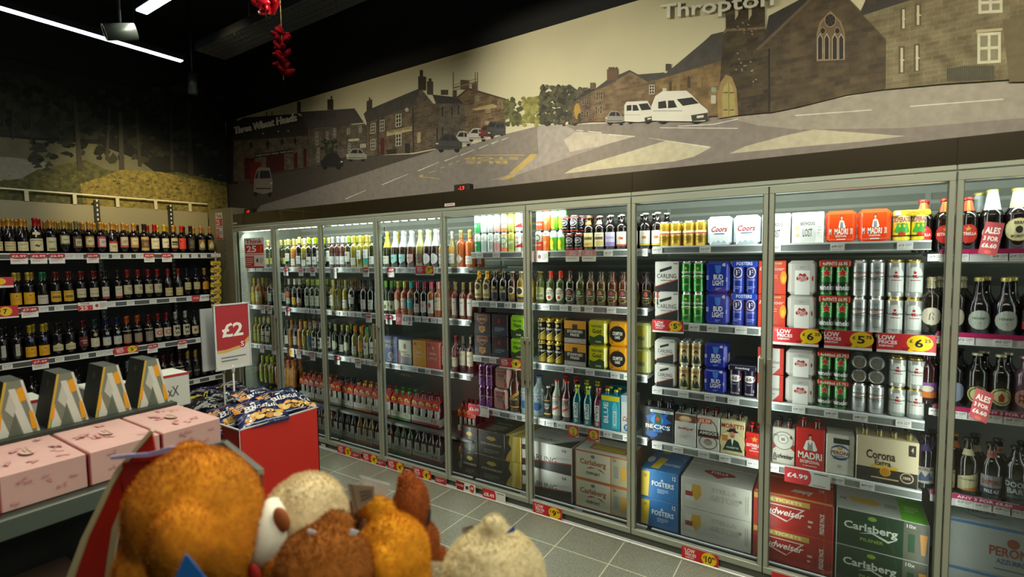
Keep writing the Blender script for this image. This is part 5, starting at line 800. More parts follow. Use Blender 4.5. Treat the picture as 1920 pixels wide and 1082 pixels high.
red('t11', 'sloped wine bottle, cream grape label', '1C1A1C', [L('BDB08A', .16, .44, 2.0, ('e', -.1, .0, .14, .2, '5A3A4A'), ('l', .1, -.3, .4, .3, 3, '5A4A2A'))], [w1_(1133), w1_(1180)], 2, 2, 'burg')
red('v1', 'dark wine, pale grey cap, lower shelf', '6A7080', [L('7A7468', .12, .4)], [u/3.607 for u in (885, 960, 1025, 1095)], 3)
red('v2', 'wine with red six-pound collar', '4A1A16', [L('8A8478', .12, .44), collar('6', 1)], [305], 3)
red('v3', 'wine with red collar, red-lettered label', '3A1414', [(.1, .44, 2.0, 'A8A090', [('t', 'ROJO', 0, .0, .3, 'A8281E', .8, .03)]), collar('£10', 0)], [w1_(1005), w1_(1062)], 3)
red('v4', 'dark wine with gold cap, black label', 'A8843A', [(.14, .46, 1.9, '1A1612', [('t', 'RESERVA', 0, .0, .14, 'A8A08A', .8)])], [354, 366, 378, 390, 402], 3)
red('v5', 'dark unlit wine bottle', '1E1A1A', [L('5A4E40', .12, .4)], [6, 34, 62, 90, 118, 146, 174, 202, 226], 3)
red('u1', 'wine bottle at the foot of the wall', '2A2420', [L('7A6A54', .12, .4)], [330, 345, 360, 375, 390, 405], 4, 1)
# ================================================================ room shell
def tilefloor():
    m = bpy.data.materials.new('floor_tile'); m.use_nodes = True; n = m.node_tree.nodes; Ln = m.node_tree.links; p = n['Principled BSDF']
    tc = n.new('ShaderNodeTexCoord'); mp = n.new('ShaderNodeMapping'); mp.inputs['Location'].default_value = (-.1825+.0, .311, 0)
    bk = n.new('ShaderNodeTexBrick'); bk.offset = 0; bk.inputs['Scale'].default_value = 1; bk.inputs['Brick Width'].default_value = .3555; bk.inputs['Row Height'].default_value = .3555; bk.inputs['Mortar Size'].default_value = .0035; bk.inputs['Mortar Smooth'].default_value = .1
    bk.inputs['Color1'].default_value = (*lin('74766A'), 1); bk.inputs['Color2'].default_value = (*lin('6C6E62'), 1); bk.inputs['Mortar'].default_value = (*lin('C9C7A8'), 1)
    vo = n.new('ShaderNodeTexNoise'); vo.inputs['Scale'].default_value = 260; vo.inputs['Detail'].default_value = 1
    cr = n.new('ShaderNodeValToRGB'); cr.color_ramp.elements[0].position = .56; cr.color_ramp.elements[0].color = (0, 0, 0, 1); cr.color_ramp.elements[1].position = .64
    mx = n.new('ShaderNodeMix'); mx.data_type = 'RGBA'; mx.inputs[7].default_value = (*lin('C2C4A6'), 1)
    Ln.new(tc.outputs['Object'], mp.inputs[0]); Ln.new(mp.outputs[0], bk.inputs[0]); Ln.new(tc.outputs['Object'], vo.inputs[0]); Ln.new(vo.outputs[0], cr.inputs[0]); Ln.new(cr.outputs[0], mx.inputs[0]); Ln.new(bk.outputs['Color'], mx.inputs[6]); Ln.new(mx.outputs[2], p.inputs['Base Color'])
    p.inputs['Roughness'].default_value = .42; return m
fl_ = MB(); fl_.box(-.9, -7, -.1, 9.2, 1.2, 0, tilefloor()); struct('floor', fl_, 'grey speckled square floor tiles with pale grout')
BLK = mat('0B0B0B', .8, noise=.2, nscale=3)
struct('ceiling', MB().box(-.9, -7, 4.3, 9.2, 1.2, 4.4, BLK), 'black painted ceiling')
struct('wall_left', MB().box(-.7, -7, 0, -.56, .9, 4.3, BLK)); struct('wall_back', MB().box(-.7, .9, 0, 9.1, 1.02, 4.3, BLK))
struct('wall_right', MB().box(9.0, -7, 0, 9.12, .9, 4.3, mat('4A4842', .8, noise=.1))); struct('wall_front', MB().box(-.7, -7.1, 0, 9.1, -7, 4.3, mat('3A3834', .8, noise=.1)))
struct('wall_bulkhead', MB().box(-.555, .262, 2.30, 9.0, .30, 4.3, BLK), 'black bulkhead wall above the coolers')
# ================================================================ coolers
FR = mat('A6AA98', .38, .25, noise=.04, nscale=3); FRD = mat('7C8074', .4, .7); INN = mat('A2A79C', .5, .1, noise=.05); SHF = mat('D2D6D4', .4, .1); DK = mat('1A1A1A', .5); RAIL = mat('949A98', .3, .4); RAILW = mat('DEE0DE', .35, .1)
FAS = mat('302815', .34, .35, .2, noise=.05, nscale=1.5)
names = ('white wine', 'sparkling wine', 'cider', 'lager', 'ale'); zs_all = (ZA, ZB, ZC, ZD, ZE)
for mi in range(5):
    x0 = 2*mi*D; x1 = x0+2*D; xm = x0+D
    root = tag(empty('display_cooler', ((x0+x1)/2, .3, 0)), ('glass-door cooler of white wine beside beige column', 'glass-door cooler with gold and white foiled sparkling wine', 'glass-door cooler of ciders, cans and mixer bottles', 'glass-door cooler full of lager packs and big cases', 'glass-door cooler of dark ale bottles, cut off by picture edge')[mi], 'cooler', 'row of glass-door coolers')
    inv = Matrix.Translation(-Vector(((x0+x1)/2, .3, 0)))
    def part(mb, n, par=None):
        mb.v = [tuple(inv @ Vector(v)) for v in mb.v]; return mb.obj(n, par or root)
    b = MB(); e = .018
    b.box(x0, .80, .03, x1, .86, 2.30, INN); [b.box(q, .03, .04, q+.02, .80, 2.2, INN) for q in ((x0,) if mi == 0 else (x1-.02,) if mi == 4 else ())]; b.box(x0, -.0, 2.2, x1, .86, 2.30, INN); b.box(x0, .02, 0.0, x1, .86, .04, DK)
    for k in range(9): b.box(x0+e, .785, 1.62+k*.062, x1-e, .80, 1.66+k*.062, mat('7E8476', .5))      # louvred back panel
    part(b, 'cabinet')
    b = MB(); b.box(x0+.001, -.012, 2.197, x1-.001, .0, 2.322, FAS); b.box(x0+.001, .0, 2.30, x1-.001, .24, 2.322, FAS); part(b, 'fascia')
    b = MB(); b.box(x0+.001, -.03, 2.176, x1-.001, .0, 2.199, FR, .003); part(b, 'top_rail')
    b = MB(); b.box(x0, -.012, .012, x1, .02, .05, mat('5E625A', .4, .5)); part(b, 'kick_plate')
    b = MB(); b.box(x0, -.045, .0, x1, -.012, .014, mat('DADCD4', .35, .3), .003); part(b, 'floor_strip')
    b = MB(); b.box(x0+.03, .03, 2.135, x1-.03, .07, 2.155, SHF)
    for k in range(14 if mi < 2 else 0): b.box(x0+.09+k*.1, .035, 2.128, x0+.14+k*.1, .062, 2.136, mat('F4FFF6', .5, emit=3))
    part(b, 'light_strip')
    for di in range(2):
        a0 = x0+di*D+.003; a1 = a0+D-.006; sw = .022; fr = MB(); zb = .062
        fr.box(a0, -.034, 2.13, a1, -.002, ZT, FR, .002); fr.box(a0, -.034, zb, a1, -.002, zb+.035, FR, .002)
        for sx in (a0, a1-sw):
            fr.box(sx, -.034, zb+.035, sx+sw, -.002, 2.13, FR, .002)
        fr.box(a0+sw, -.022, zb+.035, a0+sw+.004, -.008, 2.13, FRD); fr.box(a1-sw-.004, -.022, zb+.035, a1-sw, -.008, 2.13, FRD)
        d_ = part(fr, 'door'); g = MB(); g.add([(a0+sw, -.016, zb+.035), (a1-sw, -.016, zb+.035), (a1-sw, -.016, 2.13), (a0+sw, -.016, 2.13)], [(0, 1, 2, 3)], GLASS); part(g, 'glass', d_)
        h = MB(); hx = (a1-.017) if di == 0 else (a0+.017)
        h.box(hx-.011, -.072, .905, hx+.011, -.056, 1.262, mat('A9A58E', .35, .6), .004); h.box(hx-.006, -.058, .93, hx+.006, -.034, .95, FRD); h.box(hx-.006, -.058, 1.21, hx+.006, -.034, 1.23, FRD); part(h, 'handle', d_)
    b = MB(); b.box(xm-.012, .002, .05, xm+.012, .03, 2.17, FR); part(b, 'mullion')
    for si, z in enumerate(list(zs_all[mi])+([.355] if mi < 2 else [])+[DECK]):
        s = MB(); deck = z == DECK; thin = z == .355; sx0, sx1 = BND[mi]+.016, BND[mi+1]-.016
        s.box(sx0, SY+.012, z-.022, sx1, SY+.56, z, DK if deck else (mat('5A5C52', .5) if thin else SHF))
        so = part(s, 'deck' if deck else 'shelf')
        r_ = MB()
        if not thin:
            low = z-.040; r_.box(sx0, SY, z-.006, sx1, SY+.014, z+.003, RAILW); r_.box(sx0, SY+.003, low, sx1, SY+.013, z-.006, (mat('17171A', .4) if deck else (RAIL if mi < 4 else mat('D8D4D4', .4)))); r_.box(sx0, SY, low-.004, sx1, SY+.014, low, RAILW)
            if mi == 4: r_.box(sx0, SY-.002, z-.008, sx1, SY+.001, z+.014, mat('B0205A', .4))
            part(r_, 'price_rail', so)
# price tickets in the rails -------------------------------------------------------------
def card(name, cat, w_, h_, cmds, bg='E4E2DA', th_=.0016):
    b = MB(); b.box(-w_/2, 0, -h_/2, w_/2, th_, h_/2, mat(bg, .5)); b.art(art(cmds, w_, h_), front(0, 0, 0), off=.0003, inc=.0001); return b.mesh(name)
TK = []
for i, pr in enumerate(('£4.79', '£5.29', '£6.49', '£3.99', '£7.25', '£4.25')):
    TK.append(card('price_ticket', '', .062, .034, [('t', pr, -.22, .12, .34, '2A2A2E', .34, .02), ('l', .02, -.1, .42, .36, 3, '8A8A94'), ('l', -.4, -.36, .3, -.24, 1, '9A9AA4')]))
def lowp(price, pence, w_=.175, h_=.066):
    return card('price_sign', '', w_, h_+.012, [('r', -.5, -.36, .5, .5, 'C8262C'), ('t', 'LOW', -.27, .27, .25, 'F6F0EC', .27, .06), ('t', 'PRICES', -.25, .03, .18, 'F6F0EC', .3, .05), ('t', 'EVERYDAY', -.27, -.16, .1, 'F6F0EC', .24, .03), ('p', [(-.04, -.2), (.08, -.2), (.05, -.34), (-.01, -.34)], 'A0182A'), ('e', .25, .07, .205, .41, YL), ('p', [(.1, -.2), (.05, -.42), (.22, -.26)], YL),
            ('t', price, .24, .06, .42, '17150E', .13 if len(price) == 1 else .17, .05), ('t', pence, .37, .2, .17, '17150E', .1, .03), ('t', '£', .12, .16, .18, '17150E', .05, .03)]+[('p', [(-.46, .3+.1*i), (-.42, .27+.07*i), (-.42, .3+.07*i)], 'F6F0EC') for i in range(2)])
def arcp(price, w_=.075, h_=.085): return card('price_sign', '', w_, h_, [('r', -.5, .12, .5, .5, 'B01E2A'), ('e', 0, .14, .5, .16, 'B01E2A'), ('t', price, 0, .26, .22, 'F0DCD8', .8, .05), ('l', -.4, -.3, .3, -.06, 2, '9A9A9A')])
def sidep(price, w_=.135, h_=.07): return card('price_sign', '', w_, h_, [('r', -.5, -.5, -.0, .5, 'CE2A34'), ('e', 0, 0, .09, .5, 'CE2A34'), ('t', price, -.21, .02, .32, 'F6F0EC', .46, .06), ('l', .14, .3, .44, .42, 1, '4A4A4A'), ('l', .12, -.42, .4, -.34, 1, '7A7A7A')])
def any2(): return card('price_sign', '', .08, .085, [('r', -.5, -.5, .5, .5, 'C8262C'), ('c', 0, .04, .36, YL), ('t', 'ANY 2', 0, .2, .1, '2A2410', .34, .02), ('t', 'FOR', 0, .06, .1, '2A2410', .2, .02), ('t', '£6', 0, -.14, .2, '17150E', .26, .05), ('r', .2, -.44, .44, -.34, 'E8DCD8')])
th25 = [('t', 'Think', 0, .385, .14, 'B0222A', .84, .03), ('r', -.46, .0, .46, .28, 'C42424'), ('t', '25', -.14, .14, .21, 'F2E8DC', .5, .06), ('t', '?', .34, .14, .21, 'F0602A', .14, .05), ('l', -.44, -.07, .44, -.02, 1, 'C42424'), ('r', -.46, -.42, -.02, -.1, 'C23A34'), ('l', -.42, -.4, -.08, -.14, 4, 'E8B8B0'), ('r', .02, -.36, .46, -.12, 'D8D4CC'), ('e', .14, -.24, .06, .07, '8A2A2A'), ('l', .26, -.34, .42, -.16, 3, '7A7A7A'), ('r', -.46, -.48, .46, -.43, 'C42424')]
NT = [0]
SEEN = {}
def cardat(mesh, cat, desc, u, x=None, y=None, z=None, where='', rz=0, tilt=0, name=None):
    """stand a card on the cooler plane (x=None) or on the wine wall plane"""
    o = bpy.data.objects.new(mesh.name.split('.')[0], mesh); COL.objects.link(o)
    o.location = (x, y, z); o.rotation_euler = (tilt, 0, rz)
    PLACED.append((o, Proto(o.name.split('.')[0], cat, desc, []), where, u, 0)); return o
def tick(us, zi, mi, kind=None, desc=None, dz=0, cat='price ticket', y=None):
    names_ = ('white wine cooler', 'fizz cooler', 'cider cooler', 'lager cooler', 'ale cooler')[mi]
    z = DECK if zi == 9 else zs_all[mi][zi]
    lev = 'bottom rail' if zi == 9 else ('top', 'second', 'third', 'fourth')[zi]+' rail'
    for u in us:
        yy = (y if y is not None else SY-.002)-(.004 if kind is not None else 0); zz = z-.0235+dz
        cardat(kind or TK[NT[0] % len(TK)], cat, desc or 'small white price ticket', u, xat(u, yy, zz), yy, zz, names_+' '+lev); NT[0] += 1
tick([1232, 1322, 1452, 1570, 1697], 0, 3)
tick([1301, 1336, 1389, 1434], 1, 3); tick([1232, 1281, 1331, 1375, 1497, 1558, 1613, 1694], 2, 3); tick([1232, 1271, 1319, 1359, 1411, 1449, 1570, 1626], 3, 3)
tick([1202], 9, 3, dz=.0)
PS = 'price sign'
tick([1252], 1, 3, lowp('5', '25', .19), 'red LOW PRICES sign, yellow disc reading 5.25', -.0, PS)
tick([1495.5], 1, 3, lowp('6', '25', .245, .085), 'red LOW PRICES sign reading 6.25 above white cartons', -.012, PS)
tick([1588], 1, 3, lowp('5', '75', .25, .085), 'red LOW PRICES sign reading 5.75', -.012, PS); tick([1694], 1, 3, lowp('6', '25', .25, .085), 'red LOW PRICES sign reading 6.25 above gold-rimmed cans', -.012, PS)
tick([1513], 3, 3, sidep('£4.99', .215, .085), 'red and white price card reading 4.99', -.015, PS)
tick([1312], 9, 3, lowp('10', '99', .205, .085), 'red LOW PRICES sign reading 10.99', .01, PS, y=-.036)
tick([1488], 9, 3, sidep('£9', .21, .09), 'red and white price card reading 9', .015, PS, y=-.036)
tick([899, 930, 985, 1082, 1140, 1200], 0, 2); tick([891, 925, 952, 974, 1023, 1057, 1080, 1104, 1146, 1184], 1, 2)
tick([896, 924, 1067, 1106, 1153, 1178], 2, 2); tick([930, 962, 985, 1014, 1031, 1052, 1139, 1176], 3, 2); tick([1084, 982], 9, 2)
tick([1010], 0, 2, card('price_sign', '', .15, .075, [('r', -.5, -.5, -.2, .5, 'D8A8A8'), ('e', .05, 0, .08, .2, '8A3A3A'), ('l', .18, -.3, .44, .3, 4, '9A9AA4')]), 'pale pink and white notice card', -.015, PS)
tick([1073, 1104], 0, 2, card('price_sign', '', .1, .078, [('r', -.5, -.02, .5, .5, 'C98888'), ('t', 'ANY 2', 0, .32, .16, 'F0E0DC', .4), ('t', 'FOR £5', 0, .12, .16, 'F0E0DC', .5), ('l', -.4, -.3, .3, -.16, 1, '9A9A9A')]), 'faded red and white offer card', -.012, PS)
tick([957], 2, 2, lowp('4', '25', .2), 'red LOW PRICES sign reading 4.25', -.005, PS); tick([897], 3, 2, sidep('£6.49', .2, .085), 'red and white price card reading 6.49', -.0, PS)
tick([1075, 1113], 3, 2, any2(), 'red card, yellow disc, ANY 2 FOR £6', -.02, PS)
tick([873], 9, 2, card('price_sign', '', .19, .085, [('p', [(-.5, .5), (-.06, .42), (-.12, -.5), (-.46, -.5)], '8A1820'), ('t', 'SAVER', -.28, .1, .18, 'E8C8A8', .34, .04), ('e', .32, .1, .13, .34, 'C83028'), ('t', '£8', .32, .12, .24, 'F4EEE4', .16, .04), ('r', .0, -.1, .14, .2, '3A3A3A'), ('p', [(.28, -.2), (.42, -.2), (.4, -.48), (.3, -.48)], 'D8862A')]), 'dark red SAVER card with pint glass', .01, PS, y=-.036)
tick([926], 9, 2, sidep('£8.49', .205, .09), 'red and white price card reading 8.49', .008, PS, y=-.036); tick([1026], 9, 2, lowp('9', '99', .23, .085), 'red LOW PRICES sign reading 9.99', .012, PS, y=-.036)
tick([655, 670, 775, 795, 815], 0, 1); tick([618, 632, 646, 660, 673, 783, 797, 813, 826], 1, 1); tick([652, 681, 692, 703, 746, 778, 802], 2, 1)
tick([475, 494, 563, 590], 0, 0); tick([485, 567, 575, 586, 597], 1, 0); tick([479, 500, 575, 598], 2, 0)
for i, (u, zi, mi, pr) in enumerate(((536, 0, 0, '£5.99'), (564, 0, 0, '£8.99'), (586, 0, 0, '£6.99'), (493, 1, 0, '£6.25'), (505, 1, 0, '£5.99'), (539, 1, 0, '£7.49'), (491, 2, 0, '£8.49'), (513, 2, 0, '£6.29'), (560, 2, 0, '£8.49'), (586, 2, 0, '£5.99'), (686, 0, 1, '£5.99'), (733, 0, 1, '£8.49'), (691, 1, 1, '£10'), (729, 1, 1, '£5.99'), (632, 2, 1, '£7.49'), (671, 2, 1, '£8.99'))):
    tick([u], zi, mi, arcp(pr), 'red-topped price card', -.018, PS)
tick([625], 0, 1, card('price_sign', '', .09, .1, [('l', -.4, -.4, .3, .4, 5, '8A8A8A'), ('c', .3, .2, .05, '3A3A3A')]), 'tall plain white notice card', -.03, PS)
tick([796], 0, 1, lowp('7', '99', .2), 'red LOW PRICES sign reading 7.99', 0, PS)
tick([757], 1, 1, card('price_sign', '', .19, .09, [('p', [(-.5, .5), (-.08, .5), (-.16, -.5), (-.5, -.5)], 'B02830'), ('l', -.44, -.2, -.2, .2, 3, 'E8C8C0'), ('t', '£10', .2, .1, .42, '26242A', .5, .03), ('c', .34, -.3, .1, 'B02830')]), 'white card reading 10 pounds', -.01, PS)
tick([545], 2, 0, card('price_sign', '', .12, .09, [('r', -.5, -.5, .0, .5, 'A8242C'), ('e', 0, 0, .3, .44, YL), ('t', '7', 0, 0, .5, '17150E', .2, .05)]), 'small red card, yellow disc reading 7', -.01, PS)
for u, a, ps_ in ((646, '5', '99'), (694, '4', '49'), (742, '4', '99'), (791, '4', '99')):
    tick([u], 9, 1, lowp(a, ps_, .2, .085), 'low red LOW PRICES sign, yellow disc reading '+a, .012, PS, y=-.036)
tick([668, 714, 826], 9, 1, card('price_sign', '', .12, .06, [('r', -.5, -.3, .5, .5, 'B4242E'), ('l', -.4, -.1, .3, .3, 2, 'E8C8C0')]), 'narrow red card in the bottom rail', 0, PS, y=-.036); tick([606, 765], 9, 1, y=-.036)
tick([1765, 1808, 1842, 1880, 1912], 3, 4); tick([1757, 1797, 1862, 1900], 2, 4); tick([1760, 1810, 1880], 1, 4); tick([1755, 1800, 1875, 1908], 0, 4)
tick([1893], 2, 4, card('price_sign', '', .22, .024, [('r', -.5, -.5, .5, .5, 'B0205A'), ('t', 'ANY 3 FOR £6.60', .0, .0, .6, 'F0DCE4', .8, .04)]), 'magenta strip reading ANY 3 FOR £6.60', .03, PS)
tick([1845], 3, 4, card('price_sign', '', .24, .024, [('r', -.5, -.5, .5, .5, 'B0205A'), ('t', 'ANY 3 FOR £6.60', .0, .0, .6, 'F0DCE4', .8, .04)]), 'magenta strip reading ANY 3 FOR £6.60', .03, PS)
al = [('r', -.5, -.5, .5, .5, 'B01E26'), ('t', 'ALES', 0, .25, .2, 'F2E8DC', .8, .04), ('t', '3 FOR', 0, .0, .14, 'F2E8DC', .8, .03), ('t', '£6.60', 0, -.22, .14, 'F2E8DC', .8, .03), ('e', 0, -.42, .2, .06, 'D84A2A')]
for z_, u_ in ((ZE[0]+.06, 1858), (ZE[2]+.04, 1840)):
    m_ = card('shelf_flag', '', .07, .145, al); o = cardat(m_, 'shelf flag', 'red ALES offer flag jutting from shelf edge', u_, xat(u_, .06, z_), .06, z_, ('ale cooler top shelf', 'ale cooler third shelf')[0 if u_ > 1850 else 1], rz=math.radians(-42)); o.rotation_euler = (0, math.radians(10), math.radians(-40))
# age-check posters
o = cardat(card('age_poster', '', .37, .32, th25, 'DAD8D0'), 'poster', 'Think 25 poster on the glass cooler door', 475, xat(477, -.026, 1.88), -.026, 1.895, 'first wine cooler door')
o = cardat(card('age_poster', '', .14, .30, th25, 'DAD8D0'), 'poster', 'Think 25 poster on beige column', 411, xat(411, -.028, 2.2), -.028, 2.205, 'above the top wine shelf')
# fascia labels and thermometers
o = cardat(card('sticker', '', .10, .022, [('t', 'NOTICE', 0, 0, .5, 'B0443A', .7)], 'D8C8BC'), 'sticker', 'small white sticker with red letters', 843, xat(843, -.014, 2.23), -.014, 2.222, 'on cooler fascia above centre door')
o = cardat(card('sticker', '', .08, .018, [('t', 'NOTICE', 0, 0, .5, 'B0443A', .7)], 'D8C8BC'), 'sticker', 'small white sticker with red letters', 449, .03, -.014, 2.225, 'on cooler fascia beside beige column')
for u, dsc in ((868, 'black thermometer box with red digits over cooler fascia'), (468, 'black thermometer box with red digits next to beige column')):
    b = MB(); b.box(-.075, 0, 0, .075, .06, .062, mat('23211A', .4), .004); b.art(art([('r', -.3, -.3, .3, .3, '120606')], .15, .062), front(0, 0, .031)); q = MB(); q.art(art([('t', '-1.9', 0, 0, .5, 'FF2A18', .4, .04)], .15, .06), front(0, -.001, .031))
    o = b.obj('thermometer', None, (xat(u, .1, 2.36), .08, 2.3225)); tag(o, dsc, 'thermometer', 'cooler thermometers'); q.mats = [mat('FF3A20', .5, emit=1.2)]; q.m = [0]*len(q.m); q.obj('digits', o)
# ================================================================ beige end column and wine wall fixture
BG = mat('8A8262', .5, 0, noise=.06, nscale=2); BGP = mat('857D60', .5)
b = MB(); b.box(-.50, -.022, 0, -.012, .25, 2.40, BG, .004)
for k in range(30): b.box(-.19, -.025, .3+k*.06, -.172, -.021, .33+k*.06, mat('6A644C', .5))
struct('column_end', b, 'beige metal end column between wine wall and coolers')
WY0, WY1 = -4.1, -.14; bays = [WY0, -3.05, -2.02, -1.24+.0, -.36, WY1]
root = tag(empty('wine_shelving', (-.3, -2, 0)), 'long beige metal wall shelving full of red wine bottles', 'shelving')
inv = Matrix.Translation(Vector((.3, 2, 0)))
def part(mb, n, par=None): mb.v = [tuple(inv @ Vector(v)) for v in mb.v]; return mb.obj(n, par or root)
b = MB(); b.box(-.53, WY0, 1.885, -.50, -.03, 2.37, BG); part(b, 'back_panel'); b = MB(); b.box(-.53, WY0, 0, -.50, -.03, 1.884, mat('121110', .6)); part(b, 'shade_painted_panel')  # lower back panel coloured near-black for the shade between the shelves
b = MB(); b.box(-.49, WY0, 0, -.12, WY1, .12, DK); part(b, 'base')
for y_ in (-3.0, -1.06, -.42):
    b = MB(); b.box(-.50, y_-.02, .1, -.47, y_+.02, 2.42, mat('2A2A26', .4, .4))
    for k in range(50): b.box(-.471, y_-.006, .2+k*.045, -.468, y_+.006, .222+k*.045, mat('C9C7B8', .5))
    part(b, 'upright')
for si, z in enumerate(ZW):
    b = MB(); b.box(-.49, WY0, z-.02, XW-.012, WY1, z, mat('2A2A28', .5)); so = part(b, 'shelf')
    r_ = MB(); r_.box(XW-.014, WY0, z-.006, XW, WY1, z+.004, RAILW); r_.box(XW-.013, WY0, z-.044, XW-.003, WY1, z-.006, mat('4A4A44', .4)); r_.box(XW-.014, WY0, z-.05, XW, WY1, z-.044, RAILW); part(r_, 'price_rail', so)
b = MB()
yy = -3.9
while yy < -.05:
    b.box(-.505, yy-.014, 2.37, -.490, yy+.014, 2.475, mat('BDB596', .5)); yy += .335
b.box(-.508, WY0, 2.462, -.492, -.03, 2.474, mat('D8D2B4', .5)); part(b, 'top_fence')
def wcard(u, zi, mesh, desc, dz=0, cat='price ticket', x=None):
    z = ZW[zi]-.026+dz; xx = (XW+.001+(.004 if cat != 'price ticket' else 0)) if x is None else x; y = yat(u, xx, z)
    o = cardat(mesh, cat, desc, u, xx, y, z, 'wine wall '+('top', 'second', 'third', 'fourth')[zi]+' rail', rz=math.pi/2)
    NT[0] += 1; return o
for zi, us in ((0, (131, 148, 196, 218, 239, 262, 332, 348, 365, 382)), (1, (82, 111, 209, 245, 287, 324, 356)), (2, (14, 112, 158, 188, 204, 303, 373)), (3, (338, 369, 398))):
    for u in us: wcard(u, zi, TK[NT[0] % 6], 'small white price ticket')
for u, zi, pr in ((36, 0, '£6.99'), (73, 0, '£6.99'), (107, 0, '£6.99'), (174, 0, '£6.99'), (280, 0, '£8.99'), (313, 0, '£6.99'), (56, 1, '£7.49'), (76, 2, '£7.49'), (286, 2, '£6.79'), (342, 2, '£6.99')):
    wcard(u, zi, arcp(pr, .105 if u < 120 else .088, .085), 'red-topped price card', -.016, PS)
wcard(174, 1, card('price_sign', '', .21, .075, [('t', 'Think', -.26, .34, .26, 'A82430', .34, .02), ('r', -.5, -.48, .0, .12, 'C02828'), ('t', '25', -.3, -.18, .44, 'EADFD0', .26, .05), ('t', '?', -.08, -.18, .4, 'D8502A', .08), ('e', .14, 0, .06, .2, 'B02828'), ('l', .24, -.3, .46, .36, 5, '8A8A8A')]), 'wide Think 25 notice card', -.0, PS)
wcard(11, 1, card('price_sign', '', .15, .1, [('r', -.5, -.38, .5, .5, 'C8262C'), ('c', 0, .06, .38, YL), ('t', '7', -.02, .06, .4, '17150E', .16, .05), ('t', '£', -.2, .12, .2, '17150E', .08)]), 'red card, large yellow disc reading 7', -.0, PS)
wcard(237, 2, lowp('5', '99', .19), 'red LOW PRICES sign reading 5.99', -.0, PS)
wcard(376, 1, card('price_sign', '', .17, .068, [('p', [(-.5, .5), (0, .5), (-.08, -.5), (-.5, -.5)], 'B42832'), ('t', 'SAVER', -.26, .05, .24, 'E8D0C0', .34, .03), ('t', '£6.99', .26, .1, .34, '2A2A2A', .4, .02)]), 'SAVER price card reading 6.99', -.0, PS)
wcard(6, 1, card('price_sign', '', .12, .085, [('r', -.5, -.3, .5, .5, 'C8262C'), ('e', -.16, .1, .3, .32, YL), ('t', '7', -.2, .1, .4, '17150E', .12, .05)]), 'red and yellow neck card above third-shelf wine', .24, PS, x=XW-.01)
# ================================================================ ceiling fittings
EM = mat('DDF2FF', .5, emit=9)
def striplight(name, a, b_, label, w_=.045):
    a, b_ = Vector(a), Vector(b_); r = empty(name, (a+b_)/2); tag(r, label, 'strip light', 'white strip lights under the ceiling'); h = (b_-a)/2
    q = MB(); s_ = MB()
    if abs(h.x) > abs(h.y): q.box(-abs(h.x), -w_/2, 0, abs(h.x), w_/2, .008, EM); s_.box(-abs(h.x)-.01, -w_/2-.006, .008, abs(h.x)+.01, w_/2+.006, .05, mat('1A1C1C', .4))
    else: q.box(-w_/2, -abs(h.y), 0, w_/2, abs(h.y), .008, EM); s_.box(-w_/2-.006, -abs(h.y)-.01, .008, w_/2+.006, abs(h.y)+.01, .05, mat('1A1C1C', .4))
    q.obj('diffuser', r); s_.obj('housing', r); q = MB(); [q.tube([(x, y, .05), (x, y, .905)], .003, DK, 6) for x, y in ((-abs(h.x)*.8, -abs(h.y)*.8), (abs(h.x)*.8, abs(h.y)*.8))]; q.obj('hanging_wires', r)
striplight('strip_light', (1.15, -4.1, 3.395), (1.15, -.98, 3.395), 'long thin white strip light running along the ceiling')
striplight('strip_light', (1.80, -1.5, 3.395), (8.2, -1.5, 3.395), 'short visible end of white strip light at top edge', .06)
def lamp(loc, aim, L_, r_, label, on):
    t = tag(empty('spot_lamp', loc), label, 'spotlight', 'black ceiling spotlights'); d = (Vector(aim)-Vector(loc)).normalized(); T = d.to_track_quat('Z', 'Y').to_matrix().to_4x4()
    b = MB(); g = mat('3C443E', .4, .2); b.lathe([(r_*.6, -L_*.5), (r_, -L_*.48), (r_, L_*.5), (r_*.9, L_*.5), (r_*.86, L_*.42)], g, 24, cap0=True, T=T); b.obj('housing', t)
    b = MB(); b.lathe([(r_*.86, L_*.42), (r_*.3, L_*.36)], mat('D8CDA8', .3, .5, emit=on), 24, cap1=True, T=T); b.obj('reflector', t)
    b = MB(); b.tube([(0, 0, 0), (0, 0, 4.3-loc[2])], .008, DK); b.obj('bracket', t)
lamp((1.80, -1.62, 3.235), tuple(Vector((1.80, -1.62, 3.235))-RT*.72-FW*.62-UP*.34), .165, .048, 'black cylinder spotlight in front of long strip light', .35)
lamp((.80, -.74, 3.36), (.72, -.72, 2.4), .17, .036, 'slim black spotlight hanging near dark corner', .05)
b = MB(); tr = mat('15150F', .5, .4, noise=.5, nscale=40); b.box(1.45, -1.02, 3.40, 8.5, -.80, 3.41, tr); b.box(1.45, -1.02, 3.41, 8.5, -1.01, 3.46, tr); b.box(1.45, -.81, 3.41, 8.5, -.80, 3.46, tr); [b.tube([(x, -.91, 3.41), (x, -.91, 4.3)], .004, DK, 6) for x in (2, 4, 6, 8)]
for k in range(110):
    for j in range(4): b.box(1.5+k*.05, -1.0+j*.048, 3.399, 1.525+k*.05, -.985+j*.048, 3.4, mat('060606', .8))
for k in range(26): x_ = 1.5+RN.random()*3; b.box(x_, -1.02+.2*(k % 2)+.01, 3.397, x_+.006, -1.014+.2*(k % 2)+.01, 3.4, mat('C9C7B0', .2, .9))
tag(b.obj('cable_tray'), 'dark perforated cable tray under the black ceiling', 'cable tray')
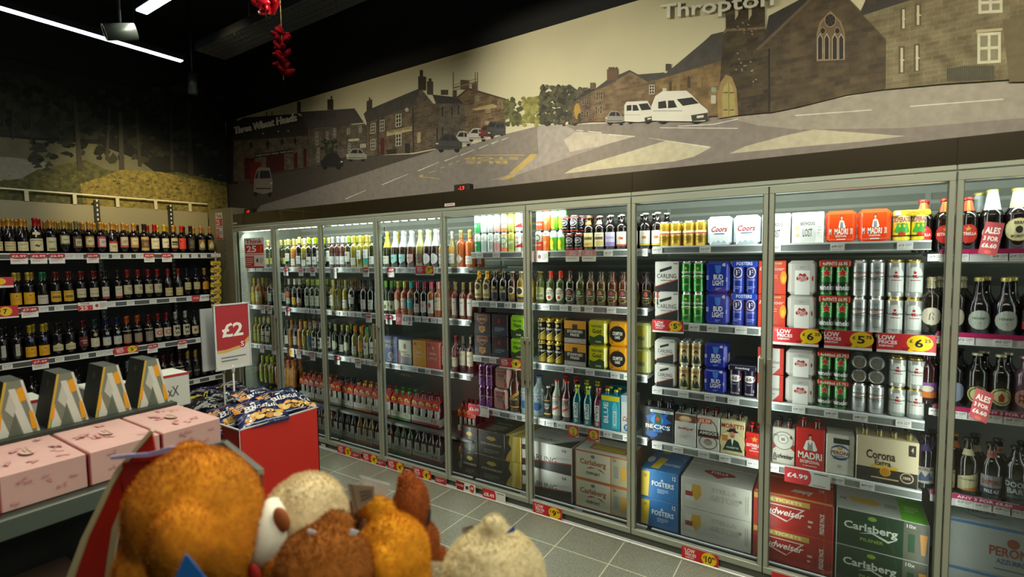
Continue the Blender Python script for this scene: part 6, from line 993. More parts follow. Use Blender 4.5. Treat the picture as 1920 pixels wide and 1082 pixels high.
def garland(c, n, h, r, label, hexa, seed):
    rn = random.Random(seed); t = tag(empty('foil_garland', c), label, 'garland', 'red foil decorations'); b = MB(); m = mat(hexa, .25, .6) if hexa[0] == 'E' else mat(hexa, .9, kind='matte')
    for i in range(n):
        z = -h*i/n; a = rn.random()*6.28; T = Matrix.Translation((rn.uniform(-r, r), rn.uniform(-r, r), z)) @ Matrix.Rotation(a, 4, 'Z') @ Matrix.Rotation(rn.uniform(.3, 1.5), 4, 'X')
        b.lathe([(.002, 0), (.011, .008), (.013, .03), (.011, .05), (.002, .058)], m, 8, T=T)
    b.obj('foil_tubes', t); b = MB(); b.tube([(0, 0, .8), (0, 0, -h-.01)], .0018, mat('6A5A2A', .4)); b.obj('cord', t)
pa = at(497, -12, 2, 3.0); garland((pa.x, pa.y, 3.0), 34, .09, .04, 'bright red foil garland cut by the top edge', 'E0142A', 3)
pb = at(528, 62, 2, 3.05); garland((pb.x, pb.y, 3.05), 40, .24, .014, 'hanging red foil garland, coloured dark to look unlit', '3A0508', 5)  # red darkened and made matte to stand in for missing light
# ================================================================ red dump bin, snack bags
def bag(seed, w_, h_, col, cmds, puff=.045, n=14):
    rn = random.Random(seed); b = MB(); off = [Vector((rn.uniform(0, 9), rn.uniform(0, 9), rn.uniform(0, 9))) for _ in range(2)]
    def hh(u, v, s):
        e = max(0, (1-abs(2*u)**2.6))*max(0, (1-abs(2*v)**4)); return s*(puff*e)+.018*mnoise.noise(Vector((u*6, v*6, 0))+off[0])*(1-abs(2*v)**6)*e+.007*mnoise.noise(Vector((u*17, v*13, s))+off[1])
    def P_(u, v, s): return Vector((u*w_*(1-.06*math.cos(v*9)), v*h_, hh(u, v, s)))
    m = mat(col, .22, .1, .6)
    for s in (1, -1):
        V = [P_(i/n-.5, j/n-.5, s) for j in range(n+1) for i in range(n+1)]
        F = [(j*(n+1)+i, j*(n+1)+i+1, (j+1)*(n+1)+i+1, (j+1)*(n+1)+i) for j in range(n) for i in range(n)]
        b.add(V, F if s > 0 else [f[::-1] for f in F], m, True)
    for e in (-1, 1):
        V = []
        for i in range(n*2+1):
            u = i/(n*2)-.5
            for k in (0, 1): p = P_(u, e*.5, 1); p.y += e*k*.014; p.z += .0025*(i % 2); V.append(p)
        b.add(V, [(2*i, 2*i+2, 2*i+3, 2*i+1) if e < 0 else (2*i, 2*i+1, 2*i+3, 2*i+2) for i in range(n*2)], mat(col, .25, .3), True)
    def mp(a, c, h): q = P_(a/w_, c/h_, 1); q.z += h+.0012; return q
    items = art(cmds, w_, h_); b.art(items, mp, step=w_*.05); return b
blis = [('p', [(-.5, .42), (-.12, .42), (-.34, .0), (-.5, .1)], 'D88A2A'), ('l', -.48, .1, -.28, .36, 4, 'F0C890'), ('t', 'Blissfuls', .06, .06, .17, 'F2EEE6', .78, .03, .15), ('e', -.12, .22, .06, .04, 'D8DCE8')]+[('e', x_, y_, .1, .065, c_) for x_, y_, c_ in ((-.2, -.22, 'E8B860'), (-.02, -.18, 'E0A040'), (.16, -.2, 'EFC878'), (.32, -.24, 'E8B050'), (-.1, -.32, 'EFC878'), (.1, -.34, 'D89838'), (.26, -.36, 'F0D090'), (-.28, -.34, 'D89838'))]+[('e', .05, -.28, .03, .02, '7A4A1A'), ('l', -.4, -.46, .4, -.42, 1, 'C8D0E8')]
bx0, bx1, by0, by1, bz = 2.045, 2.49, -1.385, -.83, .78
t = tag(empty('dump_bin', ((bx0+bx1)/2, (by0+by1)/2, 0)), 'large bright red open-top dump bin filled with snack bags', 'dump bin')
inv = Matrix.Translation(-Vector(((bx0+bx1)/2, (by0+by1)/2, 0)))
def part2(mb, n, par=None): mb.v = [tuple(inv @ Vector(v)) for v in mb.v]; return mb.obj(n, par or t)
RED = mat('C8200E', .5, noise=.03, nscale=3)
b = MB(); h_ = .006
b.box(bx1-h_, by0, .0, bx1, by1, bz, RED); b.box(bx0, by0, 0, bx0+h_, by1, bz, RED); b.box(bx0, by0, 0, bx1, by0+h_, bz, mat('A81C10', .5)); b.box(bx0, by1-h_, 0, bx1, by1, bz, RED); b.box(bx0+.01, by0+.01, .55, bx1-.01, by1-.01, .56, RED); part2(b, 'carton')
b = MB(); wh = mat('C9CBC4', .5)
for (a0, c0, a1, c1) in ((bx1-.012, by0, bx1+.0012, by1), (bx0-.0012, by0, bx0+.012, by1), (bx0, by0-.0012, bx1, by0+.012), (bx0, by1-.012, bx1, by1+.0012)): b.box(a0, c0, bz-.004, a1, c1, bz+.003, wh)
b.box(bx0+.007, by1-.009, bz-.2, bx1-.007, by1-.007, bz-.004, wh); b.box(bx1+.0, by0-.001, .0, bx1+.0015, by0+.0035, bz, wh)
for k in range(9): b.box(bx0+.03+k*.045, by1-.011, bz-.2, bx0+.033+k*.045, by1-.009, bz-.01, mat('6A6A66', .5))
for k in range(3): b.box(bx0+.01, by1-.011, bz-.05-k*.05, bx1-.01, by1-.009, bz-.047-k*.05, mat('6A6A66', .5))
part2(b, 'white_liner')
RX = lambda ax, d_: Matrix.Rotation(math.radians(d_), 4, ax)
def setbag(mesh, x, y, z, rx, ry, rz, label, grp, name='snack_bag'):
    o = bpy.data.objects.new(name, mesh); COL.objects.link(o); o.matrix_world = Matrix.Translation((x, y, z)) @ RX('Z', rz) @ RX('Y', ry) @ RX('X', rx); tag(o, label, 'snack bag', grp); return o
bm_ = [bag(s_, .30, .215, '1B2450', blis).mesh('snack_bag') for s_ in (1, 2, 3)]
G1 = 'navy biscuit bags in the red bin'
for i, (x_, y_, z_, rx, ry, rz, lb) in enumerate(((2.40, -1.20, .83, 32, 0, 84, 'front navy biscuit bag lying near the corner of red bin'), (2.36, -1.01, .84, 38, 3, 96, 'middle navy biscuit bag, largest white lettering tilted upward'), (2.34, -.90, .78, 26, 0, 100, 'navy biscuit bag against the white liner of red bin'),
        (2.24, -1.26, .80, 30, -8, 72, 'navy bag with orange corner behind the front bags'), (2.18, -1.08, .85, 34, 6, 104, 'rear navy biscuit bag leaning over sign poles'), (2.20, -.93, .76, 14, 0, 80, 'low navy bag at back of red bin'), (2.12, -1.28, .76, 20, 0, 90, 'navy bag sunk in left corner of red bin'))):
    setbag(bm_[i % 3], x_, y_, z_, rx, ry, rz, lb, G1)
for i in range(4): setbag(bm_[i % 3], 2.22+.1*(i % 2), -1.22+.22*(i//2), .64+.03*(i % 2), 4, 0, 84+i*4, 'partly buried navy biscuit bag under the top ones', G1)
# dark snack heap in a wire bin behind
blk = [[('p', [(-.5, .2), (.5, .34), (.5, .46), (-.5, .36)], c_), ('e', 0, -.1, .3, .2, d_), ('l', -.3, .0, .3, .14, 2, 'D8D8D0')] for c_, d_ in (('C9C9C0', '3A3A3A'), ('8A8A90', '2A2050'), ('C9B83A', '2A1A4A'), ('B8BCC0', '1A1A1A'))]
bk_ = [bag(20+i, .24, .16, ('141318', '221A44', '101014', '2A2C30')[i], blk[i], .05).mesh('snack_bag') for i in range(4)]
wt = tag(empty('wire_bin', (1.45, -.95, 0)), 'black wire bin of dark snack bags behind the red bin', 'dump bin')
b = MB(); wm = mat('3A3A3C', .35, .6)
for z_ in [.12+.1*k for k in range(7)]:
    for (p, q) in (((-.5, -.42), (.5, -.42)), ((.5, -.42), (.5, .3)), ((.5, .3), (-.5, .3)), ((-.5, .3), (-.5, -.42))): b.tube([(p[0], p[1], z_), (q[0], q[1], z_)], .003, wm, 6)
for k in range(11):
    for y_ in (-.42, .3): b.tube([(-.5+.1*k, y_, 0), (-.5+.1*k, y_, .72)], .003, wm, 6)
b.box(-.5, -.42, .5, .5, .3, .51, DK); b.obj('wire_frame', wt)
rn = random.Random(4)
for i in range(40):
    ly = (0 if i < 15 else 1 if i < 29 else 2); k = i-(0, 15, 29)[ly]; nx = (5, 5, 4)[ly]
    x_ = 1.04+(k % nx)*.19+ly*.05+rn.random()*.03; y_ = -1.28+(k//nx)*(.24-.03*ly)+ly*.06+rn.random()*.03; hgt = .575+ly*.075
    c_ = ('black', 'purple', 'black and yellow', 'grey')[i % 4]
    setbag(bk_[i % 4], x_, y_, hgt, rn.uniform(-8, 26), rn.uniform(-16, 16), 90*rn.randrange(2)+rn.uniform(-30, 30)+180*rn.randrange(2), c_+' foil snack bag in the jumbled heap behind red bin', 'dark snack bags in the wire bin, '+c_, 'snack_bag')
# sign on two poles
st_ = tag(empty('sign_stand', (2.03, -1.2, 0)), 'two-pole stand holding red £2 price sign and clear holder', 'sign stand')
def sgn(u0, v0, u1, v1, X): a = at(u0, v0, 0, X); c = at(u1, v1, 0, X); return a, c
Xs = 2.06; a, c = sgn(400, 573, 470, 683, Xs); wd = c.y-a.y; hg = a.z-c.z; cy = (a.y+c.y)/2; cz = (a.z+c.z)/2
b = MB(); b.box(-.003, -wd/2, -hg/2, .003, wd/2, hg/2, mat('D4D2CA', .4))
b.art(art([('r', -.5, -.5, .5, .5, 'D2D0C8'), ('p', [(-.5, .5), (.5, .5), (.5, -.02), (.2, -.16), (-.2, -.2), (-.5, -.2)], 'A81E26'), ('p', [(-.5, -.2), (-.2, -.2), (.2, -.16), (.5, -.02), (.5, -.1), (.2, -.21), (-.2, -.25), (-.5, -.25)], 'D2A85A'), ('r', -.5, .28, .5, .284, '8A1A20'), ('t', '£2', 0, .1, .22, 'F0EAE4', .62, .07), ('e', .27, -.14, .09, .065, 'B01E26'), ('t', 'S', .27, -.14, .08, 'F0EAE4', .1, .02), ('l', -.36, -.40, .36, -.30, 2, '77777A')], wd, hg), sideX(.003, 0, 0), off=.0006)
o = b.obj('price_board', st_, (Xs-2.03, cy+1.2, cz)); fr_ = MB()
for (y_, z_, sy_, sz_) in ((0, hg/2, wd/2+.008, .005), (0, -hg/2, wd/2+.008, .005), (-wd/2, 0, .005, hg/2), (wd/2, 0, .005, hg/2)): fr_.box(-.006, y_-sy_, z_-sz_, .008, y_+sy_, z_+sz_, mat('C4C8C4', .2, .2))
fr_.obj('clear_frame', o)
X2 = 1.93; a2, c2_ = sgn(374, 580, 430, 688, X2); b = MB(); b.box(-.004, a2.y, c2_.z, .004, c2_.y, a2.z, mat('A9ACAC', .3, .1)); b.obj('clear_holder', st_, (X2-2.03, 1.2, 0))
for (u_, X_, zt_) in ((437, Xs, cz-hg/2), (419, X2, c2_.z)):
    y_ = yat(u_, X_, zt_); b = MB(); b.tube([(0, 0, 0), (0, 0, zt_+.02)], .007, mat('B9BCB4', .3, .3), 10); b.lathe([(.007, zt_-.04), (.013, zt_-.02), (.013, zt_+.0)], mat('B9BCB4', .3), 10); b.obj('pole', st_, (X_-2.03, y_+1.2, 0))
# hanging strip of snack packets at the end of the wine wall
hb = bag(31, .10, .085, 'D8B41E', [('r', -.5, -.5, .5, .16, '26304A'), ('e', 0, -.1, .3, .22, 'D8A83A'), ('e', .1, -.2, .16, .12, 'EFC878'), ('t', 'MINI', 0, .3, .2, '26304A', .6)], .016, 10).mesh('snack_packet')
for k in range(6):
    z_ = 1.79-k*.078-.03; y_ = yat(405, -.06, z_); o = bpy.data.objects.new('snack_packet', hb); COL.objects.link(o); o.matrix_world = Matrix.Translation((-.06, y_, z_)) @ RX('Z', 90) @ RX('X', 84)
    tag(o, f'yellow and navy snack packet, {ORD[k]} from top of hanging strip', 'snack packet', 'snack packets on the hanging strip')
b = MB(); b.box(-.008, -.008, -.48, .008, .0, .12, mat('C9C4B0', .5)); b.box(-.0, -.05, .06, .006, .05, .1, mat('D8C8BC', .5)); o = b.obj('clip_strip', None, (-.085, yat(405, -.085, 1.8), 1.80)); tag(o, 'pale plastic clip strip holding snack packets beside the column', 'clip strip')
# ================================================================ foreground gondola, pink boxes, A-shaped boxes
gd = tag(empty('display_gondola', (3.2, -3.0, 0)), 'dark grey promotional shelf unit carrying pink gift boxes', 'display unit')
inv = Matrix.Translation(-Vector((3.2, -3.0, 0)))
def part3(mb, n, par=None): mb.v = [tuple(inv @ Vector(v)) for v in mb.v]; return mb.obj(n, par or gd)
GD = mat('2A302A', .5, noise=.1)
b = MB(); b.box(2.55, -4.3, 1.055, 3.555, -1.985, 1.085, GD, .003); b.box(3.545, -4.3, 1.03, 3.562, -1.985, 1.09, mat('59645A', .4, .3), .002); part3(b, 'top_shelf')
b = MB(); b.box(2.6, -4.3, 0, 3.3, -2.0, 1.055, mat('161816', .6)); part3(b, 'carcass')
for z_ in (.25, .62): b = MB(); b.box(3.3, -4.3, z_, 3.54, -2.0, z_+.025, GD); part3(b, 'lower_shelf')
rn = random.Random(8)
for k in range(9):
    y_ = -2.12-k*.2; b = MB(); b.box(-.1, -.08, 0, .1, .08, .17, mat(('5A2020', '2A2A3A', '4A3A30')[k % 3], .5), .004); o = b.obj('gift_carton', None, (3.43, y_, .6455)); tag(o, ('dull red', 'navy', 'brown')[k % 3]+f' carton on dark lower shelf, {ORD[k]} from far end', 'carton', 'cartons under the pink boxes')
def florals(seed, n=9):
    r = random.Random(seed); out = []
    for i in range(n):
        x, y = r.uniform(-.42, .42), r.uniform(-.38, .38); c = r.choice(('C9707E', 'B8505E', '9A6A72', 'D88A90', '8A7A6A'))
        out += [('e', x+r.uniform(-.05, .05), y+r.uniform(-.06, .06), r.uniform(.012, .03), r.uniform(.015, .04), r.choice(('CC8A90', 'C97C86', 'D29A9A', 'BD8A86'))) for _ in range(5)]+[('p', [(x-.09, y-.06), (x, y), (x+.09, y-.07), (x, y-.015)], 'BDA48E')]
    return out
for k in range(4):
    y1_ = -1.992-k*.2115; y0_ = y1_-.203; w_ = .345; b = MB(); b.box(-w_/2, -.1015, 0, w_/2, .1015, .112, mat('C9A098', .55, noise=.05), .003)
    b.art(art(florals(k+1)+[('e', 0, .0, .12, .1, 'C9A294'), ('l', -.09, -.05, .09, .05, 2, '7A6A54')], w_*.94, .19), topf(0, 0, .112), off=.0006); b.art(art(florals(k+11, 7), .19, .1), sideX(w_/2, 0, .056), off=.0006)
    o = b.obj('gift_box', None, (3.325, (y0_+y1_)/2, 1.0865)); tag(o, ('pink floral gift box nearest the red dump bin', 'second pink floral gift box, behind the red panel top', 'third pink floral gift box, cut by the left edge', 'pink floral gift box beyond the left edge')[k], 'gift box', 'pink gift boxes')
    q = MB(); q.box(-w_/2+.004, -.005, .003, w_/2+.004, -.0012, .108, mat('8A2A28', .5)); ob = q.obj('red_edge_strip', o, (0, -.1015, 0)); ob['label'] = 'deep red edge'
for k in range(5):      # tapered A-shaped chocolate boxes
    yc = -2.062-k*.142; H = .195; b = MB(); wb, wt_, dp = .061, .024, .1
    V = [(0, -wb, 0), (0, wb, 0), (0, wt_, H), (0, -wt_, H), (-dp*1.5, -wb, 0), (-dp*1.5, wb, 0), (-dp*1.5, wt_, H), (-dp*1.5, -wt_, H)]
    dk_ = mat('3C423A', .5, noise=.1)
    b.add(V, [(0, 1, 2, 3), (5, 4, 7, 6), (4, 0, 3, 7), (1, 5, 6, 2), (3, 2, 6, 7), (4, 5, 1, 0)], dk_)
    def tp(pts, c): return ('p', pts, c)
    cm = [tp([(-.5, -.5), (.5, -.5), (.2, .5), (-.2, .5)], '767C6C'), tp([(-.5, -.5), (-.44, -.5), (-.14, .5), (-.2, .5)], 'C3A43A'), tp([(.44, -.5), (.5, -.5), (.2, .5), (.14, .5)], 'CFCDBE'),
          tp([(-.12, .36), (.02, .36), (.34, -.5), (.14, -.5), (-.02, -.06)], 'C9CCC0'), tp([(-.42, -.5), (-.3, -.1), (-.14, -.5)], 'C9CCC0'), tp([(-.22, .0), (-.1, .3), (.02, .0), (-.06, -.16)], 'B8BCB0'), tp([(.04, .34), (.18, .38), (.24, .12), (.1, .1)], 'DE9A12'), tp([(.28, -.1), (.36, -.1), (.46, -.44), (.32, -.44)], 'DE9A12'), tp([(-.36, -.1), (-.28, -.05), (-.34, -.34), (-.44, -.34)], 'DE9A12'), tp([(-.2, -.5), (-.02, -.12), (.1, -.5)], '5C6456')]
    b.art(art(cm, wb*2, H), sideX(0, 0, H/2), off=.0006); b.art(art([('c', 0, .3, .07, '6A6258')], .14, H), lambda u_, v_, h, wb=wb, wt_=wt_, H=H: (-.075+u_, -(wb+(wt_-wb)*(v_+H/2)/H)-h-.0003, H/2+v_), off=.0006)
    o = b.obj('tapered_box', None, (3.10, yc, 1.1)); o.location.z = 1.0865+.122
    tag(o, f'grey, white and orange tapered box, {ORD[k]} from the dump bin end', 'chocolate box', 'tapered boxes behind the pink boxes')
b = MB(); b.box(2.85, -4.2, 1.0855, 3.14, -1.99, 1.208, mat('33382F', .6)); tag(b.obj('riser_block'), 'low dark riser under the tapered boxes', 'riser')
for k, (y_, c_) in enumerate(((-2.45, 'B9BCB0'), (-2.05, 'BFC2B6'), (-1.9, 'C4C6BC'))):
    b = MB(); b.box(-.09, -.13, 0, .09, .13, .17, mat(c_, .6), .006); b.art(art([('r', -.5, .42, .5, .5, 'A8283A'), ('t', 'xX', .2, 0, .3, '5A5A5A', .2)], .26, .17), sideX(.09, 0, .085)); o = b.obj('wrapped_box', None, (2.68, y_, 1.0865)); tag(o, ('white box with red edge behind second tapered box', 'white box with red edge behind nearest tapered box', 'white box at far end of dark display')[k], 'box', 'white boxes behind the tapered boxes')
# ================================================================ plush toys
def plush(name, label, col, blobs, depth, parts=(), vox=.007, seed=1, fuzz=14000, flen=.0075, grp=None, dark=None):
    """blobs: (u, v, extra depth, rx px, ry px, rz px, tilt deg) measured around the given depth; merged into one continuous surface"""
    me = bpy.data.meshes.new('tmp'); bm = bmesh.new(); sc_ = depth/CF; M3 = Matrix((RT, UP, -FW)).transposed().to_4x4()
    for (u, v, dd, rx, ry, rz, ti) in blobs:
        c = dep(u, v, depth+dd); T = Matrix.Translation(c) @ M3 @ Matrix.Rotation(math.radians(ti), 4, 'Z') @ Matrix.Diagonal((rx*sc_, ry*sc_, rz*sc_, 1)); bmesh.ops.create_icosphere(bm, subdivisions=4, radius=1, matrix=T)
    bm.to_mesh(me); bm.free(); o = bpy.data.objects.new('tmp', me); COL.objects.link(o); rm = o.modifiers.new('r', 'REMESH'); rm.mode = 'VOXEL'; rm.voxel_size = vox; sm_ = o.modifiers.new('s', 'SMOOTH'); sm_.iterations = 5; sm_.factor = .6
    bpy.context.view_layer.update(); me2 = bpy.data.meshes.new_from_object(o.evaluated_get(bpy.context.evaluated_depsgraph_get())); bpy.data.objects.remove(o)
    base = dep(blobs[0][0], blobs[0][1], depth); b = MB();  m_ = mat(col, .95, noise=.16, nscale=12, bump=.5, kind='plush'); rn = random.Random(seed)
    vs_ = []
    for v in me2.vertices:
        n_ = mnoise.noise(v.co*26+Vector((seed, 0, 0)))*.003+mnoise.noise(v.co*80)*.0016; vs_.append(v.co+v.normal*n_-base)
    fs = [tuple(p.vertices) for p in me2.polygons]; b.add(vs_, fs, m_, True)
    ar = [p.area for p in me2.polygons]; idx = rn.choices(range(len(fs)), weights=ar, k=fuzz) if fuzz else []; V = []; F = []
    for i in idx:
        p = me2.polygons[i]; q = [vs_[j] for j in p.vertices]; a, c = rn.random(), rn.random(); x = q[0]*(1-a)*(1-c)+q[1]*a*(1-c)+q[2]*a*c+q[-1]*(1-a)*c
        nd = (p.normal+Vector((rn.uniform(-.6, .6), rn.uniform(-.6, .6), rn.uniform(-.6, .3)))).normalized(); t_ = nd.orthogonal().normalized()*.0006; k = len(V); V += [x-t_, x+t_, x+nd*flen*rn.uniform(.5, 1.2)]; F.append((k, k+1, k+2))
    b.add(V, F, m_, True)
    o = b.obj(name, None, base); tag(o, label, 'plush toy', grp or 'plush toys in the foreground')
    for (pn, pc, pb, lb) in parts:
        q = MB(); 
        for (u, v, dd, rx, ry, rz, ti) in pb:
            c = dep(u, v, depth+dd)-base; T = Matrix.Translation(c) @ M3 @ Matrix.Rotation(math.radians(ti), 4, 'Z') @ Matrix.Diagonal((rx*sc_, ry*sc_, rz*sc_, 1)); bm = bmesh.new(); bmesh.ops.create_icosphere(bm, subdivisions=3, radius=1, matrix=T); bm.verts.index_update()
            q.add([v_.co for v_ in bm.verts], [tuple(x.index for x in f.verts) for f in bm.faces], mat(pc, .75, noise=.06, nscale=20), True); bm.free()
        ob = q.obj(pn, o)
        if lb: ob['label'] = lb
    return o, base
def tagcard(o, base, pts, d_, col, cmds=(), name='paper_tag', lb=None, tk=.0012):
    """paper tag with thickness: corner pixels at a depth"""
    P_ = [dep(u, v, d_)-base for u, v in pts]; n_ = (P_[1]-P_[0]).cross(P_[3]-P_[0]).normalized(); b = MB(); b.add([p for p in P_]+[p-n_*tk for p in P_], [(0, 1, 2, 3), (7, 6, 5, 4), (0, 4, 5, 1), (1, 5, 6, 2), (2, 6, 7, 3), (3, 7, 4, 0)], mat(col, .6))
    if n_.dot(FW) > 0: n_ = -n_
    for x0, y0, x1, y1, c in cmds:
        f = lambda x, y: (P_[0]*(1-x)+P_[1]*x)*(1-y)+(P_[3]*(1-x)+P_[2]*x)*y+n_*.0018
        b.add([f(x0, y0), f(x1, y0), f(x1, y1), f(x0, y1)], [(0, 1, 2, 3)], mat(c, .6))
    ob = b.obj(name, o)
    if lb: ob['label'] = lb
    return ob
o, bs = plush('plush_toy', 'large amber plush bear seen from behind, biggest in foreground', 'BC7606', [(366, 962, 0, 118, 120, 100, 0), (350, 1070, .0, 116, 130, 105, 0), (356, 846, .05, 36, 20, 20, 8), (338, 1015, -.09, 50, 62, 40, 0), (424, 1010, -.03, 44, 80, 55, 0)], .92, seed=2, fuzz=30000, vox=.008)
tagcard(o, bs, [(347, 1040), (352, 1040), (400, 1100), (322, 1100)], .74, '1A6ABF', name='ribbon', lb='blue ribbon corner')
o, bs = plush('plush_toy', 'cream plush sheep with white face turned to the left', 'CDBB92', [(572, 978, 0, 78, 88, 74, -12), (600, 938, .02, 38, 40, 48, 0), (545, 1060, .04, 90, 90, 76, 0)], 1.02, [('face', 'D6D4C2', [(510, 1003, -.05, 46, 66, 52, -8)], 'smooth white face'), ('ear', '8A4A1A', [(528, 974, -.085, 13, 22, 8, 22)], 'brown ear patch')], seed=3, fuzz=22000)
q = MB(); c_ = [dep(u, v, .945)-bs for u, v in ((496, 1048), (500, 1040), (508, 1036), (512, 1030))]; q.tube(c_, .0012, '3A2A24', 6); q.obj('stitched_mouth', o)
o, bs = plush('plush_toy', 'mid-brown plush bear with round ear, back of head', '8A4E08', [(606, 1078, 0, 92, 90, 80, 0), (632, 980, .03, 33, 24, 20, -6), (600, 1160, 0, 110, 110, 90, 0)], .88, seed=4, fuzz=24000)
tagcard(o, bs, [(577, 992), (592, 996), (590, 1004), (580, 1003)], .86, 'D8DCE8', name='tag_ring'); tagcard(o, bs, [(657, 992), (673, 996), (668, 1003), (656, 1002)], .86, 'DDE2EC', name='tag_ring')
o, bs = plush('plush_toy', 'golden yellow plush bear between the two brown ones', 'CF8C0A', [(734, 1046, 0, 68, 80, 64, 0), (707, 953, .02, 35, 22, 19, 2), (740, 1120, 0, 76, 90, 70, 0), (722, 1070, -.05, 30, 50, 30, 6)], .96, seed=5, fuzz=24000)
tagcard(o, bs, [(675, 892), (731, 908), (722, 936), (688, 934)], .985, 'C3C4C0', [(.05, .1, .42, .9, 'CDCFCC'), (.5, .1, .52, .9, 'E8E8E4')], lb='open white paper tag')
tagcard(o, bs, [(651, 906), (702, 911), (702, 935), (664, 962)], .96, '94836C', [(.14, .0, .17, 1, '3A342A'), (.42, .3, .9, .38, '4A4A44'), (.42, .48, .9, .56, '4A4A44'), (.42, .66, .9, .74, '4A4A44')], lb='tan barcode tag')
o, bs = plush('plush_toy', 'chestnut plush dog with black eye patch, rearmost', '8E4608', [(768, 962, 0, 34, 66, 40, -6), (762, 905, .01, 17, 24, 17, -8), (785, 1035, 0, 34, 60, 40, -14), (818, 1052, .02, 28, 22, 24, 40)], 1.12, [('eye_patch', '0E0E10', [(801, 972, .0, 6, 23, 14, -8)], 'black felt patch'), ('collar', 'A8501A', [(793, 1012, .0, 12, 6, 36, -30)], 'orange collar')], seed=6, fuzz=16000)
o, bs = plush('plush_toy', 'small dark brown plush ear and head behind paper tags', '4E2A08', [(660, 962, 0, 24, 20, 20, 35), (650, 1010, .03, 46, 44, 40, 0)], 1.16, seed=7, fuzz=9000)
o, bs = plush('plush_toy', 'cream plush bear with topknot, alone at right', 'CFC096', [(925, 1084, 0, 95, 90, 84, 0), (926, 990, .0, 24, 24, 22, 0), (926, 1004, .0, 34, 16, 24, 0), (925, 1150, 0, 110, 100, 90, 0)], .95, seed=8, fuzz=26000)
tagcard(o, bs, [(948, 1000), (964, 985), (966, 994), (960, 998)], .93, '1A50A8', lb='blue tag corner'); tagcard(o, bs, [(866, 988), (888, 982), (892, 1000), (867, 1010)], .97, '8E8678', [(.3, .2, .9, .3, '3A3A34'), (.3, .5, .9, .6, '3A3A34')], lb='grey barcode tag')
o, bs = plush('plush_toy', 'pale plush bit peeking up between gold and cream bears', 'C9BE9E', [(812, 1092, 0, 46, 26, 40, 0)], .98, seed=9, fuzz=8000)
o, bs = plush('plush_toy', 'amber plush paw under the cream sheep, red ribbon', 'B87608', [(526, 1060, 0, 34, 26, 30, 10), (510, 1110, 0, 60, 50, 40, 0)], .94, [('ribbon', 'A81C12', [(513, 1078, -.03, 5, 22, 6, 6), (478, 1076, -.03, 10, 20, 6, 20)], 'red ribbon')], seed=10, fuzz=9000)
# bin that holds the toys
tb = tag(empty('toy_bin', (4.75, -2.35, 0)), 'grey metal-rimmed bin holding the plush toys', 'display bin')
A_, B_ = dep(421, 829, 1.16), dep(488, 880, 1.16); zt_ = (A_.z+B_.z)/2; PA = at(421, 829, 2, 1.38); PB = at(489, 884, 2, 1.38); PC = at(340, 850, 2, 1.38)
def wallseg(p, q, z0, z1, th_, m): 
    d = (q-p); d.z = 0; L_ = d.length; d.normalize(); n_ = Vector((-d.y, d.x, 0)); b = MB(); T = Matrix(((d.x, n_.x, 0, p.x-4.75), (d.y, n_.y, 0, p.y+2.35), (0, 0, 1, 0), (0, 0, 0, 1))); b.box(0, -th_/2, z0, L_, th_/2, z1, m, T=T); return b
MT = mat('4A4E48', .3, .6); RM = mat('8E968E', .25, .7)
for (p, q) in ((PC, PA), (PA, PB)):
    wallseg(p, q, .1, 1.374, .006, MT).obj('side_panel', tb); wallseg(p, q, 1.372, 1.384, .012, RM).obj('rim', tb)
for (u_, v_, d_) in ((470, 1090, 1.0), (900, 1100, 1.0)):
    pass
b = MB(); b.box(4.1-4.75, -2.75+2.35, .0, 5.25-4.75, -2.0+2.35, .84, mat('2A2C2A', .6), .01); b.obj('base', tb)
# red card standee with cream edges at the left of the toys
rp = tag(empty('card_standee', (4.2, -2.5, 1.0)), 'red card display stand with curved cream edge and lavender tip', 'display stand'); rb = Vector((4.2, -2.5, 1.0))
def plate(pts, d_, col, th_, name, lb=None, dn=None):
    P_ = [dep(p[0], p[1], p[2] if len(p) > 2 else d_)-rb for p in pts]; b = MB(); off = FW*th_; n = len(P_); ps = [Vector((p[0], -p[1], 0)) for p in pts]; tr = tessellate_polygon([ps]); F = []
    for t in tr:
        q = [(ps[i].x, ps[i].y) for i in t]; t = tuple(t); F.append(t if area2(q) > 0 else t[::-1])
    F += [tuple(i+n for i in f[::-1]) for f in F]; b.add(P_+[p+off for p in P_], F+[(i, i+n, (i+1) % n+n, (i+1) % n) for i in range(n)], mat(col, .55, noise=.04)); ob = b.obj(name, rp)
    if lb: ob['label'] = lb
plate([(284, 808), (252, 846), (222, 882), (205, 915), (186, 955), (160, 1010), (128, 1100), (196, 1100), (208, 1040), (222, 975), (238, 948), (262, 930), (330, 900), (334, 846), (292, 852)], 1.08, 'A81808', .004, 'red_panel')
plate([(281, 806), (247, 846), (216, 882), (198, 915), (179, 955), (152, 1010), (118, 1100), (132, 1100), (163, 1010), (189, 955), (208, 915), (225, 884), (254, 848), (287, 809)], 1.075, 'B9AE88', .006, 'cream_edge')
plate([(236, 946), (222, 960), (210, 990), (202, 1040), (194, 1100), (206, 1100), (214, 1040), (222, 992), (232, 965), (240, 950)], 1.07, 'A79A78', .006, 'cream_edge')
plate([(205, 857), (240, 852), (275, 850), (318, 838), (332, 838), (330, 846), (278, 857), (240, 859), (208, 862)], 1.06, '9A90B8', .006, 'lavender_edge', 'lavender strip')
plate([(230, 868), (283, 862), (292, 905), (262, 930), (238, 948), (228, 900)], 1.07, '8A1A10', .002, 'inner_fold')
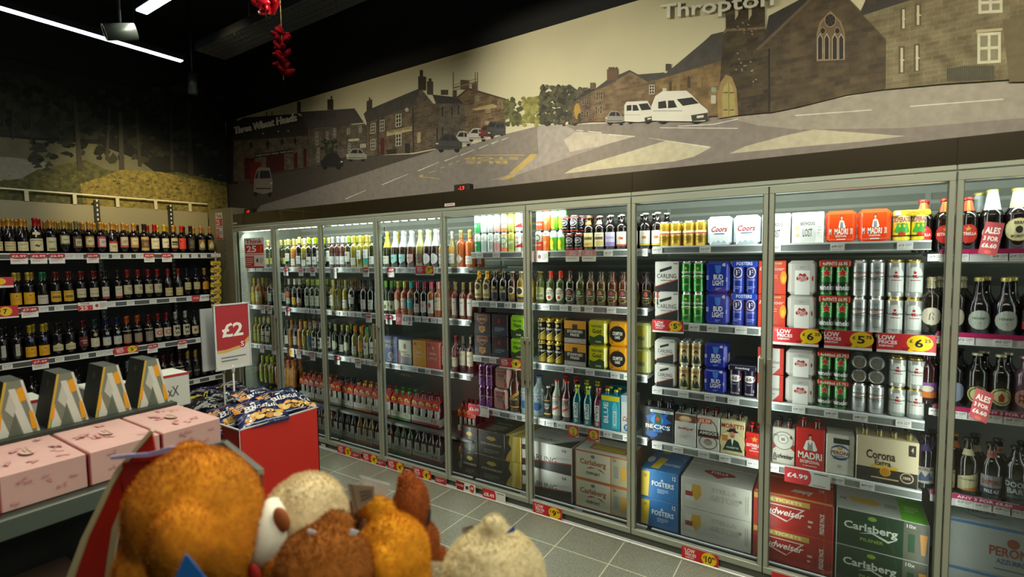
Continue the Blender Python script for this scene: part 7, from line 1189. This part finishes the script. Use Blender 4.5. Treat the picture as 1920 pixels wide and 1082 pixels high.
# ================================================================ printed mural above the coolers
YW = .245
def mp_(u, v): p = at(u, v, 1, YW); return (p.x, p.z)
def ppoly(b, pts, m, layer, pf=mp_, nrm='y'):
    q = [pf(u, v) for u, v in pts]
    if area2(q) < 0: q.reverse()
    tr = tessellate_polygon([[Vector((x, z, 0)) for x, z in q]]); F = []
    for t in tr:
        t = tuple(t); F.append(t if area2([q[i] for i in t]) > 0 else t[::-1])
    if nrm == 'y': V = [(x, YW-.0006-.000012*layer, z) for x, z in q]
    else: V = [(XM+.0006+.000012*layer, x, z) for x, z in q]
    b.add(V, F, m if not isinstance(m, str) else mat(m, .7, noise=.10, nscale=26))
PM = MB(); PM.box(-.55, YW, 2.325, 9.0, YW+.014, 3.45, mat('D0C8A4', .75, noise=.10, nscale=1.2))
LY = [0]
def A(crop, pts, m):
    LY[0] += 1; ox, oy, s = crop; ppoly(PM, [(ox+x/s, oy+y/s) for x, y in pts], m, LY[0])
C2 = (420, 100, 3.381); C3 = (900, 60, 3.5556); C4 = (1300, 0, 3.097); C0 = (0, 0, 1)
def Rct(c, x0, y0, x1, y1, m, sk=0): A(c, [(x0, y0), (x1, y0+sk), (x1, y1+sk), (x0, y1)], m)
def win(c, x0, y0, x1, y1, sk=0, fr='C9C3AC', gl='35322C', n=2, rows=3):
    Rct(c, x0, y0, x1, y1, fr, sk); t = (x1-x0)*.12; LY[0] += 1
    for i in range(n):
        for j in range(rows):
            a = x0+t+(x1-x0-t)*i/n; d = x0+(x1-x0-t)*(i+1)/n; y_a = y0+t+(y1-y0-t)*j/rows; y_b = y0+(y1-y0-t)*(j+1)/rows; ox, oy, s = c; s0 = sk*(a-x0)/(x1-x0); s1 = sk*(d-x0)/(x1-x0)
            ppoly(PM, [(ox+a/s, oy+(y_a+s0)/s), (ox+d/s, oy+(y_a+s1)/s), (ox+d/s, oy+(y_b+s1)/s), (ox+a/s, oy+(y_b+s0)/s)], gl, LY[0])
def ell(c, x, y, rx, ry, m, n=14, a0=0): A(c, [(x+rx*math.cos(a0+i*6.2832/n), y+ry*math.sin(a0+i*6.2832/n)) for i in range(n)], m)
def leaf(c, x, y, r, m, n=7):
    A(c, [(x+r*rn.uniform(.45, 1.3)*math.cos(i*6.2832/n), y+r*rn.uniform(.45, 1.2)*math.sin(i*6.2832/n)) for i in range(n)], m)
rn = random.Random(5)
# ground and road
A(C0, [(425, 345), (500, 323), (577, 313), (686, 292), (775, 289), (818, 280), (863, 277), (946, 252), (1007, 237), (1057, 234), (1136, 231.5), (1223, 229), (1327, 220), (1378, 215), (1444, 210), (1494, 200), (1658, 168), (1762, 158), (1990, 142), (1990, 250), (425, 410)], '8C8278')
A(C0, [(425, 345), (500, 323), (577, 313), (686, 292), (775, 289), (822, 280), (733, 308), (609, 348), (488, 386), (470, 410), (425, 410)], '4E463C')
A(C0, [(1357, 219), (1444, 210), (1494, 200), (1658, 168), (1762, 158), (1990, 142), (1990, 215), (1700, 240), (1500, 243), (1420, 235)], 'A39A8A')
A(C3, [(380, 622), (560, 616), (640, 660), (860, 680), (1030, 697), (860, 745), (520, 860), (300, 935), (200, 975), (60, 990), (200, 950), (390, 820)], 'A59C94')
A(C3, [(640, 665), (860, 682), (1030, 697), (800, 760), (600, 800), (560, 720)], 'C2B8A6'); A(C3, [(1240, 725), (1545, 768), (1430, 830), (1300, 862), (900, 905), (560, 945), (620, 910)], 'C9C0A2')
A(C4, [(700, 752), (1230, 790), (1000, 820), (700, 845), (210, 892), (300, 850), (520, 790)], 'C4BC9E')
WL = 'DCD6C4'
for q in ([(1118, 706), (1130, 706), (1532, 764), (1522, 772)], [(858, 680), (1034, 694), (1032, 700), (862, 686)], [(720, 660), (812, 669), (810, 675), (722, 666)], [(640, 652), (690, 657), (688, 662), (642, 657)], [(1200, 636), (1720, 640), (1720, 645), (1200, 641)], [(1320, 626), (1560, 612), (1720, 578), (1722, 583), (1560, 618), (1322, 631)]): A(C3, q, WL)
for q in ([(590, 668), (1035, 636), (1036, 641), (592, 674)], [(1255, 615), (1800, 573), (1800, 579), (1257, 621)], [(0, 838), (20, 842), (96, 850), (84, 856), (0, 846)]): A(C4, q, WL)
for a, b_ in (((766, 922), (902, 869)), ((998, 832), (1170, 766)), ((1226, 744), (1364, 691)), ((1394, 682), (1485, 651)), ((1497, 645), (1590, 612)), ((1613, 602), (1675, 580)), ((1693, 572), (1742, 556)), ((1758, 549), (1800, 536))):
    A(C2, [a, (b_[0], b_[1]-3), b_, (a[0]+8, a[1]+3)], WL)
A(C2, [(228, 966), (470, 892), (640, 838), (900, 762), (1200, 664), (1240, 648), (1242, 652), (900, 768), (640, 845), (470, 899), (230, 972)], '8A8276')
YP = 'C4AA62'
for q in ([(1296, 755), (1336, 742), (1338, 748), (1300, 760)], [(1368, 726), (1397, 716), (1399, 722), (1372, 731)], [(1423, 705), (1450, 695), (1452, 700), (1427, 710)], [(1469, 686), (1497, 677), (1498, 682), (1472, 691)], [(1235, 776), (1262, 768), (1264, 772), (1260, 782), (1366, 792), (1366, 797), (1240, 784)], [(1520, 667), (1560, 660), (1562, 664), (1524, 672)]): A(C2, q, YP)
for q in ([(338, 814), (390, 814), (240, 948), (190, 948)], [(186, 955), (236, 955), (196, 980), (130, 988)], [(-30, 818), (300, 818), (296, 823), (-30, 823)]): A(C3, q, YP)
def ptext(s, u0, v0, u1, v1, hpx, col, bold=.03, flip=False, layer=None):
    a = mp_(u0, v0); c = mp_(u1, v1); hz = abs(mp_(u0, v0-hpx/2)[1]-mp_(u0, v0+hpx/2)[1]); tv, tf, tw = textmesh(s, bold); L_ = math.hypot(c[0]-a[0], c[1]-a[1]); sx = L_/tw; dx, dz = (c[0]-a[0])/L_, (c[1]-a[1])/L_; LY[0] += 1; sg = -1 if flip else 1
    PM.add([((a[0]+c[0])/2+x*sx*dx*sg, YW-.0006-.000012*LY[0], (a[1]+c[1])/2+x*sx*dz*sg+y*hz*sg) for x, y in tv], tf, mat(col, .7))
ptext('STOP', 872, 297, 973, 297, 5, YP, .04, True); ptext('BUS', 872, 304, 952, 304, 6, YP, .04, True)
ST1 = stone('7A6A52', '5C4E3C', 1.0); ST2 = stone('6E6456', '564C40', .8); ST3 = stone('8A7250', '6A5236', 1.2); STR = stone('968A68', '867A58', 1.1, 'A09472'); SLT = mat('4A453E', .7, noise=.14, nscale=22); SLD = mat('3A342E', .7, noise=.14, nscale=22)
# house to barn, left of the road
A(C2, [(18, 440), (70, 430), (130, 424), (470, 392), (500, 402), (880, 462), (1200, 352), (1320, 332), (1780, 305), (1780, 500), (1345, 602), (900, 650), (572, 722), (18, 822)], '3E382E')
A(C0, [(424, 213), (444, 222), (446, 345), (424, 345)], '241F1A')
A(C2, [(60, 552), (530, 520), (536, 722), (270, 757), (130, 806), (60, 812)], ST1); A(C2, [(38, 556), (70, 440), (125, 408), (468, 383), (532, 521), (300, 540)], SLD)
for x in (270, 305): Rct(C2, x-3, 370, x+3, 410, '2A2620')
Rct(C2, 195, 640, 440, 664, '17140F', -34); ptext('THREE WHEAT HEADS  FARM SHOP', 479, 292.5, 550, 283, 3.4, 'B9B19A', .01)
for q in ((130, 666, 196, 800, -6), (268, 650, 382, 758, -14), (444, 632, 466, 732, -3), (504, 604, 524, 722, -2)): Rct(C2, *q[:4], '4A1414', q[4])
for x, y in ((173, 582), (277, 576), (369, 562), (452, 555)): A(C2, [(x-11, y), (x, y-28), (x+11, y), (x, y+28)], '1E1A16')
for x, y in ((248, 508), (345, 495), (408, 492)): ell(C2, x, y, 6, 6, 'A8A498', 8)
A(C2, [(534, 476), (896, 446), (904, 640), (780, 652), (572, 722), (538, 722)], ST2); A(C2, [(482, 372), (828, 349), (888, 440), (536, 474)], SLT); Rct(C2, 464, 305, 487, 380, '3E342A', 3); Rct(C2, 656, 292, 694, 358, '3A3028'); Rct(C2, 678, 270, 686, 295, '2E2822')
for x0, y0, x1, y1 in ((580, 500, 598, 584), (648, 500, 662, 560), (694, 478, 709, 536), (780, 476, 798, 516), (857, 462, 873, 504), (590, 600, 606, 690)): win(C2, x0, y0, x1, y1, -2)
rn = random.Random(5)
for k in range(50): leaf(C2, 668+rn.uniform(-46, 46), 585+rn.uniform(-40, 44), 10, rn.choice(('2E3320', '3A4028', '262A1A')))
Rct(C2, 790, 545, 858, 560, 'BDB494', -6); win(C2, 786, 572, 804, 626, -1); win(C2, 865, 575, 900, 600, -2)
A(C2, [(904, 442), (1205, 332), (1345, 318), (1346, 602), (1200, 630), (904, 652)], ST1); A(C2, [(886, 384), (910, 360), (1246, 220), (1208, 332), (905, 441)], SLT); A(C2, [(1246, 220), (1330, 322), (1207, 332)], ST2)
Rct(C2, 905, 305, 940, 372, '4A4036', -14); Rct(C2, 920, 280, 928, 305, '3A322A'); Rct(C2, 1232, 145, 1282, 232, '3A3026', 4); Rct(C2, 1288, 178, 1326, 262, '4A3E30', 2); Rct(C2, 1242, 106, 1262, 148, '3A3026'); Rct(C2, 1298, 160, 1316, 182, '3A3026')
A(C2, [(1195, 345), (1202, 343), (1206, 628), (1199, 630)], '2A241E'); A(C2, [(974, 398), (980, 396), (982, 640), (976, 642)], '2A241E')
for x0, y0, x1, y1, k_ in ((931, 446, 961, 512, -6), (989, 426, 1018, 497, -6), (1089, 390, 1126, 470, -8), (931, 547, 960, 614, -3), (1089, 512, 1126, 590, -5)): win(C2, x0, y0, x1, y1, k_)
Rct(C2, 1032, 496, 1192, 526, 'B9A878', -34); ptext('THREE WHEAT HEADS', 728, 248.5, 771, 239.5, 4, '4A3A20', .02)
Rct(C2, 994, 538, 1018, 642, '5A1A14'); Rct(C2, 1226, 504, 1248, 570, 'B0A074', -4); ell(C2, 1056, 552, 12, 16, '5A3A2A'); ell(C2, 1160, 530, 12, 14, '5A4A3A'); Rct(C2, 1148, 572, 1180, 634, '2A2620'); ell(C2, 1160, 358, 12, 13, 'B9B4A6')
A(C2, [(1030, 612), (1092, 606), (1096, 636), (1034, 640)], '2E2820')
A(C2, [(1345, 320), (1526, 318), (1532, 505), (1346, 602)], ST2); A(C2, [(1322, 262), (1482, 280), (1524, 318), (1345, 320)], SLD); Rct(C2, 1376, 232, 1422, 264, '4A4034'); Rct(C2, 1450, 236, 1476, 285, '4A4034')
for x0, y0, x1, y1 in ((1379, 336, 1392, 402), (1440, 336, 1452, 396), (1481, 330, 1493, 390), (1346, 470, 1358, 560), (1379, 465, 1392, 540)): win(C2, x0, y0, x1, y1, 0, '6A6050', '24201C', 1, 2)
A(C2, [(1482, 278), (1550, 222), (1786, 290), (1786, 492), (1530, 506), (1526, 318)], ST3); A(C2, [(1472, 280), (1548, 218), (1604, 234), (1788, 288), (1786, 296), (1600, 246), (1548, 232), (1488, 282)], '4A3A2C'); Rct(C2, 1500, 168, 1556, 230, '5A4634', 4); Rct(C2, 1572, 185, 1604, 236, '5A4634')
A(C2, [(1455, 214), (1606, 176), (1606, 186), (1455, 226)], '8A7A58')
for x in (1452, 1592, 1606): Rct(C2, x, 120, x+4, 480 if x == 1592 else 270, '6E5E44')
for y_ in (160, 195): A(C2, [(1455, y_+40), (1606, y_), (1606, y_+3), (1455, y_+43)], '7A6A4C')
for x0, y0, x1, y1 in ((1596, 270, 1618, 302), (1660, 342, 1690, 376), (1656, 430, 1690, 452), (1736, 305, 1748, 350), (1757, 307, 1769, 352)): win(C2, x0, y0, x1, y1, 0, 'B9A880')
A(C2, [(1570, 356), (1700, 322), (1730, 330), (1730, 345), (1600, 362)], 'B09A6A')
def car(c, x0, y0, x1, y1, col, hood=1, van=0, rear=0):
    w_, h_ = x1-x0, y1-y0; X = lambda t: x0+w_*(t if hood > 0 else 1-t); Y = lambda t: y0+h_*t; dk = '26241F'
    for t in ((.2, .78) if not rear else (.1, .85)): ell(c, X(t), Y(.86), w_*(.10 if not rear else .1), h_*(.17 if not van else .12), '1A1816', 12)
    if van == 2: bod = [(.02, .9), (.01, .45), (.08, .16), (.2, .02), (.62, 0), (.72, .14), (.86, .4), (.99, .58), (1, .82), (.94, .92), (.5, .92)]
    elif van: bod = [(.02, .9), (.02, .2), (.1, .04), (.8, .0), (.95, .36), (1, .6), (1, .86), (.5, .93)]
    elif rear: bod = [(.0, .85), (.02, .4), (.16, .08), (.3, 0), (.85, .02), (.95, .35), (1, .5), (.98, .86), (.5, .93)]
    else: bod = [(.02, .82), (0, .5), (.12, .4), (.28, .08), (.45, 0), (.72, .04), (.88, .36), (1, .5), (.98, .84), (.5, .88)]
    A(c, [(X(a), Y(d)) for a, d in bod], mat(col, .6, noise=.05))
    if van == 2: gs = ([(.13, .34), (.26, .3), (.28, .52), (.13, .54)], [(.3, .3), (.4, .29), (.46, .5), (.3, .53)], [(.45, .26), (.72, .2), (.84, .38), (.56, .46)])
    elif van: gs = ([(.1, .2), (.26, .18), (.26, .42), (.1, .44)], [(.3, .18), (.44, .18), (.52, .42), (.3, .44)], [(.5, .14), (.8, .1), (.93, .38), (.6, .42)])
    elif rear: gs = ([(.34, .12), (.82, .12), (.9, .38), (.3, .4)], [(.06, .38), (.2, .14), (.26, .14), (.22, .4)])
    else: gs = ([(.18, .4), (.3, .14), (.42, .1), (.42, .4)], [(.46, .09), (.68, .12), (.82, .38), (.46, .4)])
    for g in gs: A(c, [(X(a), Y(d)) for a, d in g], dk)
    if not van: A(c, [(X(.88), Y(.52)), (X(.98), Y(.52)), (X(.97), Y(.6)), (X(.88), Y(.6))], 'C9C4AE'); A(c, [(X(.1), Y(.72)), (X(.9), Y(.72)), (X(.9), Y(.76)), (X(.1), Y(.76))], dk)
    else: A(c, [(X(.7), Y(.74)), (X(.99), Y(.66)), (X(1), Y(.88)), (X(.72), Y(.92))], '3A3834'); A(c, [(X(.04), Y(.6)), (X(.55), Y(.6)), (X(.55), Y(.615)), (X(.04), Y(.615))], '6A6A64'); A(c, [(X(.8), Y(.76)), (X(.92), Y(.73)), (X(.92), Y(.8)), (X(.8), Y(.83))], 'D8D4C0')
Rct(C2, 165, 692, 236, 830, '6A1814', -2); car(C2, 190, 722, 310, 905, '8A8272', 1, 0, 1); car(C2, 612, 628, 758, 735, '2A2826'); car(C2, 776, 602, 908, 684, '9A968A', -1); car(C2, 1460, 492, 1572, 588, 'B9B4A4', -1); car(C2, 1540, 474, 1672, 558, 'BDB8A8', -1); car(C2, 1340, 506, 1512, 626, '3A3834', -1); car(C2, 1615, 455, 1722, 540, '6E2018', -1); car(C2, 1664, 430, 1788, 526, '3E3C3A', -1, 1)
# trees and far houses
for k in range(70): leaf(C3, 235+rn.uniform(-65, 50), 530+rn.uniform(-80, 90), 17, rn.choice(('5A5A34', '4A4C2C', '6A6A3E')))
for k in range(90): leaf(C3, 340+rn.uniform(-50, 55), 520+rn.uniform(-80, 100), 16, rn.choice(('8A8440', '7A7638', '9A9450')))
for k in range(240): leaf(C3, 520+rn.uniform(-115, 115), 480+rn.uniform(-115, 128), 19, rn.choice(('3A3828', '464430', '524E38', '2E2C20', '5E583E')))
for k in range(40): leaf(C3, 690+rn.uniform(-50, 40), 410+rn.uniform(-30, 40), 13, rn.choice(('4A4432', '5A5440')))
A(C3, [(620, 472), (742, 402), (746, 600), (622, 612)], stone('7A6450', '624E3E', .8)); A(C3, [(616, 472), (735, 376), (772, 368), (744, 404)], SLD); Rct(C3, 738, 340, 770, 385, '6A5440'); ell(C3, 652, 530, 22, 55, 'B08A3A', 10); ell(C3, 668, 572, 14, 30, '3A3A26', 10)
for x in (678, 712): win(C3, x, 530, x+14, 575, 0, 'A8987C', '3A3028', 1, 2)
for x in (684, 716): win(C3, x, 450, x+12, 486, 0, 'A8987C', '3A3028', 1, 2)
A(C3, [(742, 402), (836, 365), (1000, 260), (1130, 332), (1146, 480), (1100, 598), (746, 600)], stone('9A805E', '7A6248', 1.0)); A(C3, [(744, 402), (850, 322), (1000, 256), (1006, 268), (838, 368)], SLT); A(C3, [(1000, 256), (1134, 328), (1128, 338), (998, 266)], '4A4038'); Rct(C3, 850, 252, 922, 328, '6A503C', -6)
for x in (860, 876, 890, 908): Rct(C3, x, 236, x+9, 256, '5A4434')
for x, y in ((778, 402), (808, 398), (772, 496), (804, 492)): win(C3, x, y, x+13, y+56, 0, 'C4B898', '3A3028', 1, 2)
A(C3, [(1055, 286), (1235, 272), (1200, 318), (1130, 332)], SLT); A(C3, [(1130, 332), (1182, 322), (1180, 470), (1142, 480)], ST3); win(C3, 1130, 355, 1166, 418, -2); Rct(C3, 1240, 215, 1276, 262, '4E4032')
# chapel nave
A(C3, [(1172, 322), (1620, 190), (1660, 560), (1170, 580)], stone('A08456', '84683E', 1.1)); A(C3, [(1164, 322), (1250, 272), (1500, 62), (1545, 20), (1800, -40), (1622, 192), (1180, 322)], SLT)
for x, y in ((1262, 328), (1385, 296)): A(C3, [(x, y+80), (x, y+14), (x+10, y-4), (x+20, y+14), (x+20, y+80)], '4A3C2A')
for x, y in ((1310, 300), (1450, 262)): A(C3, [(x, y+34), (x+26, y), (x+26, y+110), (x, y+110)], '8A7048')
Rct(C3, 1220, 378, 1246, 410, 'C9C3AC')
A(C4, [(190, -60), (415, -60), (418, 165), (436, 240), (442, 655), (172, 682), (150, 560), (176, 190), (190, 170)], stone('5E5038', '433828', 1.1, '54482F'))
A(C4, [(440, 95), (640, -10), (700, -10), (375, 290), (418, 215)], SLD); A(C4, [(445, 290), (366, 292), (690, -10), (888, -10), (1116, 232), (1112, 522), (900, 552), (600, 626), (448, 657)], stone('6A5A40', '524634', 1.3, '62563E')); A(C4, [(360, 294), (680, -10), (704, -10), (384, 292)], '6A5A44'); A(C4, [(882, -10), (898, -10), (1120, 226), (1112, 236)], '5A4A38')
Rct(C4, 436, 285, 446, 658, '241E18'); A(C4, [(168, 205), (190, 172), (418, 158), (420, 172), (200, 186)], '7A6448')
for x in (244, 322): A(C4, [(x, -20), (x+18, -20), (x+18, 90), (x, 122)], 'B9AE8A')
for q in ([(446, 498), (690, 470), (690, 476), (446, 505)], [(684, 370), (692, 370), (692, 474), (684, 475)], [(684, 366), (912, 346), (912, 354), (684, 374)], [(906, 350), (914, 350), (914, 440), (906, 440)], [(912, 436), (1112, 420), (1112, 426), (912, 443)], [(300, 520), (440, 500), (440, 506), (300, 527)]): A(C4, q, '4A3A2A')
A(C4, [(716, 360), (716, 200), (735, 130), (796, 66), (860, 130), (880, 200), (880, 350)], '8A7454'); A(C4, [(724, 352), (724, 204), (745, 140), (796, 80), (850, 138), (872, 204), (872, 344)], '6E5A40')
ell(C4, 795, 122, 34, 40, 'A08C68', 18); ell(C4, 795, 122, 30, 36, '231D1A', 18)
for a in range(6): A(C4, [(795, 122), (795+30*math.cos(a*1.05), 122+36*math.sin(a*1.05)), (795+30*math.cos(a*1.05+.09), 122+36*math.sin(a*1.05+.09))], '6E5C44')
for x in (752, 836): ell(C4, x, 183, 17, 20, 'A08C68', 14); ell(C4, x, 183, 14, 17, '231D1A', 14)
for x0, x1 in ((720, 753), (759, 791), (805, 838), (842, 875)): A(C4, [(x0, 352), (x0, 225), (x0+16, 196), (x1, 225), (x1, 348)], 'B8A68A'); A(C4, [(x0+4, 350), (x0+4, 228), (x0+16, 206), (x1-4, 228), (x1-4, 346)], '2A2622')
A(C4, [(146, 690), (142, 560), (160, 480), (190, 436), (225, 450), (252, 520), (262, 672)], '9A8052'); A(C4, [(172, 682), (168, 560), (182, 500), (205, 474), (228, 500), (242, 560), (246, 668)], 'A89A5A')
for y_ in (540, 640):
    for x in (176, 212): A(C4, [(x, y_), (x+26, y_-3), (x+26, y_+2), (x, y_+5)], '3A3020')
A(C4, [(205, 480), (208, 480), (210, 670), (207, 670)], '5A5030'); Rct(C4, 106, 510, 134, 536, '8AA08A'); Rct(C4, 104, 556, 132, 604, 'BDB8A4')
for k in range(70): leaf(C4, rn.choice((290, 360, 270, 330))+rn.uniform(-34, 34), rn.choice((160, 350, 440))+rn.uniform(-44, 44), 7, rn.choice(('3A3424', '4A4430', '8A8060')))
A(C4, [(985, 92), (1270, 0), (1400, -60), (2300, -60), (2300, 455), (1920, 460), (1430, 492), (1115, 522), (1116, 232)], STR); A(C4, [(968, 78), (1012, -20), (1420, -60), (1290, -4), (984, 94)], SLD); Rct(C4, 1010, -10, 1060, 30, '4A3A2A')
for x0, y0, x1, y1 in ((1200, 52, 1232, 178), (1284, 28, 1322, 158), (1190, 274, 1226, 432), (1278, 260, 1314, 422)): Rct(C4, x0, y0, x1, y1, '5E5238', -3); Rct(C4, x0+12, y0+8, x0+26, y1-8, 'C9C2A0'); Rct(C4, x0+10, (y0+y1)/2-4, x1-2, (y0+y1)/2+4, 'C9C2A0')
for x0, y0, x1, y1, n_ in ((1652, -40, 1792, 86, 2), (1646, 198, 1782, 376, 2)): win(C4, x0, y0, x1, y1, -8, 'D0CAAC', '8A8468', 2, 2)
A(C4, [(1640, 178), (1790, 168), (1790, 182), (1640, 196)], 'B9AC84'); A(C4, [(1468, 404), (1560, 388), (1745, 384), (1745, 468), (1470, 478)], '56523E')
for k in range(22): Rct(C4, 1472+k*12.4, 380, 1475+k*12.4, 470, '3E3C2E')
A(C4, [(1790, 120), (2300, 60), (2300, 470), (1830, 480)], '6E6242')
car(C3, 838, 526, 966, 618, '8A867C', -1); car(C3, 962, 462, 1160, 614, 'D8D4C4', 1, 1); car(C3, 1142, 394, 1524, 616, 'DEDACA', 1, 2)
o = PM.obj('wall_mural'); tag(o, 'printed village street mural above the coolers', None, None, 'structure')
# raised letters on the mural
def raised(s, u0, v0, u1, v1, hpx, label):
    a = mp_(u0, v0); c = mp_(u1, v1); hz = abs(mp_(u0, v0-hpx/2)[1]-mp_(u0, v0+hpx/2)[1]); tv, tf, tw = textmesh(s, .015); L_ = math.hypot(c[0]-a[0], c[1]-a[1]); sx = L_/tw; dx, dz = (c[0]-a[0])/L_, (c[1]-a[1])/L_; mx_, mz = (a[0]+c[0])/2, (a[1]+c[1])/2; m = mat('E8E2CC', .5)
    r = tag(empty('sign_lettering', (mx_, YW-.030, mz)), label, 'lettering'); par = list(range(len(tv)))
    def fd(i):
        while par[i] != i: par[i] = par[par[i]]; i = par[i]
        return i
    for q in tf:
        for i in q[1:]: par[fd(i)] = fd(q[0])
    gr = {}
    for q in tf: gr.setdefault(fd(q[0]), []).append(q)
    f = lambda x, y, d_: (x*sx*dx, d_, x*sx*dz+y*hz)
    for k, Q in gr.items():
        b = MB(); ids = sorted({i for q in Q for i in q}); ix = {i: n for n, i in enumerate(ids)}; n = len(ids); P_ = [tv[i] for i in ids]; F = [tuple(ix[i] for i in q) for q in Q]; ed = {(q[i], q[(i+1) % len(q)]) for q in F for i in range(len(q))}
        b.add([f(x, y, 0) for x, y in P_]+[f(x, y, .014) for x, y in P_], F+[(e[1], e[0], e[0]+n, e[1]+n) for e in ed if (e[1], e[0]) not in ed], m); b.obj('letter', r)
raised('Three Wheat Heads', 443, 246, 560, 220.5, 13.5, 'raised cream letters over the printed barn roof'); raised('Thropton', 1241, 30, 1452, 4, 34, 'large raised cream letters cut by the top edge')
# printed countryside mural on the left wall
XM = -.545
def mpl(u, v): p = at(u, v, 0, XM); return (p.y, p.z)
PL = MB(); PL.box(-.56, -5.5, 2.3, XM, .24, 3.6, mat('12140F', .8, noise=.5, nscale=4)); lc = [0]
def Lp(pts, m): lc[0] += 1; ppoly(PL, pts, m, lc[0], mpl, 'x')
Lp([(-60, 250), (60, 262), (180, 270), (260, 300), (300, 330), (-60, 345)], mat('5E5C44', .8, noise=.2, nscale=6)); Lp([(-60, 290), (30, 296), (85, 304), (100, 322), (50, 336), (-60, 348)], '7E7A6C')
Lp([(-60, 130), (60, 140), (150, 180), (200, 240), (180, 262), (60, 258), (-60, 250)], mat('26281C', .8, noise=.6, nscale=9))
GRS = mat('7A6C30', .8, noise=.45, nscale=30); GRD = mat('4A4A24', .8, noise=.5, nscale=22)
Lp([(-60, 345), (40, 335), (70, 318), (160, 300), (200, 318), (260, 330), (330, 322), (425, 342), (430, 412), (-60, 396)], GRD); Lp([(150, 345), (230, 318), (300, 322), (360, 335), (425, 350), (428, 410), (160, 402)], GRS)
rn = random.Random(12)
for k in range(240):
    u, v = rn.uniform(-20, 420), rn.uniform(328, 395); q = rn.uniform(1.5, 4.5); Lp([(u-q, v+1.5), (u-q*.5, v-q*.7), (u+q*.1, v-q*.1), (u+q*.6, v-q*.8), (u+q, v+1)], mat(rn.choice(('5A5426', '7A6C34', '3A3A1A', '6A6230', '4A4822')), .8))
for k in range(330):
    u = rn.uniform(-30, 420); v = rn.uniform(165, 300) if u > 60 else rn.uniform(150, 250); q = rn.uniform(4, 12); n_ = 7; a0 = rn.random()
    Lp([(u+q*rn.uniform(.4, 1.4)*math.cos(a0+i*.9), v+q*rn.uniform(.4, 1.1)*math.sin(a0+i*.9)) for i in range(n_)], mat(rn.choice(('1C1E14', '24281A', '161810', '2E3020', '121410')), .85))
for u0, v0, u1, v1, t_ in ((10, 190, 6, 258, 1.5), (24, 180, 23, 262, 2), (58, 200, 59, 270, 2), (140, 190, 150, 320, 5), (205, 200, 200, 300, 3), (255, 205, 262, 312, 3.5), (225, 210, 228, 318, 5), (352, 190, 358, 330, 5), (320, 200, 322, 320, 3)):
    Lp([(u0-t_*.6, v0), (u0+t_*.6, v0), (u1+t_, v1), (u1-t_, v1)], rn.choice(('2A261C', '221F18', '302C22')))
for k in range(14):
    u, v = 75+rn.uniform(-16, 18), 295+rn.uniform(-22, 22); Lp([(u-9, v+4), (u, v-6), (u+9, v+3)], '20231A')
o = PL.obj('wall_mural'); tag(o, 'dark printed countryside mural above the wine wall', None, None, 'structure')
relax()
finish_labels()
